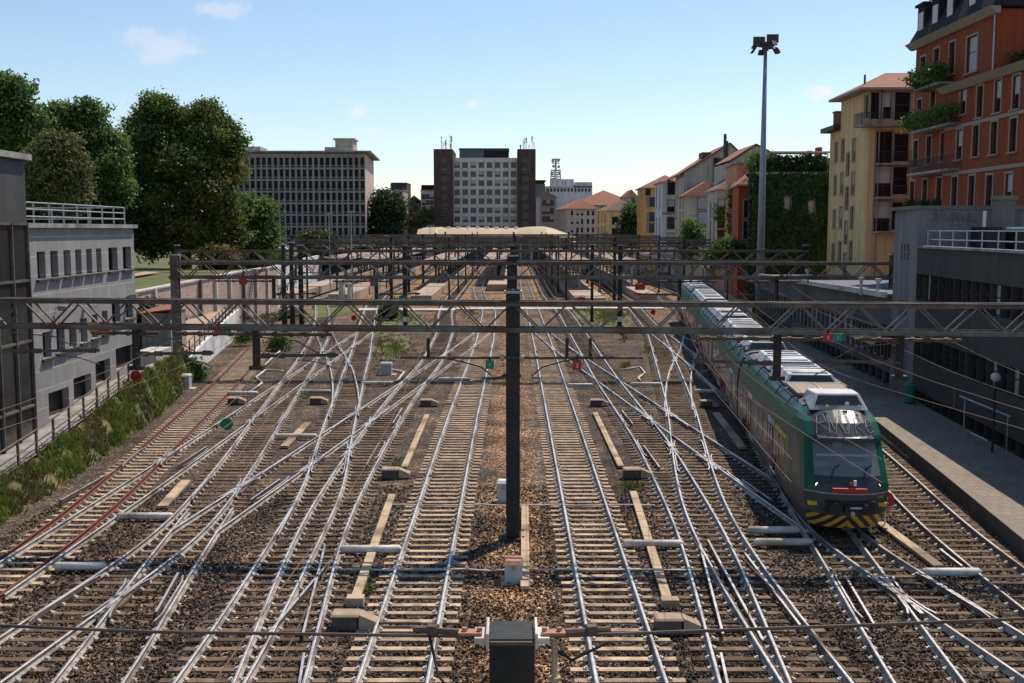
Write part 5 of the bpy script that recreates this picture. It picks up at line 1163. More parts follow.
# ---------------------------------------------------------------- station hall with a wavy roof
def hall():
    d = 305.0; t = thing('station_hall', 'low station hall with a wavy cream roof and dark glass front', 'building', (xat(415, d), d, 0))
    prof = [(415, 237.5), (418, 229.5), (436, 228.8), (438, 229.6), (470, 229.4), (500, 230.2), (518, 230), (532, 228.4), (546, 228.2), (556, 230.2), (566, 234), (577, 237.5)]
    A = [Vector((xat(x, d), d, zat(y, d))) for x, y in prof]; mb = MB()
    for k in range(len(A) - 1):
        a, b = A[k], A[k + 1]; th = Vector((0, 0, -.5)); bk = Vector((0, 26, .6)); fr = Vector((0, -3, 0))
        sl = Vector((0, -4.5, -1.6))
        mb.poly([a + sl, b + sl, b, a], 0); mb.poly([a, b, b + bk, a + bk], 0); mb.poly([a + sl + th, b + sl + th, b + sl, a + sl], 1)
        mb.poly([a + sl + th, a + th + bk, b + th + bk, b + sl + th], 1)
    mb.build('roof', [M['hall_roof'], M['conc_l']], t, smooth=False)
    mb = MB(); mb.box(xat(433, d), xat(575, d), d + 3, d + 3.2, 0, zat(238, d)); mb.build('glass_front', M['glass_b'], t)
    mb = MB()
    for x in range(440, 576, 9): mb.box(xat(x, d) - .12, xat(x, d) + .12, d + 2.7, d + 2.95, 0, zat(237.5, d))
    mb.box(xat(433, d), xat(575, d), d + 2.72, d + 2.94, zat(245, d), zat(245, d) + .3); mb.build('mullions', M['galv'], t)
    for k, x in enumerate((494, 520.5, 531.5, 557, 568)):
        mb = MB(); mb.tube([(xat(x, d), d - 3.5, 0), (xat(x, d), d - 3.5, zat(235 if x < 560 else 238, d))], .35, 8); mb.build('column', M['galv'], t)
    mb = MB()
    for x in range(446, 522, 10): mb.tube([(xat(x, d), d + 12, zat(229.5, d)), (xat(x, d), d + 12, zat(226.3, d))], .55, 8)
    mb.build('roof_vents', M['white'], t)
M['hall_roof'] = mat('hall_roof', (.42, .31, .18), (.48, .36, .22), .15, rough=.6)
hall()
# ---------------------------------------------------------------- right hand row, far to near
def rowhouse(name, label, wall, xc, xl, xr, d, dfar, ye, yr, lw=(), cw=(), roofm='tile', inset=.9, eave=.6, left=(), cam_=(), group='houses along the right side of the yard', roof=True, z0=-.5):
    Xc = xat(xc, d); p = [(Xc, d), (xat(xr, d), d), (xat(xr, d) + .3, dfar), (xat(xl, dfar), dfar)]
    z1 = zat(ye, d); f0, f3 = Face(p[0], p[1]), Face(p[3], p[0]); fs = {0: [], 3: []}
    for (x, y, w, h, *st) in cam_:
        u, z = f0.at(x, y); fs[0].append((u - w / 2, z - h / 2, w, h, *st))
    for (x, y, w, h, *st) in left:
        u, z = f3.at(x, y); fs[3].append((u - w / 2, z - h / 2, w, h, *st))
    return house(name, label, 'house', p, z0, z1, W[wall], fs, (zat(yr, (d + dfar) / 2), inset) if roof else None, group, roofm, eave)
R_ = lambda xs, ys, w, h, *st: [(x, y, w, h, *st) for y in ys for x in xs]
# far pieces
rowhouse('corner_house', 'small yellow corner house with brown hipped roof beside the dark conifer', 'lyel', 607, 596.5, 640, 320, 333, 210.5, 200, roofm='tile_b', cam_=[(615, 220.5, 1.8, 2.2, 'sl'), (615, 232, 1.8, 2.2, 'sl'), (615, 243, 1.8, 2.2, 'sl')], left=R_((598.5, 602, 605), (218, 231, 243), 1.0, 2.6, 'sl'), inset=.9)
rowhouse('pink_house', 'long pale pink house with red tiled roof behind the station hall', 'pink', 567, 556, 597, 372, 392, 208.5, 199.5, cam_=R_((572, 577.5, 582, 588, 593), (213, 221.5, 230, 239), .85, 1.7, ''), left=R_((559, 563), (214, 222, 231), .8, 1.6, ''))
rowhouse('tiled_house', 'house with a broad red tiled roof and white dormers, above the pink house', 'pink', 572, 566, 640, 440, 470, 205, 190.5, cam_=R_((578, 586, 594, 603, 611, 620), (209,), 1.6, 1.8, 'sl'))
rowhouse('low_grey_house', 'dark grey low house right of the tower block', 'grey', 540, 536, 556, 430, 446, 197, 192, roofm='slate', cam_=R_((544, 548, 552), (203, 211, 219), 1.4, 2.2, 'sl'))
rowhouse('beige_flat_house', 'beige narrow house under the far red roofs', 'beige', 626, 620, 637, 410, 425, 196.5, 190, cam_=R_((629, 633), (201, 208), 1.3, 2.0, 'sl'))
def white_office():
    d = 540.0; X = lambda x: xat(x, d); Z = lambda y: zat(y, d)
    t = thing('office_building', 'long white office with a sign board and a lattice aerial tower on its roof', 'building', (X(536), d, 0))
    fc = Face((X(545), d), (X(592), d)); cs = [(fc.upx(546.5 + 3.45 * k), Z(191.8), 1.1, 1.7) for k in range(13)]
    mb = MB(); face_wall(mb, fc, 0, Z(187.5), cs, .3); mb.box(X(545), X(592), d + .4, d + 18, 0, Z(187.5)); mb.box(X(550.3), X(573.5), d - .6, d + 8, Z(187.5) + .05, Z(179.2)); mb.box(X(574.5), X(592), d + 1, d + 9, Z(187.5) + .05, Z(182)); mb.build('wall', W['white'], t)
    for c in cs: add_window(t, fc.P(c[0], c[1]), fc.rot, c[2], c[3], .3, 'frame_d', 'glass', 'c')
    mb = MB(); mb.box(X(545), X(592), d - .5, d - .02, Z(187.4), Z(186.3)); mb.build('cornice', M['slate'], t)
    mb = MB(); mb.box(X(534), X(545) - .1, d - 3, d + 10, 0, Z(184)); mb.build('side_wing', M['glass_b'], t)
    mb = MB(); mb.hexa([(X(535), d - 4, Z(184) + .1), (X(544), d - 4, Z(184) + .1), (X(544), d + 8, Z(184) + .1), (X(535), d + 8, Z(184) + .1), (X(533), d - 5, Z(180.5)), (X(546), d - 5, Z(180.5)), (X(546), d + 9, Z(180.5)), (X(533), d + 9, Z(180.5))]); mb.build('roof_funnel', M['slate'], t)
    sg = MB(); sg.box(X(553), X(570), d - .85, d - .63, Z(185.6), Z(181)); s = sg.build('sign_board', M['white'], t)
    letters('o', (X(557), d - .9, Z(184.8)), 3.3, M['red'], s, t, name='sign_text'); letters('rs', (X(564), d - .9, Z(184.8)), 3.3, M['slate'], s, t, name='sign_text')
    mb = MB(); x0, x1 = X(550.8), X(560.8)
    for x in (x0, x1):
        for y in (d + 2, d + 6): mb.tube([(x, y, Z(179.2)), (x + (.3 if x == x0 else -.3), y, Z(169.5))], .22, 5)
    for k in range(5):
        z = Z(178.5 - 2.2 * k); 
        for y in (d + 2, d + 6): mb.tube([(x0, y, z), (x1, y, z)], .16, 4); mb.tube([(x0, y, z), (x1, y, min(z + 1.1, Z(169.5)))], .12, 4)
    xm = (x0 + x1) / 2
    mb.tube([(xm, d + 4, Z(170)), (xm, d + 4, Z(158))], .5, 6); mb.box(xm - 2.4, xm + 2.4, d + 3, d + 5, Z(170.3), Z(169.5)); mb.box(xm - 1.9, xm + 1.9, d + 3, d + 5, Z(163), Z(162.3)); mb.box(xm - 2.0, xm + 2.2, d + 3, d + 5, Z(159.5), Z(158.2))
    for k, (dx, z) in enumerate(((-1.5, 160.8), (1.2, 160.4), (-1.2, 166), (1.4, 166.5), (1.8, 172.5), (-2.0, 174))): mb.tube([(xm + dx, d + 2.6, Z(z)), (xm + dx, d + 2.1, Z(z))], .75, 8)
    mb.build('aerial_tower', M['galv'], t)
white_office()
# houses left of the tower block
rowhouse('beige_block', 'beige block with flat roof behind the dark tree, right of the office slab', 'beige', 378, 377, 403.5, 385, 400, 190.5, 188, cam_=R_((383, 388, 393, 398), (196, 203, 210, 217), 1.2, 1.8, 'sl'), roof=False, roofm='conc', eave=.3, group='blocks left of the brick tower')
rowhouse('dark_block', 'dark glass block standing behind the beige one', 'brown', 392, 391, 407, 430, 445, 183.5, 183, cam_=R_((395.5, 399.5, 403.5), (188, 193), 2.2, 1.6, 'c', 'glass_b'), roof=False, roofm='slate', eave=.2, group='blocks left of the brick tower')
rowhouse('grey_villa', 'grey house with dormer gable between the blocks left of the tower', 'grey', 407, 405, 421.5, 440, 455, 203, 195.5, roofm='slate', cam_=R_((411, 416), (209, 216), 1.6, 2.2, 'sl'), group='blocks left of the brick tower')
rowhouse('white_block', 'white block with red band and dark top, touching the brick tower', 'white', 421.5, 421, 436, 430, 445, 190, 186, cam_=R_((424, 428, 432), (196.5, 202.5, 208.5, 214.5), 1.5, 1.9, 'l'), roof=False, roofm='slate', eave=.2, group='blocks left of the brick tower')
mb = MB(); mb.box(xat(421.6, 431), xat(436, 431), 431, 444, zat(190, 430) + .36, zat(184.8, 430)); mb.mat(1).box(xat(423, 429.5), xat(431, 429.5), 429.4, 429.7, zat(190.6, 430), zat(189.2, 430))
tag(mb.build('roof_pavilion', [M['slate'], M['red']]), 'dark pavilion with a red sign strip on top of the white block', 'roof pavilion')
# ochre, white, beige, cream, salmon, red
rowhouse('ochre_house', 'tall ochre house with tiled hip roof at the far end of the row', 'ochre', 643, 637, 690, 255, 268, 187.5, 175.5, left=R_((638.7, 641), (193, 202, 214, 227, 240), 1.0, 2.1, 'sl'), cam_=R_((652,), (202, 217, 228), 1.3, 2.2, 'slh') + [(647.5, 192, 1.2, 1.6, 'sl')])
tW, fW, rW = rowhouse('white_house', 'white house with grey windows between the ochre and the big beige house', 'white', 662, 654.5, 705, 228, 242, 181.5, 172, left=R_((656.3, 659.5), (192, 203, 223, 233, 244), 1.0, 2.2, 'sl'), cam_=R_((670.7,), (188.5, 206, 223, 239), 1.5, 2.5, 'sl') )
mb = MB(); f = fW[0]; mb.beam(f.P(0, zat(213.5, 228), .1), f.P(f.L, zat(213.5, 228), .1), .3, .45); mb.build('string_course', M['conc'], tW)
def beige_big():
    d, df = 205.0, 222.0; Xc = xat(683, d); Xr = xat(745, d); Xf = xat(675, df)
    t = thing('gabled_house', 'big beige house whose blank gable and red roof rise over the cream house', 'house', (Xc, d, -.5), 'houses along the right side of the yard')
    ze, zr = zat(172.5, d), zat(146, 212); xr = xat(728, d); f3 = Face((Xf, df), (Xc, d)); cs = []
    for x in (677.5, 681):
        for y in (187, 201, 214, 227, 240): u, z = f3.at(x, y); cs.append((u - .5, z - 1.1, 1.0, 2.2))
    mb = MB(); face_wall(mb, f3, -.5, ze, cs, .2)
    a0, a1, a2, a3 = (Xc, d, -.5), (xr, d, -.5), (xr, d, zr), (Xc, d, ze)
    mb.poly([a0, a1, a2, a3]); mb.poly([(xr, d, -.5), (Xr, d, -.5), (Xr, d, zr - 3.5), (xr, d, zr)]); mb.poly([(Xf, df, -.5), (Xf, df, ze), (Xr, df, zr - 1), (Xr, df, -.5)])
    mb.build('wall', W['beige'], t)
    for c in cs: add_window(t, f3.P(c[0], c[1]), f3.rot, c[2], c[3], .2, 'frame_w', 'glass', 'sl')
    rb = MB(); o = .7
    A = [Vector((Xc - .9, d - o, ze - .25)), Vector((xr, d - o, zr + .1)), Vector((xr + 1.0, df + 6, zr + .4)), Vector((Xf - .9, df + 6, ze - .2))]
    rb.poly(A); th = Vector((0, 0, -.3)); rb.poly([A[0] + th, A[1] + th, A[1], A[0]], 1); rb.poly([A[3] + th, A[0] + th, A[0], A[3]], 1); rb.poly([A[0] + th, A[3] + th, A[2] + th, A[1] + th], 1)
    Bq = [A[1], Vector((Xr + .5, d - o, zr - 3.4)), Vector((Xr + 1.5, df + 6, zr - 3.2)), A[2]]; rb.poly(Bq)
    rf = rb.build('roof', [M['tile'], M['frame_d']], t)
    mb = MB(); mb.box(xat(712.5, d), xat(721.5, d), d - .25, d - .02, zat(182.5, d), zat(158, d)); mb.build('stair_glazing', M['glass'], t)
    for x, y0 in ((723.3, 134), (725.8, 141)): p = xat(x, 200); mb = MB(); mb.tube([(p, 200, 2), (p, 200, zat(y0, 200))], .28 if x < 724 else .18, 8); mb.build('flue', M['frame_d'], t)
    mb = MB(); mb.box(xat(700, 208), xat(709, 208), 207, 211, zat(158, 208), zat(152.5, 208)); mb.build('dormer', M['tile_b'], rf)
beige_big()
rowhouse('cream_house', 'small cream house with red roof and blue-grey shutters below the blank gable', 'cream', 685, 677.5, 728, 195, 205, 195.5, 182, left=R_((680, 683), (203, 217, 230, 241), .9, 1.9, 'sl'), cam_=R_((702.3,), (203, 218, 233), 1.9, 2.3, 'sl', 'blind') , inset=.5)
rowhouse('narrow_house', 'narrow beige house with a green balcony between cream and salmon houses', 'beige', 717, 706.5, 750, 165, 178, 189, 178, roofm='tile_b', left=R_((710.5, 714), (197, 210, 228, 243), .9, 2.2, 'sl'), cam_=R_((721,), (206, 222, 236), 1.1, 2.1, 'sl'))
rowhouse('salmon_house', 'tall salmon house with a grey cornice behind the dark red house', 'salmon', 736, 725, 772, 150, 160, 164, 158, roof=False, roofm='conc', eave=.7, left=R_((729,), (176, 194, 214, 232), 1.2, 2.7, 'sl'))
def gable():
    d = 172.0; t = thing('gabled_house', 'pale gable wall with dark roof edges peeking over the salmon house', 'house', (xat(728, d), d, 0), 'houses along the right side of the yard')
    p = [(xat(727, d), zat(163, d)), (xat(753.6, d), zat(146, d)), (xat(780, d), zat(160, d))]
    mb = MB(); mb.poly([(p[0][0], d, -.5), (p[2][0], d, -.5), (p[2][0], d, p[2][1]), (p[1][0], d, p[1][1]), (p[0][0], d, p[0][1])]); mb.poly([(p[0][0], d + 12, -.5), (p[0][0], d, -.5), (p[0][0], d, p[0][1]), (p[0][0], d + 12, p[0][1])]); mb.build('wall', W['beige'], t)
    mb = MB()
    for a, b in ((p[0], p[1]), (p[1], p[2])):
        A, B = Vector((a[0], d - .6, a[1])), Vector((b[0], d - .6, b[1])); k = Vector((0, 13, 0)); h = Vector((0, 0, .35)); mb.poly([A + h, B + h, B + h + k, A + h + k], 0); mb.poly([A, B, B + h, A + h], 1); mb.poly([A, A + k, B + k, B], 1)
    mb.build('roof', [M['tile'], M['frame_d']], t)
gable()
rowhouse('red_house', 'dark red house with tiled roof touching the creeper covered block', 'red', 738, 731.5, 775, 138, 147, 184.5, 170, left=R_((734.5,), (194, 214, 234), .9, 2.2, 'sl'), cam_=R_((748.5,), (191, 209, 230), 1.3, 2.2, 'sl'), inset=.9)
# creeper covered block
def ivy_block():
    d, df = 125.0, 137.0; x0, x1 = xat(752, d), xat(835, d); z1 = zat(175, d)
    t, fc, rf = house('creeper_block', 'block completely covered in dark green creeper behind the tall light mast', 'house', [(x0, d), (x1, d), (x1 + 3, df), (x0 + 2.6, df)], -.5, z1, W['grey'], {0: [(fcu, zz, .8, 1.5, 'l', 'blind') for fcu, zz in ((xat(783, d) - x0, zat(209, d)), (xat(807, d) - x0, zat(213, d)))]}, None, None, 'conc', .1)
    return t, x0, x1, z1, d, df
IVY = ivy_block()
mb = MB(); mb.box(xat(806, 140), xat(835, 140), 140, 150, 10, zat(158, 140)); mb.box(xat(808, 140), xat(812, 140), 141, 142.5, zat(158, 140), zat(150, 140)); mb.box(xat(818, 140), xat(822, 140), 141, 142.5, zat(158, 140), zat(146.5, 140))
t = thing('roof_house', 'brown roof house with two chimneys behind the creeper hedge', 'house', (xat(806, 140), 140, 10)); mb.build('wall', W['red'], t)
# yellow house
def yellow_house():
    d, dm, df = 100.0, 108.6, 113.0; Xc = xat(866, d); z1 = zat(88, d); z2 = zat(127, 111)
    p = [(Xc, d), (Xc + 15, d), (Xc + 15, dm), (xat(837.5, dm), dm)]
    f3 = Face(p[3], p[0]); f0 = Face(p[0], p[1]); fs = {0: [], 3: []}
    for y in (150, 183.5, 217.5, 252):
        for x in (840.5, 851.5): u, z = f3.at(x, y); fs[3].append((u - .4, z - 1.0, .8, 2.0, 'sl'))
    for y in (170, 204, 238, 270): u, z = f3.at(846, y - 4); fs[3].append((u - .42, z - 1.0, .84, 2.2, 's'))
    for x, w in ((862.5, 1.0), (844.5, .9)): u, z = f3.at(x, 107); fs[3].append((u - w / 2, z - 1.0, w, 2.0, 's'))
    for y in (105.5, 147, 180, 215.5): 
        u, z = f0.at(898, y); fs[0].append((u - .7, z - 1.3, 1.4, 2.5, 'sc', 'glass_dull'))
    for y in (147, 181, 216): u, z = f0.at(881.5, y); fs[0].append((u - .75, z - 1.5, 1.5, 2.9, 'sm', 'glass_dull'))
    for x in (872, 881.5): u, z = f0.at(x, 105.5); fs[0].append((u - .5, z - 1.2, 1.0, 2.4, 'sm', 'glass_dull'))
    u, z = f0.at(884, 252); fs[0].append((u - 1.9, z - 1.6, 3.8, 3.0, 'ms', 'glass_dull'))
    t, FC, rf = house('yellow_house', 'tall yellow apartment house with railed balconies and tiled hip roof next to the orange one', 'house', p, -.5, z1, W['yellow'], fs, (zat(74, 105), .9), None, 'tile', .9)
    for y in (163.5, 197, 231): balcony(t, FC[0], .6 if 1 else 0, 9.2, zat(y, d), 1.15)
    balcony(t, FC[0], -.9, 9.5, zat(125.5, d), 1.3)
    f = FC[3]; balcony(t, f, f.L - 1.8, f.L + .3, zat(124, d), .9)
    mb = MB(); a = f0.P(4.4, zat(98, d), .02); mb.box(a.x, a.x + .9, a.y - .45, a.y, a.z, a.z + .75); ac = mb.build('air_conditioner', M['white'], t); mb = MB(); mb.tube([(a.x + .4, a.y - .47, a.z + .37), (a.x + .4, a.y - .45, a.z + .37)], .28, 12); mb.build('fan', M['black'], ac)
    mb = MB(); c = f0.P(.9, 0, .08); mb.tube([(c.x, c.y, 5), (c.x, c.y, z1 - .3)], .07, 6); mb.build('downpipe', M['frame_s'], t)
    # lower rear wing
    q = [(xat(837.5, dm) + .2, dm + .02), (Xc + 14, dm + .02), (Xc + 14, df), (xat(827.5, df), df)]; g3 = Face(q[3], q[0]); wb = MB(); cs = []
    for y in (152, 185, 219, 253): u, z = g3.at(834, y); cs.append((u - .4, z - .9, .8, 1.8))
    cs = [c for c in cs if c[0] > .1 and c[0] + c[2] < g3.L - .1]
    face_wall(wb, g3, -.5, z2, cs, .18); wb.poly([(q[0][0], q[0][1], z2), (q[1][0], q[1][1], z2), (q[2][0], q[2][1], z2), (q[3][0], q[3][1], z2)]); wb.poly([(q[2][0], q[2][1], -.5), (q[3][0], q[3][1], -.5), (q[3][0], q[3][1], z2), (q[2][0], q[2][1], z2)])
    wb.build('rear_wing', W['yellow'], t)
    for c in cs: add_window(t, g3.P(c[0], c[1]), g3.rot, c[2], c[3], .18, 'frame_s', 'glass', 'sl')
    rb = MB(); e = g3.n * .9; a, b = Vector((q[3][0], q[3][1] + .5, z2)) + e, Vector((q[0][0], q[0][1] + .05, z2)) + e; up = Vector((5, 0, 1.6)); rb.poly([a, b, b + up, a + up], 0); dn = Vector((0, 0, -.45)); rb.poly([a + dn, b + dn, b, a], 1); rb.poly([a + dn, a + dn + Vector((2, 0, 0)), b + dn + Vector((2, 0, 0)), b + dn], 1); rb.poly([b + dn, b + dn + Vector((5, 0, .2)), b + up, b], 1); rb.build('rear_roof', [M['tile_b'], M['frame_d']], t)
    chimney(rf, t, xat(835.5, 112), 112, z2, z2 + 1.5, .9)
    mb = MB(); mb.tube([(Xc + 5.5, 105, zat(76, 105)), (Xc + 5.5, 105, zat(72, 105))], .06, 5); mb.tube([(Xc + .4, 103, z1 + .2), (Xc + .4, 103, z1 + 1.6)], .1, 6); mb.build('vent_pipe', M['frame_d'], rf)
yellow_house()
# orange house
def orange_house():
    Xf = 32.3; dn, dm, df = 60.0, 73.7, 88.2; z2 = 24.3; zl = 19.9
    t = thing('orange_house', 'big orange apartment house with dark mansard roof and planted balconies', 'house', (Xf, dm, 0))
    f = Face((Xf, df), (Xf, dm)); fl = Face((Xf - .35, df - 7.2), (Xf - .35, dn)); rects = []; low = []
    def w(fc, x, y, wd, h, lst, st='sl'): u, z = fc.at(x, y); lst.append((u - wd / 2, z - h / 2, wd, h, st))
    for x, y, wd, h in ((917, 71, 1.05, 2.2), (930, 62.5, 1.0, 2.1), (945, 58, 1.05, 2.3), (964.5, 54, 1.75, 2.5)): w(f, x, y, wd, h, rects)
    for x, y in ((915, 113), (928, 105), (913, 154), (926, 150), (940, 147), (911, 194.5), (923.6, 193), (937.6, 192)): w(f, x, y, .95, 2.1, rects)
    for x, y in ((940, 103), (958, 99), (974.5, 101.5), (992, 96), (1010, 92), (956, 144.5), (972, 141), (990, 138), (1009, 135), (953, 191.5), (970, 191), (987.6, 191), (1007, 190)): w(fl, x, y, .95, 2.1, low)
    mb = MB(); face_wall(mb, f, 0, z2, rects, .2)
    face_wall(mb, fl, 0, zl, [r for r in low if r[0] > .1], .2)
    mb.poly([(Xf - .35, fl.a.y, 0), (Xf - .35, fl.a.y, zl), (Xf, fl.a.y, zl), (Xf, fl.a.y, 0)]); mb.poly([(Xf - .35, dn, zl), (Xf + 14, dn, zl), (Xf + 14, dm, zl), (Xf - .35, dm, zl)]); mb.poly([(Xf - .35, fl.a.y, zl), (Xf - .35, dm, zl), (Xf, dm, zl), (Xf, fl.a.y, zl)])
    g = Face((Xf, dm), (Xf + 16, dm)); face_wall(mb, g, zl, z2, [(3.2, zl + .05, 4.5, 2.6)], .3); mb.poly([(Xf, df, 0), (Xf, df, z2), (Xf + 16, df, z2), (Xf + 16, df, 0)]); mb.poly([(Xf - .35, dn, 0), (Xf + 14, dn, 0), (Xf + 14, dn, zl), (Xf - .35, dn, zl)])
    mb.build('wall', W['orange'], t)
    for r in rects: add_window(t, f.P(r[0], r[1]), f.rot, r[2], r[3], .2, 'frame_s', 'blind' if r[2] > 1.5 else 'glass', 'sl' + ('c' if rng.random() < .5 else ''))
    for r in low:
        if r[0] > .1: add_window(t, fl.P(r[0], r[1]), fl.rot, r[2], r[3], .2, 'frame_s', 'glass', 'sl' + ('b' if rng.random() < .4 else ''))
    add_window(t, g.P(3.2, zl + .05), g.rot, 4.5, 2.6, .3, 'frame_s', 'glass', 'm')
    mb = MB()
    for fc, z, a, b in ((f, z2, -.6, f.L + .5), (fl, zl, -.1, fl.L)): mb.hexa([fc.P(a, z - .35, .25), fc.P(b, z - .35, .25), fc.P(b, z - .35, .003), fc.P(a, z - .35, .003), fc.P(a, z + .1, .75), fc.P(b, z + .1, .75), fc.P(b, z + .1, .003), fc.P(a, z + .1, .003)])
    for z in (16.9, 13.6): mb.hexa([fl.P(.2, z, .08), fl.P(fl.L, z, .08), fl.P(fl.L, z, .003), fl.P(.2, z, .003), fl.P(.2, z + .25, .08), fl.P(fl.L, z + .25, .08), fl.P(fl.L, z + .25, .003), fl.P(.2, z + .25, .003)])
    mb.build('cornice', M['frame_s'], t)
    rb = MB(); x0 = Xf - .5; zt = z2 + 3.4; rb.hexa([(x0, dm - .4, z2 + .12), (Xf + 16, dm - .4, z2 + .12), (Xf + 16, df + .5, z2 + .12), (x0, df + .5, z2 + .12), (x0 + 1.6, dm + .8, zt), (Xf + 15, dm + .8, zt), (Xf + 15, df - .8, zt), (x0 + 1.6, df - .8, zt)]); rf = rb.build('mansard_roof', M['slate'], t)
    for k, x in enumerate((918.5, 932.5, 947, 969)):
        d = 32.9 * F / (x - 512); q = MB(); q.box(x0 + .5, x0 + 2.4, d - .75, d + .75, z2 + .6, z2 + 2.9); q.box(x0 + .3, x0 + 2.6, d - .9, d + .9, z2 + 2.9, z2 + 3.1); do = q.build('dormer', M['slate'], rf)
        q = MB(); q.box(x0 + .46, x0 + .49, d - .5, d + .5, z2 + 1.0, z2 + 2.4); q.build('dormer_window', M['frame_w'], do)
    for x in (948.5, 956.5): d = 34 * F / (x - 512); chimney(rf, t, 34.2, d, zt - .5, zt + 1.3, 1.0, 'slate')
    global ORB
    ORB = []
    for fc, xa, xb, y in ((f, 924, 948, 85.5), (f, 921, 961, 127), (f, 919.5, 962, 171)):
        u0, u1 = fc.upx(xa), fc.upx(xb); z = fc.at((xa + xb) / 2, y)[1]; o = balcony(t, fc, u0, u1, z, 1.2); ORB.append((o, fc, u0, u1, z, t))
    mb = MB(); c = f.P(f.L - .15, 0, .1); mb.tube([(c.x, c.y, 10), (c.x, c.y, z2 - .3)], .06, 6); mb.build('downpipe', M['galv'], t)
    ORB.append((t, g, 1.0, 9.0, zl, t))
orange_house()
# platform buildings on the right
def stair_block():
    A, Bp = (22.0, 58.8), (22.35, 63.4); z1 = 10.76
    t = thing('stair_block', 'pale grey stair block with groups of small slots beside the railed terrace', 'building', (22, 58.8, 0), 'platform buildings at right')
    p = [A, (30.5, 58.8), (30.5, 63.4), Bp]; f3 = Face(Bp, A); cs = []
    for y0 in (248, 256.5, 304, 312): 
        for x in (902.4, 905.6, 908.8): u, z = f3.at(x, y0); cs.append((u - .16, z - .2, .32, .42))
    mb = MB(); face_wall(mb, f3, -.5, z1, cs, .3); f0 = Face(A, p[1]); face_wall(mb, f0, -.5, z1, [], .2); mb.poly([(q[0], q[1], z1) for q in p]); mb.poly([(p[1][0], p[1][1], -.5), (p[2][0], p[2][1], -.5), (p[2][0], p[2][1], z1), (p[1][0], p[1][1], z1)]); mb.poly([(p[2][0], p[2][1], -.5), (p[3][0], p[3][1], -.5), (p[3][0], p[3][1], z1), (p[2][0], p[2][1], z1)])
    mb.build('wall', W['stair'], t)
    mb = MB()
    for c in cs: mb.poly([f3.P(c[0], c[1], -.28), f3.P(c[0] + c[2], c[1], -.28), f3.P(c[0] + c[2], c[1] + c[3], -.28), f3.P(c[0], c[1] + c[3], -.28)])
    mb.build('slots', M['black'], t)
    mb = MB(); rr = random.Random(4)                                  # worn relief strokes, unreadable in the photograph
    for k in range(15):
        x = xat(932 + 3.1 * k, 58.7); z = zat(221.5, 58.7) + rr.uniform(-.1, .35); h = rr.uniform(.15, .5)
        mb.beam((x, 58.765, z), (x + rr.uniform(-.12, .12), 58.765, z + h), .04, .05); mb.beam((x, 58.76, z + h * rr.random()), (x + .12, 58.76, z + h * rr.random()), .04, .05)
    mb.build('relief_lettering', W['stair'], t)
    mb = MB(); mb.box(21.93, 30.6, 58.72, 63.6, z1, z1 + .2); mb.build('coping', M['conc_d'], t)
stair_block()
def terrace():
    pl = [(20.2, 33.0), (20.35, 38), (20.8, 43.9), (22.0, 58.78)]
    t = thing('terrace_building', 'dark low building with window bands and a railed roof terrace along the right platform', 'building', (20.8, 43.9, 0), 'platform buildings at right')
    zt = 8.7; mb = MB(); bands = ((5.9, 7.3), (2.75, 3.95), (.35, 1.0)); wins = []
    for i in range(3, 0, -1):
        fc = Face(pl[i], pl[i - 1]); k = max(2, round(fc.L / 1.25)); rs = []
        for z0, z1 in bands:
            for j in range(k): rs.append((j * fc.L / k + .03, z0, fc.L / k - .06, z1 - z0))
        face_wall(mb, fc, 0, zt, rs, .3)
        for j, r in enumerate(rs): wins.append((fc, r))
    mb.poly([(20.2, 33, zt - .5), (32, 33, zt - .5), (32, 58.78, zt - .5), (22.0, 58.78, zt - .5)]); mb.poly([(20.2, 33, 0), (32, 33, 0), (32, 33, zt), (20.2, 33, zt)][::-1])
    mb.build('wall', W['terr'], t)
    cb = MB()
    for i in range(3):
        a, b = Vector((*pl[i], zt)), Vector((*pl[i + 1], zt)); cb.beam(a + Vector((.1, 0, .06)), b + Vector((.1, 0, .06)), .5, .12)
    cb.build('coping', M['conc'], t)
    for fc, r in wins: add_window(t, fc.P(r[0], r[1]), fc.rot, round(r[2], 2), round(r[3], 2), .3, 'frame_d', 'blind' if rng.random() < .22 and r[1] > 2 else 'glass', 'c' if r[3] > 1.2 else '')
    rb = MB()
    L_ = [(20.9, 34), (21.2, 43.9), (22.35, 58.3)]
    for a, b in zip(L_[:-1], L_[1:]):
        A, Bv = Vector((*a, zt - .5)), Vector((*b, zt - .5)); n = int((Bv - A).length / 1.9)
        for k in range(n + 1): q = A.lerp(Bv, k / n); rb.tube([q, q + Vector((0, 0, 1.45))], .035, 6)
        for h in (.95, 1.4): rb.tube([A + Vector((0, 0, h)), Bv + Vector((0, 0, h))], .03, 6)
    rb.build('railing', M['galv'], t)
    mb = MB(); x = xat(1003, 57); mb.tube([(x, 57, zt - .5), (x, 57, zat(198, 57))], .55, 12); mb.tube([(x, 57, zat(200, 57)), (x, 57, zat(196, 57))], .68, 12); mb.build('flue', M['conc_d'], t)
    mb = MB(); x = xat(984, 57); mb.tube([(x, 57, zt - .5), (x, 57, zat(211, 57))], .09, 8); mb.build('vent_pipe', M['white'], t)
    mb = MB(); mb.box(xat(983, 56), xat(998, 56), 55.5, 57.5, zt - .5, zat(227, 56)); mb.box(xat(1010, 56), xat(1024, 56) + 3, 55.5, 57.5, zt - .5, zat(231, 56)); mb.build('roof_cabin', M['black'], t)
    mb = MB(); mb.box(xat(1008, 55), xat(1022, 55) + 2, 54.6, 55.2, zat(229, 55), zat(227, 55)); mb.build('strip_sign', M['white'], t)
terrace()
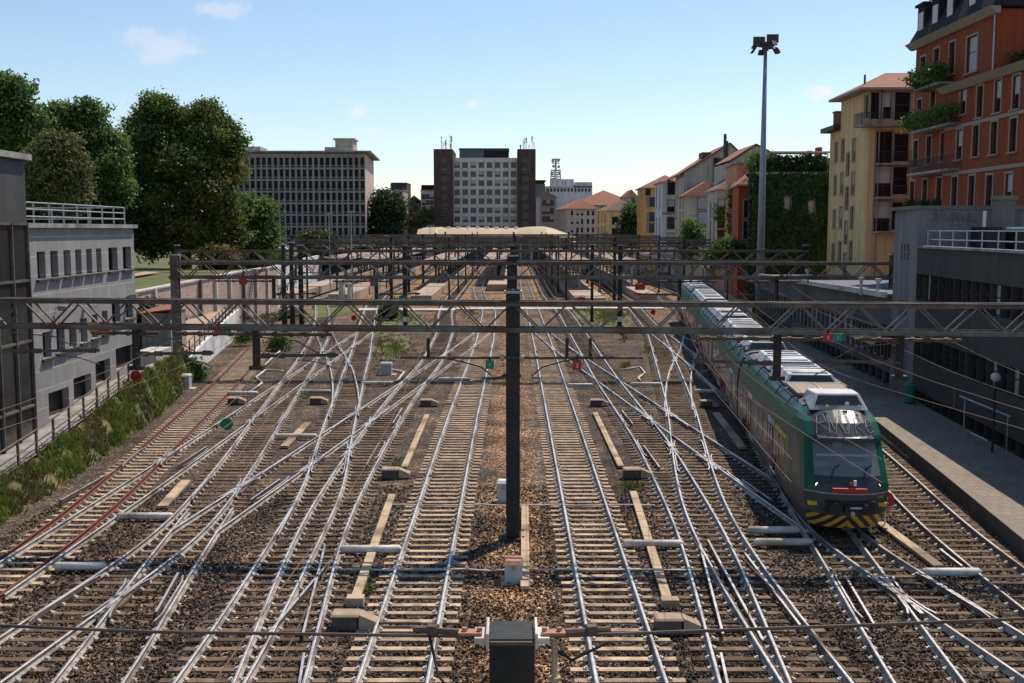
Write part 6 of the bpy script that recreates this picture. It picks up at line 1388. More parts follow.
def low_range():
    t = thing('low_platform_building', 'long low platform building with pale roof edge and a strip of bright panes', 'building', (22.4, 63.5, 0), 'platform buildings at right')
    a, b = (22.4, 63.45), (25.4, 110.0); fc = Face(b, a); mb = MB(); rs = []; k = 30
    for j in range(k): rs.append((j * fc.L / k + .12, 1.9, fc.L / k - .24, 1.7)); rs.append((j * fc.L / k + .12, .45, fc.L / k - .24, .75))
    z0a, z0b = 5.75, 5.0
    face_wall(mb, fc, 0, 4.6, rs, .25); mb.poly([fc.P(0, 4.6), fc.P(fc.L, 4.6), fc.P(fc.L, z0a), fc.P(0, z0b)]); mb.poly([(a[0], a[1], 0), (34, a[1], 0), (34, a[1], z0a), (a[0], a[1], z0a)]); mb.build('wall', M['conc_d2'], t)
    for j, r in enumerate(rs): add_window(t, fc.P(r[0], r[1]), fc.rot, round(r[2], 2), r[3], .25, 'frame_d', 'blind' if (rng.random() < .4 and r[1] > 1) else 'glass', 'w' if r[1] > 1 else '')
    rb = MB(); rb.hexa([(a[0] - .35, a[1], z0a), (34, a[1], z0a), (37, b[1], z0b), (b[0] - .35, b[1], z0b), (a[0] - .35, a[1], z0a + .16), (34, a[1], z0a + .16), (37, b[1], z0b + .16), (b[0] - .35, b[1], z0b + .16)]); rf = rb.build('roof', M['roof_felt'], t)
    eb = MB(); eb.beam((a[0] - .4, a[1], z0a + .1), (b[0] - .4, b[1], z0b + .1), .12, .34); eb.build('roof_edge', M['conc_l'], t)
    for x, y, d in ((863, 291, 68), (880, 290, 66), (809, 280, 82)): q = MB(); p = xat(x, d); q.tube([(p, d, z0a - .2), (p, d, z0a + .9)], .1, 6); q.tube([(p, d, z0a + .75), (p, d, z0a + .95)], .2, 8); q.build('roof_vent', M['galv'], rf)
    ab = MB(); x0, d0, x1, d1 = 21.0, 60, 22.4, 66; ab.hexa([(20.3, 60.6, 3.1), (22.15, 60.6, 3.9), (22.4, 65.5, 3.9), (20.6, 65.5, 3.1), (20.3, 60.6, 3.2), (22.15, 60.6, 4.0), (22.4, 65.5, 4.0), (20.6, 65.5, 3.2)]); ab.build('awning', M['slate'], t)
M['conc_d2'] = mat('range_wall', (0.1, 0.092, 0.085), (0.135, 0.125, 0.115), 0.5, rough=0.9, c3=(.075, .068, .064), s3=.2)
M['roof_felt'] = mat('roof_felt', (0.12, 0.125, 0.145), (0.16, 0.165, 0.19), 0.4, rough=0.85)
low_range()
# right platform
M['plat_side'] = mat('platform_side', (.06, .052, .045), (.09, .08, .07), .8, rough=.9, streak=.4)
M['plat_edge'] = mat('platform_edge', (.25, .21, .165), (.19, .16, .125), 1.2, rough=.9)
PE = [(14.9, 24), (15.2, 30), (15.75, 34.6), (16.4, 39.9), (18.2, 55.5), (20.9, 80), (24.1, 110)]
PB = [(20.0, 24), (20.2, 33), (20.4, 38), (20.85, 43.9), (22.05, 58.8), (23.3, 75), (25.5, 110)]
mb = MB(); zp = .38
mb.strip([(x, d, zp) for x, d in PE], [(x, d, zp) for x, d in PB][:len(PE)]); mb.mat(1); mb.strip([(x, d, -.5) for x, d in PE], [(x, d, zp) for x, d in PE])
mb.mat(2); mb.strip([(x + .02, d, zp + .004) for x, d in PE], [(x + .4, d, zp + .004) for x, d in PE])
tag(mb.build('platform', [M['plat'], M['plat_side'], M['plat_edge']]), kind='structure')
mb = MB(); mb.box(20.0, 60, 24, 120, -.6, -.45); tag(mb.build('right_ground', M['asphalt']), kind='structure')
def bin_(p, lab):
    t = thing('waste_bin', lab, 'bin', p); mb = MB(); mb.lathe([(.05, .05), (.27, .05), (.3, .9), (.33, .95), (.33, 1.0), (.05, 1.08)], p, 12); mb.build('body', M['green_sign'], t); mb = MB(); mb.lathe([(.05, 0), (.3, 0), (.3, .05), (.05, .05)], p, 12); mb.build('foot', M['black'], t)
c = at(906, 402, 57.5); bin_((21.4, 57.5, .38), 'green waste bin at the foot of the terrace building')
def lamp(x, y0, y1, d, lab):
    p = at(x, y0, d); t = thing('globe_lamp', lab, 'lamp', (p.x, d, .38)); mb = MB(); mb.tube([(p.x, d, .38), (p.x, d, p.z)], .05, 8); mb.build('post', M['iron'], t)
    mb = MB(); n = [(.2 * math.sin(math.pi * k / 8), .2 - .2 * math.cos(math.pi * k / 8)) for k in range(9)]; mb.lathe(n, (p.x, d, p.z), 12); mb.build('globe', M['duct'], t, smooth=True)
lamp(995.5, 382, 450, 44.5, 'globe lamp on a thin dark post on the right platform')
def handrail():
    t = thing('handrail', 'pale sloping handrails leading down beside the terrace building', 'handrail', (20.4, 46, .38)); mb = MB()
    a, b = at(960, 396, 47), at(1011, 417, 44.3); mb.tube([a, b], .045, 6); mb.build('rail', M['galv'], t)
    a, b = at(971, 433, 47), at(988, 441, 45.5); mb = MB(); mb.tube([a, b], .045, 6); mb.build('rail', M['galv'], t)
    mb = MB()
    for x, y, d in ((965, 398, 46.6), (1008, 416, 44.4), (974, 434, 46.8)): q = at(x, y, d); mb.tube([q, (q.x, q.y, .38)], .03, 6)
    mb.build('upright', M['galv'], t)
handrail()
def platform_post():
    x, d = xat(751, 84), 84.0; t = thing('platform_banner', 'white banner post with a red foot beyond the train roof', 'banner', (x, d, .38))
    mb = MB(); mb.box(x - .22, x + .22, d - .06, d + .06, .95, zat(304, d)); mb.build('panel', M['white'], t, bevel=.02); mb = MB(); mb.box(x - .225, x + .235, d - .065, d + .065, .38, .945); mb.build('foot', M['red'], t)
    mb = MB(); mb.box(x - .08, x - .05, d - .075, d - .062, .96, zat(305, d)); mb.box(x + .06, x + .09, d - .075, d - .062, .96, zat(305, d)); mb.build('stripe', M['ironrust'], t)
platform_post()
# tall light mast
def light_mast():
    d = 115.0; x = xat(761.3, d); zt = zat(46, d); t = thing('light_mast', 'very tall grey floodlight mast in front of the creeper covered block', 'light mast', (x, d, -.3))
    xt = x
    mb = MB(); mb.tube([(x, d, -.3), (x, d, 5.0)], [.50, .47], 16); mb.build('base', M['iron2'], t, smooth=True)
    mb = MB(); mb.tube([(x, d, 5.0), (x, d, 16), (xt, d, zt)], [.44, .33, .17], 16); mb.build('pole', M['pole'], t, smooth=True)
    mb = MB(); mb.lathe([(.2, -.2), (.95, 0), (1.0, .25), (.9, .3), (.2, .3)], (x, d, zt), 14); mb.build('head_ring', M['frame_d'], t)
    for k in range(9):
        a = 2 * math.pi * k / 9 + .3; c = Vector((x + 1.25 * math.cos(a), d + 1.25 * math.sin(a), zt + (.15 if k % 2 else -.45))); r = Vector((math.cos(a), math.sin(a), 0)); s = Vector((-math.sin(a), math.cos(a), 0)); dn = Vector((0, 0, -.55)) + r * .35
        mb = MB(); f0 = c - s * .28 - dn * .35; mb.hexa([c - s * .3 + dn * .5 - r * .14, c + s * .3 + dn * .5 - r * .14, c + s * .3 + dn * .5 + r * .14, c - s * .3 + dn * .5 + r * .14, c - s * .3 - dn * .4 - r * .14, c + s * .3 - dn * .4 - r * .14, c + s * .3 - dn * .4 + r * .14, c - s * .3 - dn * .4 + r * .14]); fl = mb.build('floodlight', M['frame_d'], t)
        mb = MB(); mb.tube([c - r * .1, (x + .8 * math.cos(a), d + .8 * math.sin(a), zt + .1)], .04, 5); mb.build('bracket', M['frame_d'], fl)
    for sx in (-.85, .55):
        mb = MB(); mb.box(x + sx - .55, x + sx + .65, d - .6, d - .35, zt + .1 + (.15 if sx > 0 else 0), zt + .85 + (.25 if sx > 0 else 0)); mb.build('control_box', M['frame_d'], t)
light_mast()
# ---------------------------------------------------------------- left side buildings
M['panel'] = brickmat('cladding_panels', (.255, .245, .24), (.28, .27, .265), (.4, .385, .375), w=2.4, h=.85, msize=.03)
M['glass_wall'] = mat('curtain_glass', (.02, .022, .022), (.04, .042, .04), .4, rough=.12, spec=.6)
def grey_building():
    X = -21.0; d0, d1 = 46.6, 60.2; z1 = 9.75
    t = thing('clad_building', 'grey panel clad building with rows of narrow dark windows and a roof railing', 'building', (X, d0, 0), 'buildings at the left edge')
    p = [(X, d0), (X, d1), (X - 14, d1), (X - 14, d0)]
    fc = Face(p[0], p[1]); rs = []
    for x, w in ((39.8, .85), (53, .82), (66, .8), (77.3, .75), (88, .72), (97.8, .7), (112, 1.3), (126, 1.25)): u, z = fc.at(x, 265.5 - (x - 40) * .085); rs.append((u - w / 2, z - .6, w, 1.22))
    for x, w in ((42, .9), (56, .9), (68.5, .85), (80, .82), (91, .8), (101.5, .78)): u, z = fc.at(x, 345 - (x - 42) * .38); rs.append((u - w / 2, z - .58, w, 1.18))
    u, z = fc.at(113, 311); rs.append((u - .6, z - .6, 1.2, 1.3)); u, z = fc.at(127, 309); rs.append((u - .6, z - .5, 1.1, 1.2))
    for xa, xb, y in ((41, 62, 403), (67, 85, 388), (90, 105, 372), (111, 131, 357)):
        ua, ub = fc.upx(xa), fc.upx(xb); z = fc.at((xa + xb) / 2, y)[1]; rs.append((ua, z - .55, ub - ua, 1.15))
    rs = [r for r in rs if r[0] > .05 and r[0] + r[2] < fc.L - .05]
    mb = MB(); face_wall(mb, fc, -.5, z1, rs, .35); mb.poly([(p[1][0], p[1][1], -.5), (p[2][0], p[2][1], -.5), (p[2][0], p[2][1], z1), (p[1][0], p[1][1], z1)]); mb.poly([(q[0], q[1], z1 - .4) for q in p]); mb.build('wall', M['panel'], t)
    for r in rs: add_window(t, fc.P(r[0], r[1]), fc.rot, round(r[2], 2), round(r[3], 2), .35, 'frame_d', 'glass_dull', 'l' if .5 < r[2] < 1.35 else '')
    mb = MB(); mb.beam((X - .05, d0, z1 + .1), (X - .05, d1 + .1, z1 + .1), .55, .2); mb.beam((X - .3, d1 - .12, z1 + .1), (X - 14, d1 - .12, z1 + .1), .55, .2); mb.build('coping', M['conc'], t)
    rb = MB()
    for k in range(9): q = lerp(d0 + .3, d1 - .3, k / 8); rb.tube([(X - .35, q, z1 + .1), (X - .35, q, z1 + 1.15)], .04, 6)
    for h in (.5, .82, 1.12): rb.tube([(X - .35, d0 + .3, z1 + h), (X - .35, d1 - .3, z1 + h)], .035, 6)
    for k in range(1, 6): rb.tube([(X - .35 - k * 2, d1 - .3, z1 + .1), (X - .35 - k * 2, d1 - .3, z1 + 1.15)], .04, 6)
    for h in (.5, 1.12): rb.tube([(X - .35, d1 - .3, z1 + h), (X - 12, d1 - .3, z1 + h)], .035, 6)
    rb.build('roof_railing', M['galv'], t)
    mb = MB(); mb.box(X - 1.1, X - .3, d0 + .05, d0 + .7, z1, z1 + 2.0); mb.build('roof_stub', M['conc_l'], t)
    for x, y in ((52, 308), (82, 300), (125, 296)):
        u, z = fc.at(x, y); q = fc.P(u, z, .35); mb = MB(); mb.box(q.x - .18, q.x + .18, q.y - .15, q.y + .15, q.z - .12, q.z + .1); mb.tube([fc.P(u, z, 0), q], .03, 5); mb.build('wall_lamp', M['conc'], t)
grey_building()
M['sheet'] = mat('sheet_metal', (.05, .048, .045), (.07, .067, .062), .6, rough=.6, streak=.3)
def glass_building():
    X = -20.72; d0, d1 = 30.0, 46.4; zt = 12.6; t = thing('glass_building', 'dark glass building with a sheet metal top at the left edge', 'building', (X, d1, 0), 'buildings at the left edge')
    mb = MB(); mb.box(X - 14, X, d0, d1, 9.95, zt); mb.build('parapet', M['sheet'], t); mb = MB(); mb.box(X - 14.2, X + .25, d0, d1 + .2, zt, zt + .25); mb.build('roof_edge', M['conc'], t)
    n = 11
    for r, (z0, z1) in enumerate(((-.4, 2.1), (2.1, 4.9), (4.9, 7.5), (7.5, 9.95))):
        for k in range(n):
            a, b = lerp(d0, d1, k / n), lerp(d0, d1, (k + 1) / n); mb = MB(); mb.box(X - .12, X - .05, a + .04, b - .04, z0 + .05, z1 - .05); mb.build('pane', M['glass_wall'], t)
    mb = MB()
    for k in range(n + 1): q = lerp(d0, d1, k / n); mb.box(X - .1, X + .06, q - .035, q + .035, -.4, 9.94)
    for z in (-.35, 2.1, 4.9, 7.5, 9.9): mb.box(X - .09, X + .03, d0, d1, z - .05, z + .05)
    mb.build('mullions', M['iron2'], t)
    mb = MB(); mb.box(X - 14, X - .2, d0 + .1, d1 - .02, -.5, 9.9); mb.build('core', M['black'], t)
glass_building()
# ================================================================== terrain at left, fences, far platforms, vegetation
M['brickwall'] = brickmat('retaining_wall', (.4, .27, .22), (.5, .38, .31), (.5, .43, .38), w=.7, h=.28, msize=.03)
WL = [(-31.0, 72), (-29.2, 82), (-27.5, 95), (-26.4, 106), (-25.6, 118)]
WH = [4.6, 4.75, 5.2, 5.55, 5.6]
def retaining_wall():
    t = thing('retaining_wall', 'pinkish stone retaining wall with darker piers below the park, left of the tracks', 'wall', (-27.5, 95, -.5))
    mb = MB()
    for i in range(len(WL) - 1):
        (x0, y0), (x1, y1) = WL[i], WL[i + 1]; h0, h1 = WH[i], WH[i + 1]; w = Vector((-.6, .05, 0))
        a, b = Vector((x0, y0, -.5)), Vector((x1, y1, -.5)); A, B = Vector((x0, y0, h0)), Vector((x1, y1, h1))
        mb.poly([a, b, B, A][::1]); mb.poly([A, B, B + w, A + w]); mb.poly([a + w, A + w, B + w, b + w])
    mb.poly([(WL[-1][0], WL[-1][1], -.5), (WL[-1][0] - .6, WL[-1][1], -.5), (WL[-1][0] - .6, WL[-1][1], WH[-1]), (WL[-1][0], WL[-1][1], WH[-1])])
    mb.build('masonry', M['brickwall'], t)
    k = 0
    for i in range(len(WL) - 1):
        for f in (0, .33, .66):
            q = Vector((*WL[i], 0)).lerp(Vector((*WL[i + 1], 0)), f); h = lerp(WH[i], WH[i + 1], f); mb = MB(); mb.box(q.x - .02, q.x + .22, q.y - .2, q.y + .2, -.5, h + .12); mb.build('pier', M['conc_l'] if k % 3 else M['ironrust'], t); k += 1
    cb = MB()
    for i in range(len(WL) - 1): cb.beam((WL[i][0] - .28, WL[i][1], WH[i] + .07), (WL[i + 1][0] - .28, WL[i + 1][1], WH[i + 1] + .07), .75, .13)
    cb.build('coping', M['conc_l'], t)
retaining_wall()
# the raised park and street behind the wall
mb = MB(); A = [(x - .5, y, h - .25) for (x, y), h in zip(WL, WH)]
A = [(-34.5, 61, 4.3)] + A + [(-26.6, 119, 5.3), (-36, 121, 5.2), (-36.5, 150, 5.2), (-38, 220, 5.2), (-41, 300, 5.2), (-41, 420, 5.2)]
B = [(-400, y, z + (2.0 if y < 130 else .5)) for x, y, z in A]
mb.strip(B, A); tag(mb.build('park_terrain', M['turf']), kind='structure')
mb = MB(); mb.strip([(x - 9, y, z + .3) for x, y, z in A[1:5]], [(x - 7.6, y, z + .25) for x, y, z in A[1:5]]); tag(mb.build('park_path', M['path']), kind='structure')
mb = MB(); mb.strip([(-120, 226, 5.8), (-120, 300, 5.8)], [(-42, 226, 5.22 + .012), (-45, 300, 5.22 + .012)]); tag(mb.build('street', M['asphalt']), kind='structure')
# white wall with scrawls farther on
def white_wall():
    t = thing('graffiti_wall', 'long white wall covered in faint scrawls left of the far platforms', 'wall', (-27, 122, -.5)); mb = MB()
    pts = [(-27.2, 120), (-30.2, 138), (-33.0, 165), (-35.2, 200)]
    for a, b in zip(pts[:-1], pts[1:]):
        mb.hexa([(a[0], a[1], -.5), (b[0], b[1], -.5), (b[0] - .4, b[1], -.5), (a[0] - .4, a[1], -.5), (a[0], a[1], 5.1), (b[0], b[1], 5.1), (b[0] - .4, b[1], 5.1), (a[0] - .4, a[1], 5.1)])
    mb.build('wall', M['wall_white'], t); q = MB(); rr = random.Random(5)
    for k in range(34):
        f = rr.random() * .9; i = min(2, int(f * 3)); u = f * 3 - i; a, b = pts[i], pts[i + 1]; z = .8 + rr.random() * 2.6; q.mat(k % 4); P = []
        for j in range(10):
            w = u + j * .02; P.append((lerp(a[0], b[0], w) + .03, lerp(a[1], b[1], w), z + .6 * math.sin(j * (1.1 + rr.random()))))
        q.tube(P, .05, 4)
    q.build('scrawls', [M['grey_box'], M['pole'], M['red'], M['black']], t)
M['wall_white'] = mat('white_wall', (.6, .6, .6), (.7, .7, .69), .5, rough=.8, c3=(.42, .43, .45), s3=.35)
white_wall()
# grassy banks on the left
FX = [(-19.0, 33, -.1), (-19.2, 38, .1), (-19.35, 44, .55), (-19.5, 50, 1.2), (-19.9, 56, 1.75), (-20.6, 62, 1.9), (-21.6, 70, 1.6)]
LX = [(-17.3, 33, -.25), (-17.3, 38, -.25), (-17.7, 44, -.22), (-18.2, 50, -.2), (-18.8, 56, -.2), (-19.6, 62, -.18), (-20.9, 70, -.1)]
mb = MB(); n = 26
def pl_at(Pl, d):
    ys = [p[1] for p in Pl]; return Vector((float(np.interp(d, ys, [p[0] for p in Pl])), d, float(np.interp(d, ys, [p[2] for p in Pl]))))
for i in range(n):
    d0, d1 = lerp(20, 71, i / n), lerp(20, 71, (i + 1) / n)
    for k in range(4):
        f0, f1 = k / 4, (k + 1) / 4; g = lambda d, f: pl_at(LX, d).lerp(pl_at(FX, d), f) + Vector((0, 0, .12 * math.sin(f * 3.1) + .04 * math.sin(d * 2 + f * 5)))
        mb.poly([g(d0, f0), g(d1, f0), g(d1, f1), g(d0, f1)][::-1])
tag(mb.build('grass_bank', M['turf']), kind='structure')
mb = MB()                                          # concrete ramp behind the fence
for d0, d1 in zip(range(28, 64, 3), range(31, 67, 3)):
    a, b = pl_at(FX, d0), pl_at(FX, d1); mb.poly([(-21.0, d0, a.z + .05), (a.x - .02, d0, a.z + .05), (b.x - .02, d1, b.z + .05), (-21.0, d1, b.z + .05)])
tag(mb.build('ramp_path', M['conc']), kind='structure')
def fence():
    t = thing('ramp_fence', 'brown iron fence climbing the ramp along the grassy bank', 'fence', (-19.2, 40, 0)); ds = [31 + 1.75 * k for k in range(16)]
    for d in ds: p = pl_at(FX, d); mb = MB(); mb.box(p.x - .045, p.x + .045, d - .045, d + .045, p.z - .1, p.z + 1.12); mb.build('post', M['raildark'], t)
    for h in (.1, .58, 1.08):
        mb = MB(); mb.tube([pl_at(FX, d) + Vector((0, 0, h)) for d in ds], .035, 6); mb.build('rail', M['raildark'], t)
fence()
def ramp_wall():
    t = thing('ramp_wall', 'white weathered concrete ramp wall with iron railing between column and rusty rails', 'wall', (-22, 80, -.3)); top = [(-21.7, 69.5, .55), (-22.1, 74, 1.0), (-23.0, 82, 1.55), (-24.4, 92, 2.0), (-25.3, 100, 2.35)]
    mb = MB()
    for a, b in zip(top[:-1], top[1:]): mb.hexa([(a[0], a[1], -.4), (b[0], b[1], -.4), (b[0] - .3, b[1], -.4), (a[0] - .3, a[1], -.4), (a[0], a[1], a[2]), (b[0], b[1], b[2]), (b[0] - .3, b[1], b[2]), (a[0] - .3, a[1], a[2])])
    mb.build('wall', M['wall_white'], t)
    for k in range(15):
        p = pl_at(top, 70 + k * 2.05); mb = MB(); mb.box(p.x - .19, p.x - .11, p.y - .04, p.y + .04, p.z, p.z + 1.1); mb.build('railing_post', M['raildark'], t)
    for h in (.55, 1.08): mb = MB(); mb.tube([pl_at(top, 70 + k * 2.05) + Vector((-.15, 0, h)) for k in range(15)], .035, 6); mb.build('railing', M['raildark'], t)
    mb = MB(); mb.strip([(p[0] - .3, p[1], p[2] - .03) for p in top], [(p[0] - 3.4, p[1], p[2] - .02) for p in top]); mb.build('ramp', M['path'], t)
ramp_wall()
def pale_walls():
    for (x0, x1, y0, y1, d, lab) in ((135, 156, 352, 384, 66, 'pale concrete wall stub at the corner of the grey clad building'), (156, 163, 362, 384, 67, 'lower pale wall stub beside the left iron column')):
        a, b = at(x0, y1, d), at(x1, y0, d); mb = MB(); mb.box(a.x, b.x, d, d + 3, -.3, b.z); tag(mb.build('wall_stub', M['conc_l'], bevel=.03), lab, 'wall')
pale_walls()
mb = MB(); a = at(137, 312, 74); mb.hexa([(a.x, 74, a.z - .2), (a.x + 2.4, 74, a.z + .1), (a.x + 2.4, 78, a.z + .3), (a.x, 78, a.z), (a.x, 74, a.z - .1), (a.x + 2.4, 74, a.z + .2), (a.x + 2.4, 78, a.z + .4), (a.x, 78, a.z + .1)])
sh = thing('shed', 'small shed with a red roof behind the grey clad building', 'shed', (a.x, 74, -.4)); mb.build('roof', M['tile'], sh); mb = MB(); mb.box(a.x + .2, a.x + 2.2, 74.3, 77.7, -.4, a.z - .1); mb.build('wall', M['conc'], sh)
# sloping scrub between ramp and wall
mb = MB(); L_ = [(-22.1, 66, -.1), (-22.6, 74, .9), (-26.5, 82, 1.4), (-28, 92, 1.9), (-26.6, 104, .9), (-24, 128, -.15)]; K_ = [(-31, 68, 1.2), (-30.2, 74, 1.2), (-29.4, 82, 1.5), (-28.2, 92, 1.95), (-26.9, 104, 1.1), (-26.5, 128, -.15)]
mb.strip(K_, L_); tag(mb.build('scrub_bank', M['turf']), kind='structure')
# ------------------------------------------------------------------ far platforms and canopies
def platform_far(x0, x1, d0, d1, z=.9, m='platfar', n='far_platform'):
    mb = MB(); mb.box(x0, x1, d0, d1, -.3, z); tag(mb.build(n, M[m]), kind='structure')
PF = [(-33.0, -30.0, 150, 300), (-25.2, -22.2, 148, 300), (-13.6, -10.8, 145, 300), (-4.0, -.8, 175, 300), (8.2, 12.2, 140, 300), (17.6, 20.2, 150, 300), (28.3, 31.5, 125, 300)]
for p in PF: platform_far(*p)
def canopy(x0, x1, d0, d1, z, lab):
    t = thing('platform_canopy', lab, 'canopy', ((x0 + x1) / 2, d0, .9), 'canopies over the far platforms'); mb = MB(); xm = (x0 + x1) / 2
    mb.hexa([(x0, d0, z - .1), (xm, d0, z - .35), (xm, d1, z - .35), (x0, d1, z - .1), (x0, d0, z + .12), (xm, d0, z - .13), (xm, d1, z - .13), (x0, d1, z + .12)]); mb.hexa([(xm, d0, z - .35), (x1, d0, z - .1), (x1, d1, z - .1), (xm, d1, z - .35), (xm, d0, z - .13), (x1, d0, z + .12), (x1, d1, z + .12), (xm, d1, z - .13)]); mb.build('roof', M['canopy'], t)
    mb = MB(); 
    for x in (x0, x1): mb.box(x - .06, x + .06, d0 - .05, d1, z - .3, z + .16)
    mb.build('fascia', M['conc_l'], t)
    for k in range(int((d1 - d0) / 9) + 1):
        d = d0 + 1 + k * 9; mb = MB(); mb.box(xm - .16, xm + .16, d - .16, d + .16, .9, z - .35); mb.beam((x0 + .2, d, z - .3), (xm, d, z - .7), .12); mb.beam((x1 - .2, d, z - .3), (xm, d, z - .7), .12); mb.build('post', M['iron'] if x0 < 5 else M['galv'], t)
for x0, x1, d0, d1, z, lab in ((-34, -29.2, 195, 295, 4.7, 'pinkish canopy roof farthest left over the far platforms'), (-26.2, -21.4, 190, 295, 4.7, 'pinkish canopy roof in front of the office slab base'), (-14.6, -9.9, 180, 295, 4.6, 'pinkish canopy roof just left of the middle masts'),
                               (-4.9, -.2, 190, 295, 4.6, 'pinkish canopy roof behind the middle masts'), (7.3, 12.9, 160, 295, 4.6, 'pinkish canopy roof on pale posts just right of the middle masts'), (16.9, 21, 170, 295, 4.6, 'pinkish canopy roof before the white and ochre houses'), (27.6, 32, 150, 295, 4.6, 'pinkish canopy roof behind the light mast foot')):
    canopy(x0, x1, d0, d1, z, lab)
# buffer hut and relay boxes near the white wall
for x, y0, y1, d, w, m, lab in ((341, 283, 299, 140, 5, 'conc_l', 'cream relay hut pair on the left, beside the pale platform'), (349, 285, 298, 141, 3.5, 'duct', 'narrow cream relay hut touching the wider one'), (376, 318, 324, 118, 4, 'grey_box', 'grey box by the round green bush')):
    a = at(x, y0, d); mb = MB(); ww = w / F * d / 2; mb.box(a.x - ww, a.x + ww, d, d + 1.2, -.3, a.z); t = thing('relay_hut', lab, 'hut', (a.x, d, -.3)); mb.build('housing', M[m], t); mb = MB(); mb.box(a.x - ww - .1, a.x + ww + .1, d - .1, d + 1.3, a.z + .002, a.z + .12); mb.build('lid', M['conc'], t)
# parked cars on the raised street
def parked_car(x, d, z, m, lab, rot=0.0):
    t = thing('parked_car', lab, 'car', (0, 0, 0), 'cars parked before the office slab'); 
    mb = MB(); mb.hexa([(-2.0, -.8, .25), (2.0, -.8, .25), (2.0, .8, .25), (-2.0, .8, .25), (-2.05, -.82, .85), (2.0, -.82, .8), (2.0, .82, .8), (-2.05, .82, .85)]); mb.hexa([(-1.7, -.78, .855), (1.1, -.78, .83), (1.1, .78, .83), (-1.7, .78, .855), (-1.3, -.62, 1.42), (.35, -.62, 1.42), (.35, .62, 1.42), (-1.3, .62, 1.42)]); mb.build('body', m, t, bevel=.06)
    mb = MB(); mb.hexa([(-1.5, -.785, .9), (.95, -.785, .88), (.95, .785, .88), (-1.5, .785, .9), (-1.28, -.66, 1.34), (.3, -.66, 1.34), (.3, .66, 1.34), (-1.28, .66, 1.34)]); mb.build('window', M['glass'], t)
    for sx in (-1.25, 1.3):
        for sy in (-.8, .8): mb = MB(); mb.tube([(sx, sy - .08, .31), (sx, sy + .08, .31)], .31, 12); mb.build('wheel', M['rubber'], t)
    t.location = (x, d, z); t.rotation_euler.z = rot
for i, (x, d, m, l) in enumerate(((-38.5, 150, 'white', 'white car parked by the tree, left of the office slab base'), (-40.5, 168, 'galv', 'silver car parked behind the white one before the office slab'), (-40, 190, 'white', 'white car farther along the street before the office slab'))): parked_car(x, d, 5.2, M[m], l, .1)
# ------------------------------------------------------------------ trees
def leaves(name, C, R, n_cl, per, size, m, parent, seed=1, squash=1.0, up=.35, shell=.75, spread=None):
    """C (k,3) blob centres, R (k,3) radii; leaves gathered in clumps near the blobs' skins"""
    g = np.random.default_rng(seed); C = np.array(C, float); R = np.array(R, float); w = (R[:, 0] * R[:, 2]); w /= w.sum()
    k = g.choice(len(C), n_cl, p=w); v = g.normal(size=(n_cl, 3)); v /= np.linalg.norm(v, axis=1)[:, None]
    rr = shell + (1.04 - shell) * g.random(n_cl) ** .6; rr[g.random(n_cl) < .16] *= .7
    P = C[k] + v * R[k] * rr[:, None] * (1 + .14 * np.clip(g.normal(size=(n_cl, 1)), -1.6, 1.3))
    sp = (spread or size * 2.6)
    Q = P[:, None, :] + np.clip(g.normal(size=(n_cl, per, 3)), -1.8, 1.8) * sp * np.array([1, 1, .6]) * (.6 + .8 * g.random((n_cl, 1, 1)))
    Nn = v[:, None, :] * .8 + g.normal(size=(n_cl, per, 3)) * .75 + np.array([0, 0, up]); Nn /= np.linalg.norm(Nn, axis=2)[:, :, None]
    Q = Q.reshape(-1, 3); Nn = Nn.reshape(-1, 3); n = len(Q)
    t = np.cross(Nn, g.normal(size=(n, 3))); t /= np.linalg.norm(t, axis=1)[:, None]; b = np.cross(Nn, t); s = size * (.6 + .8 * g.random((n, 1)))
    V = np.stack([Q - t * s, Q - b * s * .55 + Nn * s * .12, Q + t * s, Q + b * s * .55 + Nn * s * .12], 1).reshape(-1, 3)
    return np_mesh(name, V, np.arange(n * 4).reshape(-1, 4), m, parent)
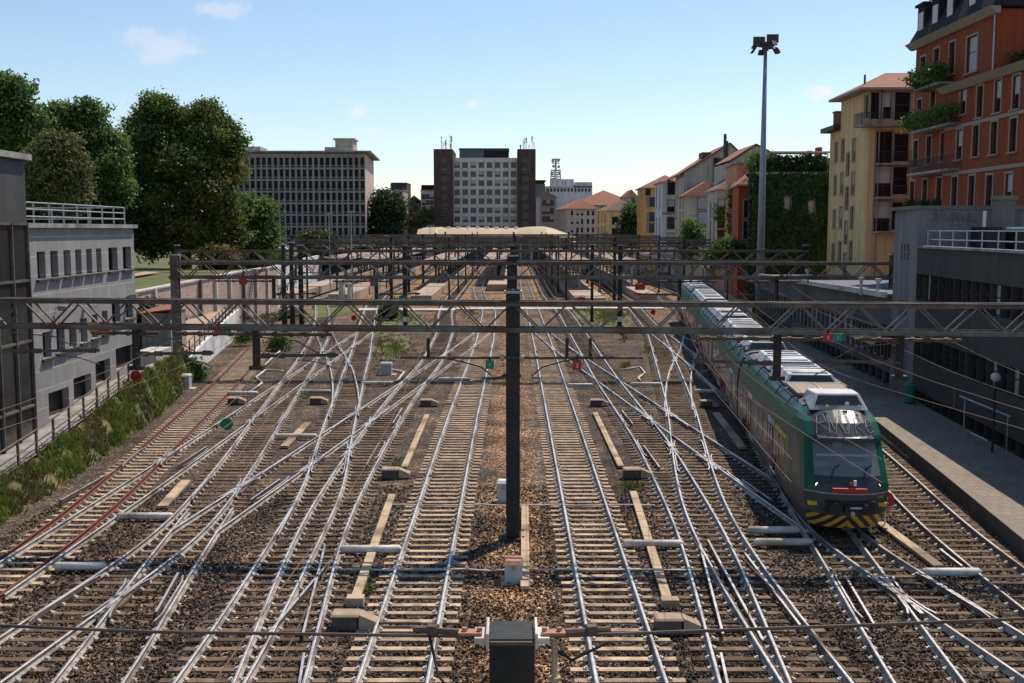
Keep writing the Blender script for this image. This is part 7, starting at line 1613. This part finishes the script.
def tree(label, x, d, z0, blobs, m, n_cl, per, size, trunk=.5, seed=1, name='broadleaf_tree', cat='tree', group=None, extra=None, shell=.75, spread=None):
    """blobs in pixels of the photograph at distance d: (x, y, rx, ry, depth offset in m)"""
    t = thing(name, label, cat, (x, d, z0), group); C = []; R = []
    for bx, by, rx, ry, dd in blobs: p = at(bx, by, d + dd); k = d / F; C.append(p); R.append((rx * k, (rx * k + ry * k) / 2, ry * k))
    if len(blobs) > 8:                       # ragged outline: small outlying boughs, and narrower main masses
        gg = np.random.default_rng(seed + 100); C0, R0 = list(C), list(R); R = [tuple(q * .9 for q in r) for r in R]
        for k in range(46):
            i = int(gg.integers(len(C0))); v = gg.normal(size=3); v[1] *= .6; v /= np.linalg.norm(v); f = .95 + .2 * gg.random(); C.append(Vector(C0[i]) + Vector((v[0] * R0[i][0] * f, v[1] * R0[i][1] * f, v[2] * R0[i][2] * f))); q = .5 + .6 * gg.random(); R.append((q * 1.2, q, q * .8))
    leaves('crown', C, R, n_cl, per, size, m, t, seed, shell=shell, spread=spread)
    if extra:
        for m2, bl, n2 in extra:
            C2 = [at(q[0], q[1], d + q[4]) for q in bl]; R2 = [(q[2] * d / F, (q[2] + q[3]) / 2 * d / F, q[3] * d / F) for q in bl]; leaves('crown', C2, R2, n2, per, size, m2, t, seed + 9, shell=shell, spread=spread)
    ctr = sum((Vector(c) for c in C[:len(blobs)]), Vector()) / len(blobs); top = Vector((x, d, lerp(z0, ctr.z, .75))); mb = MB(); mb.tube([(x, d, z0 - .3), Vector((x, d, z0)).lerp(top, .5) + Vector((.1, 0, 0)), top], [trunk, trunk * .75, trunk * .5], 8)
    for c in C[:len(blobs)]:
        c = Vector(c); s = Vector((x, d, lerp(z0, ctr.z, .45 + .25 * rng.random()))); mid = s.lerp(c, .55) + Vector((0, 0, -.3)); mb.tube([s, mid, s.lerp(c, .95)], [trunk * .4, trunk * .26, trunk * .08], 6)
    mb.build('trunk', M['bark'], t, smooth=True); return t
d = 125
tree('huge dark horse chestnut tree with rust tinged right side, left of the office slab', xat(185, d), d, 5, [(153, 112, 14, 12, 0), (164, 106, 10, 9, -1), (142, 128, 12, 13, 0), (205, 112, 14, 10, 0), (217, 122, 12, 11, 0), (184, 122, 20, 13, 1), (160, 140, 24, 20, -1), (205, 142, 24, 18, -1), (232, 148, 11, 17, 0), (225, 172, 17, 18, -1), (144, 160, 18, 18, 1), (182, 165, 30, 20, -3), (150, 190, 20, 20, 0), (205, 192, 26, 20, -3), (172, 205, 26, 22, -3), (142, 222, 14, 20, 1), (222, 215, 19, 20, -1), (190, 232, 30, 20, -3), (158, 242, 22, 14, 0), (224, 242, 15, 14, -1)], M['leaf_chest'], 5600, 14, .2, .7, 3, shell=.72, spread=.5,
     extra=((M['leaf_rust'], [(225, 172, 17, 17, -1.6), (205, 192, 26, 19, -3.6), (222, 215, 19, 20, -1.6), (190, 232, 30, 18, -3.6), (224, 242, 15, 14, -1.6)], 280),))
d = 108
tree('tall blurred green tree at the left edge above the glass building', xat(8, d), d, 6, [(4, 90, 12, 12, 0), (16, 104, 12, 13, 0), (28, 122, 12, 14, 0), (-14, 100, 20, 22, 0), (8, 125, 20, 18, 0), (24, 145, 18, 18, 0), (0, 155, 24, 20, 0), (14, 178, 28, 20, 0), (-20, 170, 26, 30, 0)], M['leaf_green'], 3600, 12, .2, .5, 5)
tree('broad green tree between the left edge tree and the chestnut', xat(75, d + 8), d + 8, 6, [(55, 116, 12, 10, 0), (70, 113, 12, 9, 0), (86, 120, 14, 12, 0), (98, 136, 13, 14, 0), (108, 156, 12, 16, 0), (80, 140, 20, 16, 0), (60, 136, 16, 15, 0), (92, 165, 20, 18, 0), (114, 182, 10, 18, 0), (72, 168, 22, 20, 0), (98, 194, 20, 16, 1), (70, 195, 24, 14, 1)], M['leaf_green'], 4600, 12, .2, .5, 6)
tree('pale olive willow like tree in front of the broad green tree', xat(55, d - 8), d - 8, 6, [(58, 150, 18, 16, 0), (48, 168, 22, 22, 0), (70, 172, 16, 20, 0), (62, 195, 24, 16, 0), (40, 190, 18, 14, 0)], M['leaf_olive'] if 'leaf_olive' in M else leafmat('leaf_olive', (.08, .1, .03), (.2, .2, .075), .35, .6), 2600, 12, .17, .35, 8)
tree('low dark trees filling the gap behind the roof railing of the grey clad building', xat(80, 118), 118, 5.5, [(50, 212, 22, 14, 0), (85, 214, 24, 14, 0), (112, 220, 18, 16, 0), (128, 232, 14, 18, 0), (30, 214, 20, 16, 0)], M['leaf_deep'], 1500, 10, .2, .3, 22)
tree('small bright green tree right of the chestnut, before the office slab', xat(254, 140), 140, 5, [(252, 218, 13, 18, 0), (262, 212, 11, 12, 0), (258, 240, 18, 16, 0), (247, 250, 13, 14, 0), (268, 232, 8, 12, 0), (245, 205, 7, 10, 0)], M['leaf_bright'], 900, 10, .26, .22, 11)
tree('rust coloured small tree under the chestnut', xat(222, 118), 118, 5, [(217, 262, 10, 10, 0), (228, 258, 8, 9, 0), (212, 254, 8, 8, 0)], M['leaf_rust'], 420, 10, .2, .15, 12)
tree('round olive tree in front of the middle of the office slab', xat(318, 200), 200, 5.2, [(308, 241, 9, 7, 0), (320, 240, 11, 8, 0), (331, 243, 8, 6, 0), (316, 248, 14, 6, 0)], leafmat('leaf_olive_dark', (.04, .06, .02), (.12, .12, .045), .25, .6), 700, 9, .26, .2, 13)
tree('dark rounded tree between the office slab and the beige block', xat(388, 340), 340, 0, [(385, 205, 12, 13, 0), (396, 212, 8, 12, 0), (380, 225, 10, 16, 0), (391, 228, 10, 16, 0), (384, 242, 14, 8, 0)], M['leaf_deep'], 1300, 10, .5, .5, 14)
tree('dark pointed conifer beside the yellow corner house', xat(630, 300), 300, 0, [(631, 212, 4, 7, 0), (630, 222, 6, 9, 0), (629, 234, 7.5, 10, 0), (629, 243, 8, 7, 0)], M['leaf_deep'], 650, 9, .4, .3, 15, name='conifer_tree', extra=((M['leaf_bright'], [(632, 209, 4, 4, -2)], 40),))
tree('bushy green tree climbing in front of the cream house', xat(692, 188), 188, 0, [(690, 228, 6, 8, 0), (695, 238, 8, 10, 0), (689, 246, 8, 9, 0), (700, 246, 5, 8, 0)], M['leaf_green'], 500, 9, .26, .2, 16)
tree('green bush in front of the red house', xat(728, 132), 132, 0, [(722, 250, 8, 8, 0), (732, 248, 9, 9, 0), (714, 255, 7, 8, 0), (740, 256, 7, 8, 0)], M['leaf_green'], 500, 9, .2, .15, 17, name='large_bush', cat='bush')
tree('small green trees left of the brick tower base', xat(424, 400), 400, 0, [(424, 218, 8, 6, 0), (432, 216, 5, 5, 0), (418, 222, 6, 4, 0)], M['leaf_green'], 320, 8, .5, .3, 18)
tree('rusty leaved small tree before the grey villa', xat(410, 395), 395, 0, [(409, 219, 5, 4, 0), (413, 222, 5, 4, 0)], M['leaf_rust'], 160, 8, .4, .2, 19)
tree('small round tree at the park edge near the brick wall', xat(282, 150), 150, 5.2, [(270, 256, 10, 5, 0), (284, 260, 8, 5, 0), (258, 262, 8, 6, 0)], M['leaf_bright'], 320, 8, .2, .12, 21)
def bush(lab, x, y, rx, ry, d, m, n, size=.14, seed=30):
    p = at(x, y, d); k = d / F; t = thing('bush', lab, 'bush', (p.x, d, p.z - ry * k)); leaves('foliage', [p, p + Vector((rx * k * .5, 0, -ry * k * .3)), p + Vector((-rx * k * .5, .1, -ry * k * .35))], [(rx * k * .8, rx * k * .8, ry * k), (rx * k * .6, rx * k * .6, ry * k * .7), (rx * k * .6, rx * k * .6, ry * k * .65)], n, 8, size, m, t, seed, shell=.5)
    mb = MB()
    for s in (-.4, 0, .4): mb.tube([(p.x + s * .2, d, p.z - ry * k * 1.05), (p.x + s * rx * k, d, p.z)], .02, 4)
    mb.build('stems', M['bark'], t)
bush('round dark green bush left of the number board mast', 388, 311, 7, 7, 118, M['leaf_deep'], 160, .16, 31)
bush('green bush behind the grass bank at the left iron column', 150, 320, 16, 16, 79, M['leaf_deep'], 420, .15, 32)
bush('leafy green shrub right of the left iron column', 193, 371, 10, 12, 71, M['leaf_bright'], 260, .1, 33)
bush('green weedy bush beside the rusty rails end', 279, 341, 10, 9, 88, M['leaf_bright'], 220, .1, 34)
bush('green weeds beside the switch motor at centre left', 303, 405, 8, 9, 63, M['leaf_bright'], 200, .09, 35)
bush('bright green plant by the tan trough on the left', 370, 592, 5, 5, 28.9, M['leaf_bright'], 60, .05, 36)
bush('green shrub by the railing of the ramp wall', 243, 333, 8, 9, 92, M['leaf_bright'], 160, .1, 37)
def far_woods():
    g = np.random.default_rng(77); k = 150; X = -70 - 420 * g.random(k); Y = 260 + 300 * g.random(k); R = 5 + 5 * g.random(k); keep = (X / Y) < -.33; X, Y, R = X[keep], Y[keep], R[keep]
    o = leaves('far_woods', np.stack([X, Y, 6.5 + R * .8], 1), np.stack([R, R, R * 1.05], 1), 3600, 8, .7, M['leaf_deep'], None, 78, spread=1.6); tag(o, 'far belt of dark trees beyond the park', None, None, 'stuff')
far_woods()
# creeper on the block
def ivy():
    t, x0, x1, z1, d, df = IVY; g = np.random.default_rng(40); n = 26000
    u = g.random(n); z = g.random(n) ** .95 * (z1 + .25); front = g.random(n) < .82
    wob = .22 * np.sin(u * 40 + z) + .2 * np.sin(z * 1.7 + u * 9)
    X = np.where(front, x0 + u * (x1 - x0), x0 + 2.6 * u - .15 - .3 * g.random(n) - .1 * wob); Y = np.where(front, d - .15 - .35 * g.random(n) - .25 * wob, d + u * (df - d)); Q = np.stack([X, Y, z], 1)
    win = front & ((np.abs(X - (xat(783, d) + .4)) < .5) & (np.abs(z - zat(209, d) - .75) < .9) | (np.abs(X - (xat(807, d) + .4)) < .5) & (np.abs(z - zat(213, d) - .75) < .9)); Q = Q[~win]; front = front[~win]; n = len(Q)
    top = g.random(n) < .1; Q[top, 2] = z1 + .2 * g.random(top.sum()); Q[top, 1] = d + g.random(top.sum()) * 4 - .3; Q[top, 0] = x0 + g.random(top.sum()) * (x1 - x0)
    N0 = np.where(front[:, None], np.array([[0, -1, .5]]), np.array([[-1, 0, .5]])) + g.normal(size=(n, 3)) * .5; N0 /= np.linalg.norm(N0, axis=1)[:, None]
    tt_ = np.cross(N0, g.normal(size=(n, 3))); tt_ /= np.linalg.norm(tt_, axis=1)[:, None]; b = np.cross(N0, tt_); s = .2 * (.6 + .8 * g.random((n, 1)))
    V = np.stack([Q - tt_ * s, Q - b * s * .7, Q + tt_ * s, Q + b * s * .7], 1).reshape(-1, 3)
    np_mesh('ivy', V, np.arange(n * 4).reshape(-1, 4), M['leaf_ivy'], t)
ivy()
def hedge(lab, xa, xb, y0, y1, d, m, n, seed):
    a, b = at(xa, y1, d), at(xb, y0, d); t = thing('hedge', lab, 'hedge', (a.x, d, a.z)); k = 7; C = [(lerp(a.x, b.x, (i + .5) / k), d + .8, (a.z + b.z) / 2) for i in range(k)]; r = (b.x - a.x) / k
    leaves('foliage', C, [(r * .62, .9, (b.z - a.z) * .55)] * k, n, 8, .17, m, t, seed, shell=.6)
hedge('clipped hedge on top of the creeper covered block, left piece', 776, 800, 158, 174, 128, M['leaf_ivy'], 520, 50)
hedge('clipped hedge on top of the creeper covered block, right piece', 801, 826, 157, 173, 128, M['leaf_ivy'], 520, 51)
hedge('overhanging greenery beside the light mast above the creeper block', 752, 772, 152, 176, 128, M['leaf_green'], 300, 52)
mb = MB(); a = at(770, 152.5, 129); b = at(829, 151.5, 129); mb.box(a.x, b.x, 128, 131, a.z - .08, a.z + .08)
t = thing('pergola', 'thin pale pergola roof over the terrace hedges', 'pergola', (a.x, 128, a.z - 3)); mb.build('roof', M['conc_l'], t); mb = MB()
for x in np.linspace(a.x + .3, b.x - .3, 5): mb.tube([(x, 128.3, a.z - 3), (x, 128.3, a.z - .08)], .05, 5)
mb.build('post', M['galv'], t)
# creeper strands on the red house, plants on the orange balconies
def strands(lab, x, y0, y1, w, d, m, n, seed):
    a, b = at(x, y0, d), at(x, y1, d); t = thing('climbing_plant', lab, 'climbing plant', (b.x, d, b.z)); k = 6
    leaves('foliage', [(lerp(a.x, b.x, i / 5) + .2 * math.sin(i * 2), d, lerp(a.z, b.z, i / 5)) for i in range(k)], [(w, .3, abs(a.z - b.z) / 8)] * k, n, 8, .16, m, t, seed, shell=.3)
strands('green creeper climbing the left edge of the red house', 733.5, 195, 250, .8, 147.5, M['leaf_green'], 330, 60)
strands('potted greenery hanging from the balcony of the narrow house', 721, 208, 218, .7, 163.8, M['leaf_bright'], 90, 61)
for i, (o, fc, u0, u1, z, t) in enumerate(ORB):
    if i == 2: continue
    g = MB(); C = [fc.P(lerp(u0, u1, f), z + (.75 if i < 2 else 1.0), 1.15 if i < 2 else .6) for f in np.linspace(.05, .95, 6)]; tt2 = thing('balcony_plants', ('bushy green plants on the top balcony of the orange house', 'trailing green plants on the second balcony of the orange house', '', 'leafy plants on the recessed roof terrace of the orange house')[i], 'plants', tuple(C[0]))
    leaves('foliage', C, [(.5, .5, .55)] * 6, 260, 8, .13, M['leaf_green'] if i < 2 else M['leaf_deep'], tt2, 70 + i, shell=.3)
for j, x in enumerate((911, 923.6, 937.6)):
    d_ = 32.3 * F / (x - 512); p = at(x, 203.5, d_); tt2 = thing('window_box', ('window box plants under the first low window from the left on the orange house', 'window box plants under the second low window on the orange house', 'window box plants under the third low window on the orange house')[j], 'plants', (p.x - .3, d_, p.z)); leaves('foliage', [(32.0, d_ - .25, p.z), (32.0, d_ + .25, p.z)], [(.25, .35, .2)] * 2, 50, 8, .08, M['leaf_deep'], tt2, 80 + j, shell=.3)
# ------------------------------------------------------------------ grass tufts
def tufts(name, P, h, w, m, per=7, seed=90, lab=None):
    g = np.random.default_rng(seed); P = np.repeat(np.asarray(P, float), per, 0); n = len(P); P[:, :2] += g.normal(size=(n, 2)) * .09
    a = g.random(n) * 6.28; hh = h * (.5 + g.random(n)); le = g.normal(size=(n, 2)) * .35 * hh[:, None]; dx = np.stack([np.cos(a), np.sin(a)], 1) * w
    z = P[:, 2]; A = np.concatenate([P[:, :2] - dx, (z - .03)[:, None]], 1); B = np.concatenate([P[:, :2] + dx, (z - .03)[:, None]], 1)
    Cc = np.concatenate([P[:, :2] + le * .45 + dx * .6, (z + hh * .65)[:, None]], 1); D = np.concatenate([P[:, :2] + le, (z + hh)[:, None]], 1)
    V = np.stack([A, B, Cc, D], 1).reshape(-1, 3); o = np_mesh(name, V, np.arange(n * 4).reshape(-1, 4), m); return tag(o, lab, None, None, 'stuff')
g = np.random.default_rng(91); P = []
for k in range(3000):
    d_ = 24 + 47 * g.random(); f = g.random() * 1.0; q = pl_at(LX, d_).lerp(pl_at(FX, d_), f); P.append((q.x + g.normal() * .05, d_, q.z + .12 * math.sin(f * 3.1)))
P = np.array(P); sel = (np.sin(P[:, 1] * .9 + P[:, 0] * 1.7) + g.normal(size=len(P)) * .5) > -.2
P = P[np.sin(P[:, 1] * 1.9 + 2) * np.sin(P[:, 0] * 3.1 + P[:, 1] * .7) < .55]; sel = (np.sin(P[:, 1] * .9 + P[:, 0] * 1.7) + g.normal(size=len(P)) * .5) > -.2
tufts('bank_grass', P[sel], .25, .03, M['blade_g'], 9, 92, 'tall green grass on the bank beside the left fence'); tufts('dry_grass', P[~sel], .24, .03, M['blade'], 7, 93, 'dry yellowish grass on the bank beside the left fence')
def patch(x, y, rx, ry, n, seed, rsh=1):
    g = np.random.default_rng(seed); out = []
    for k in range(n):
        a, r = g.random() * 6.28, abs(g.normal()) * .62; r *= 1 + .3 * math.sin(a * 3 + seed); p = gnd(x + rx * r * math.cos(a), y + ry * r * math.sin(a), -.2); out.append((p.x, p.y, -.2))
    return out
W1 = []
for (x, y, rx, ry, n) in ((610, 316, 24, 9, 900), (588, 309, 14, 4, 300), (395, 348, 24, 14, 300), (405, 318, 16, 8, 300), (470, 312, 14, 8, 160), (575, 300, 40, 3, 300), (400, 300, 60, 3, 380), (245, 320, 22, 8, 260), (650, 350, 8, 8, 60), (625, 338, 5, 5, 40), (495, 305, 6, 10, 60), (395, 470, 4, 8, 40), (625, 366, 5, 4, 40), (632, 487, 12, 6, 50), (380, 345, 10, 20, 120), (300, 318, 10, 14, 160), (510, 372, 14, 18, 30)): W1 += patch(x, y, rx, ry, n, int(x + y))
g.shuffle(W1); tufts('dry_yard_weeds', W1[1::2], .17, .04, M['blade'], 5, 98, 'dry straw coloured weeds in the ballast and beside the far tracks')
tufts('yard_weeds', W1[::2], .17, .04, M['blade_g'], 5, 95, 'yellow green weeds growing in the ballast and beside the far tracks')
W2 = []
for k in range(1500):
    a = g.random(); q = Vector(L_[0]).lerp(Vector(K_[0]), 0); i = int(a * 5); u = a * 5 - i; p = Vector(L_[i]).lerp(Vector(L_[i + 1]), u).lerp(Vector(K_[i]).lerp(Vector(K_[i + 1]), u), g.random()); W2.append(tuple(p))
tufts('scrub_grass', W2, .4, .05, M['blade'], 6, 96, 'dry scrub grass between the ramp and the stone wall')
mb = MB()
for q, (x0, x1, d0, d1) in enumerate(((7.2, 13.3, 108, 131), (-15, -10, 100, 130), (-26, -19.5, 120, 150), (-11.5, -8.8, 85, 100))):
    mb.poly([((x0 + x1) / 2 + (x1 - x0) / 2 * math.cos(a) * (1 + .22 * math.sin(a * 3 + q) + .14 * math.sin(a * 7 + q)), (d0 + d1) / 2 + (d1 - d0) / 2 * math.sin(a) * (1 + .2 * math.sin(a * 4 + q * 2) + .12 * math.sin(a * 9)), -.186 + .002 * q) for a in np.linspace(0, 2 * math.pi, 49)[:-1]])
tag(mb.build('turf_ground', M['turf']), kind='structure')
SC.render.engine = 'CYCLES'; SC.cycles.use_denoising = True; SC.cycles.max_bounces = 6; SC.cycles.transparent_max_bounces = 8
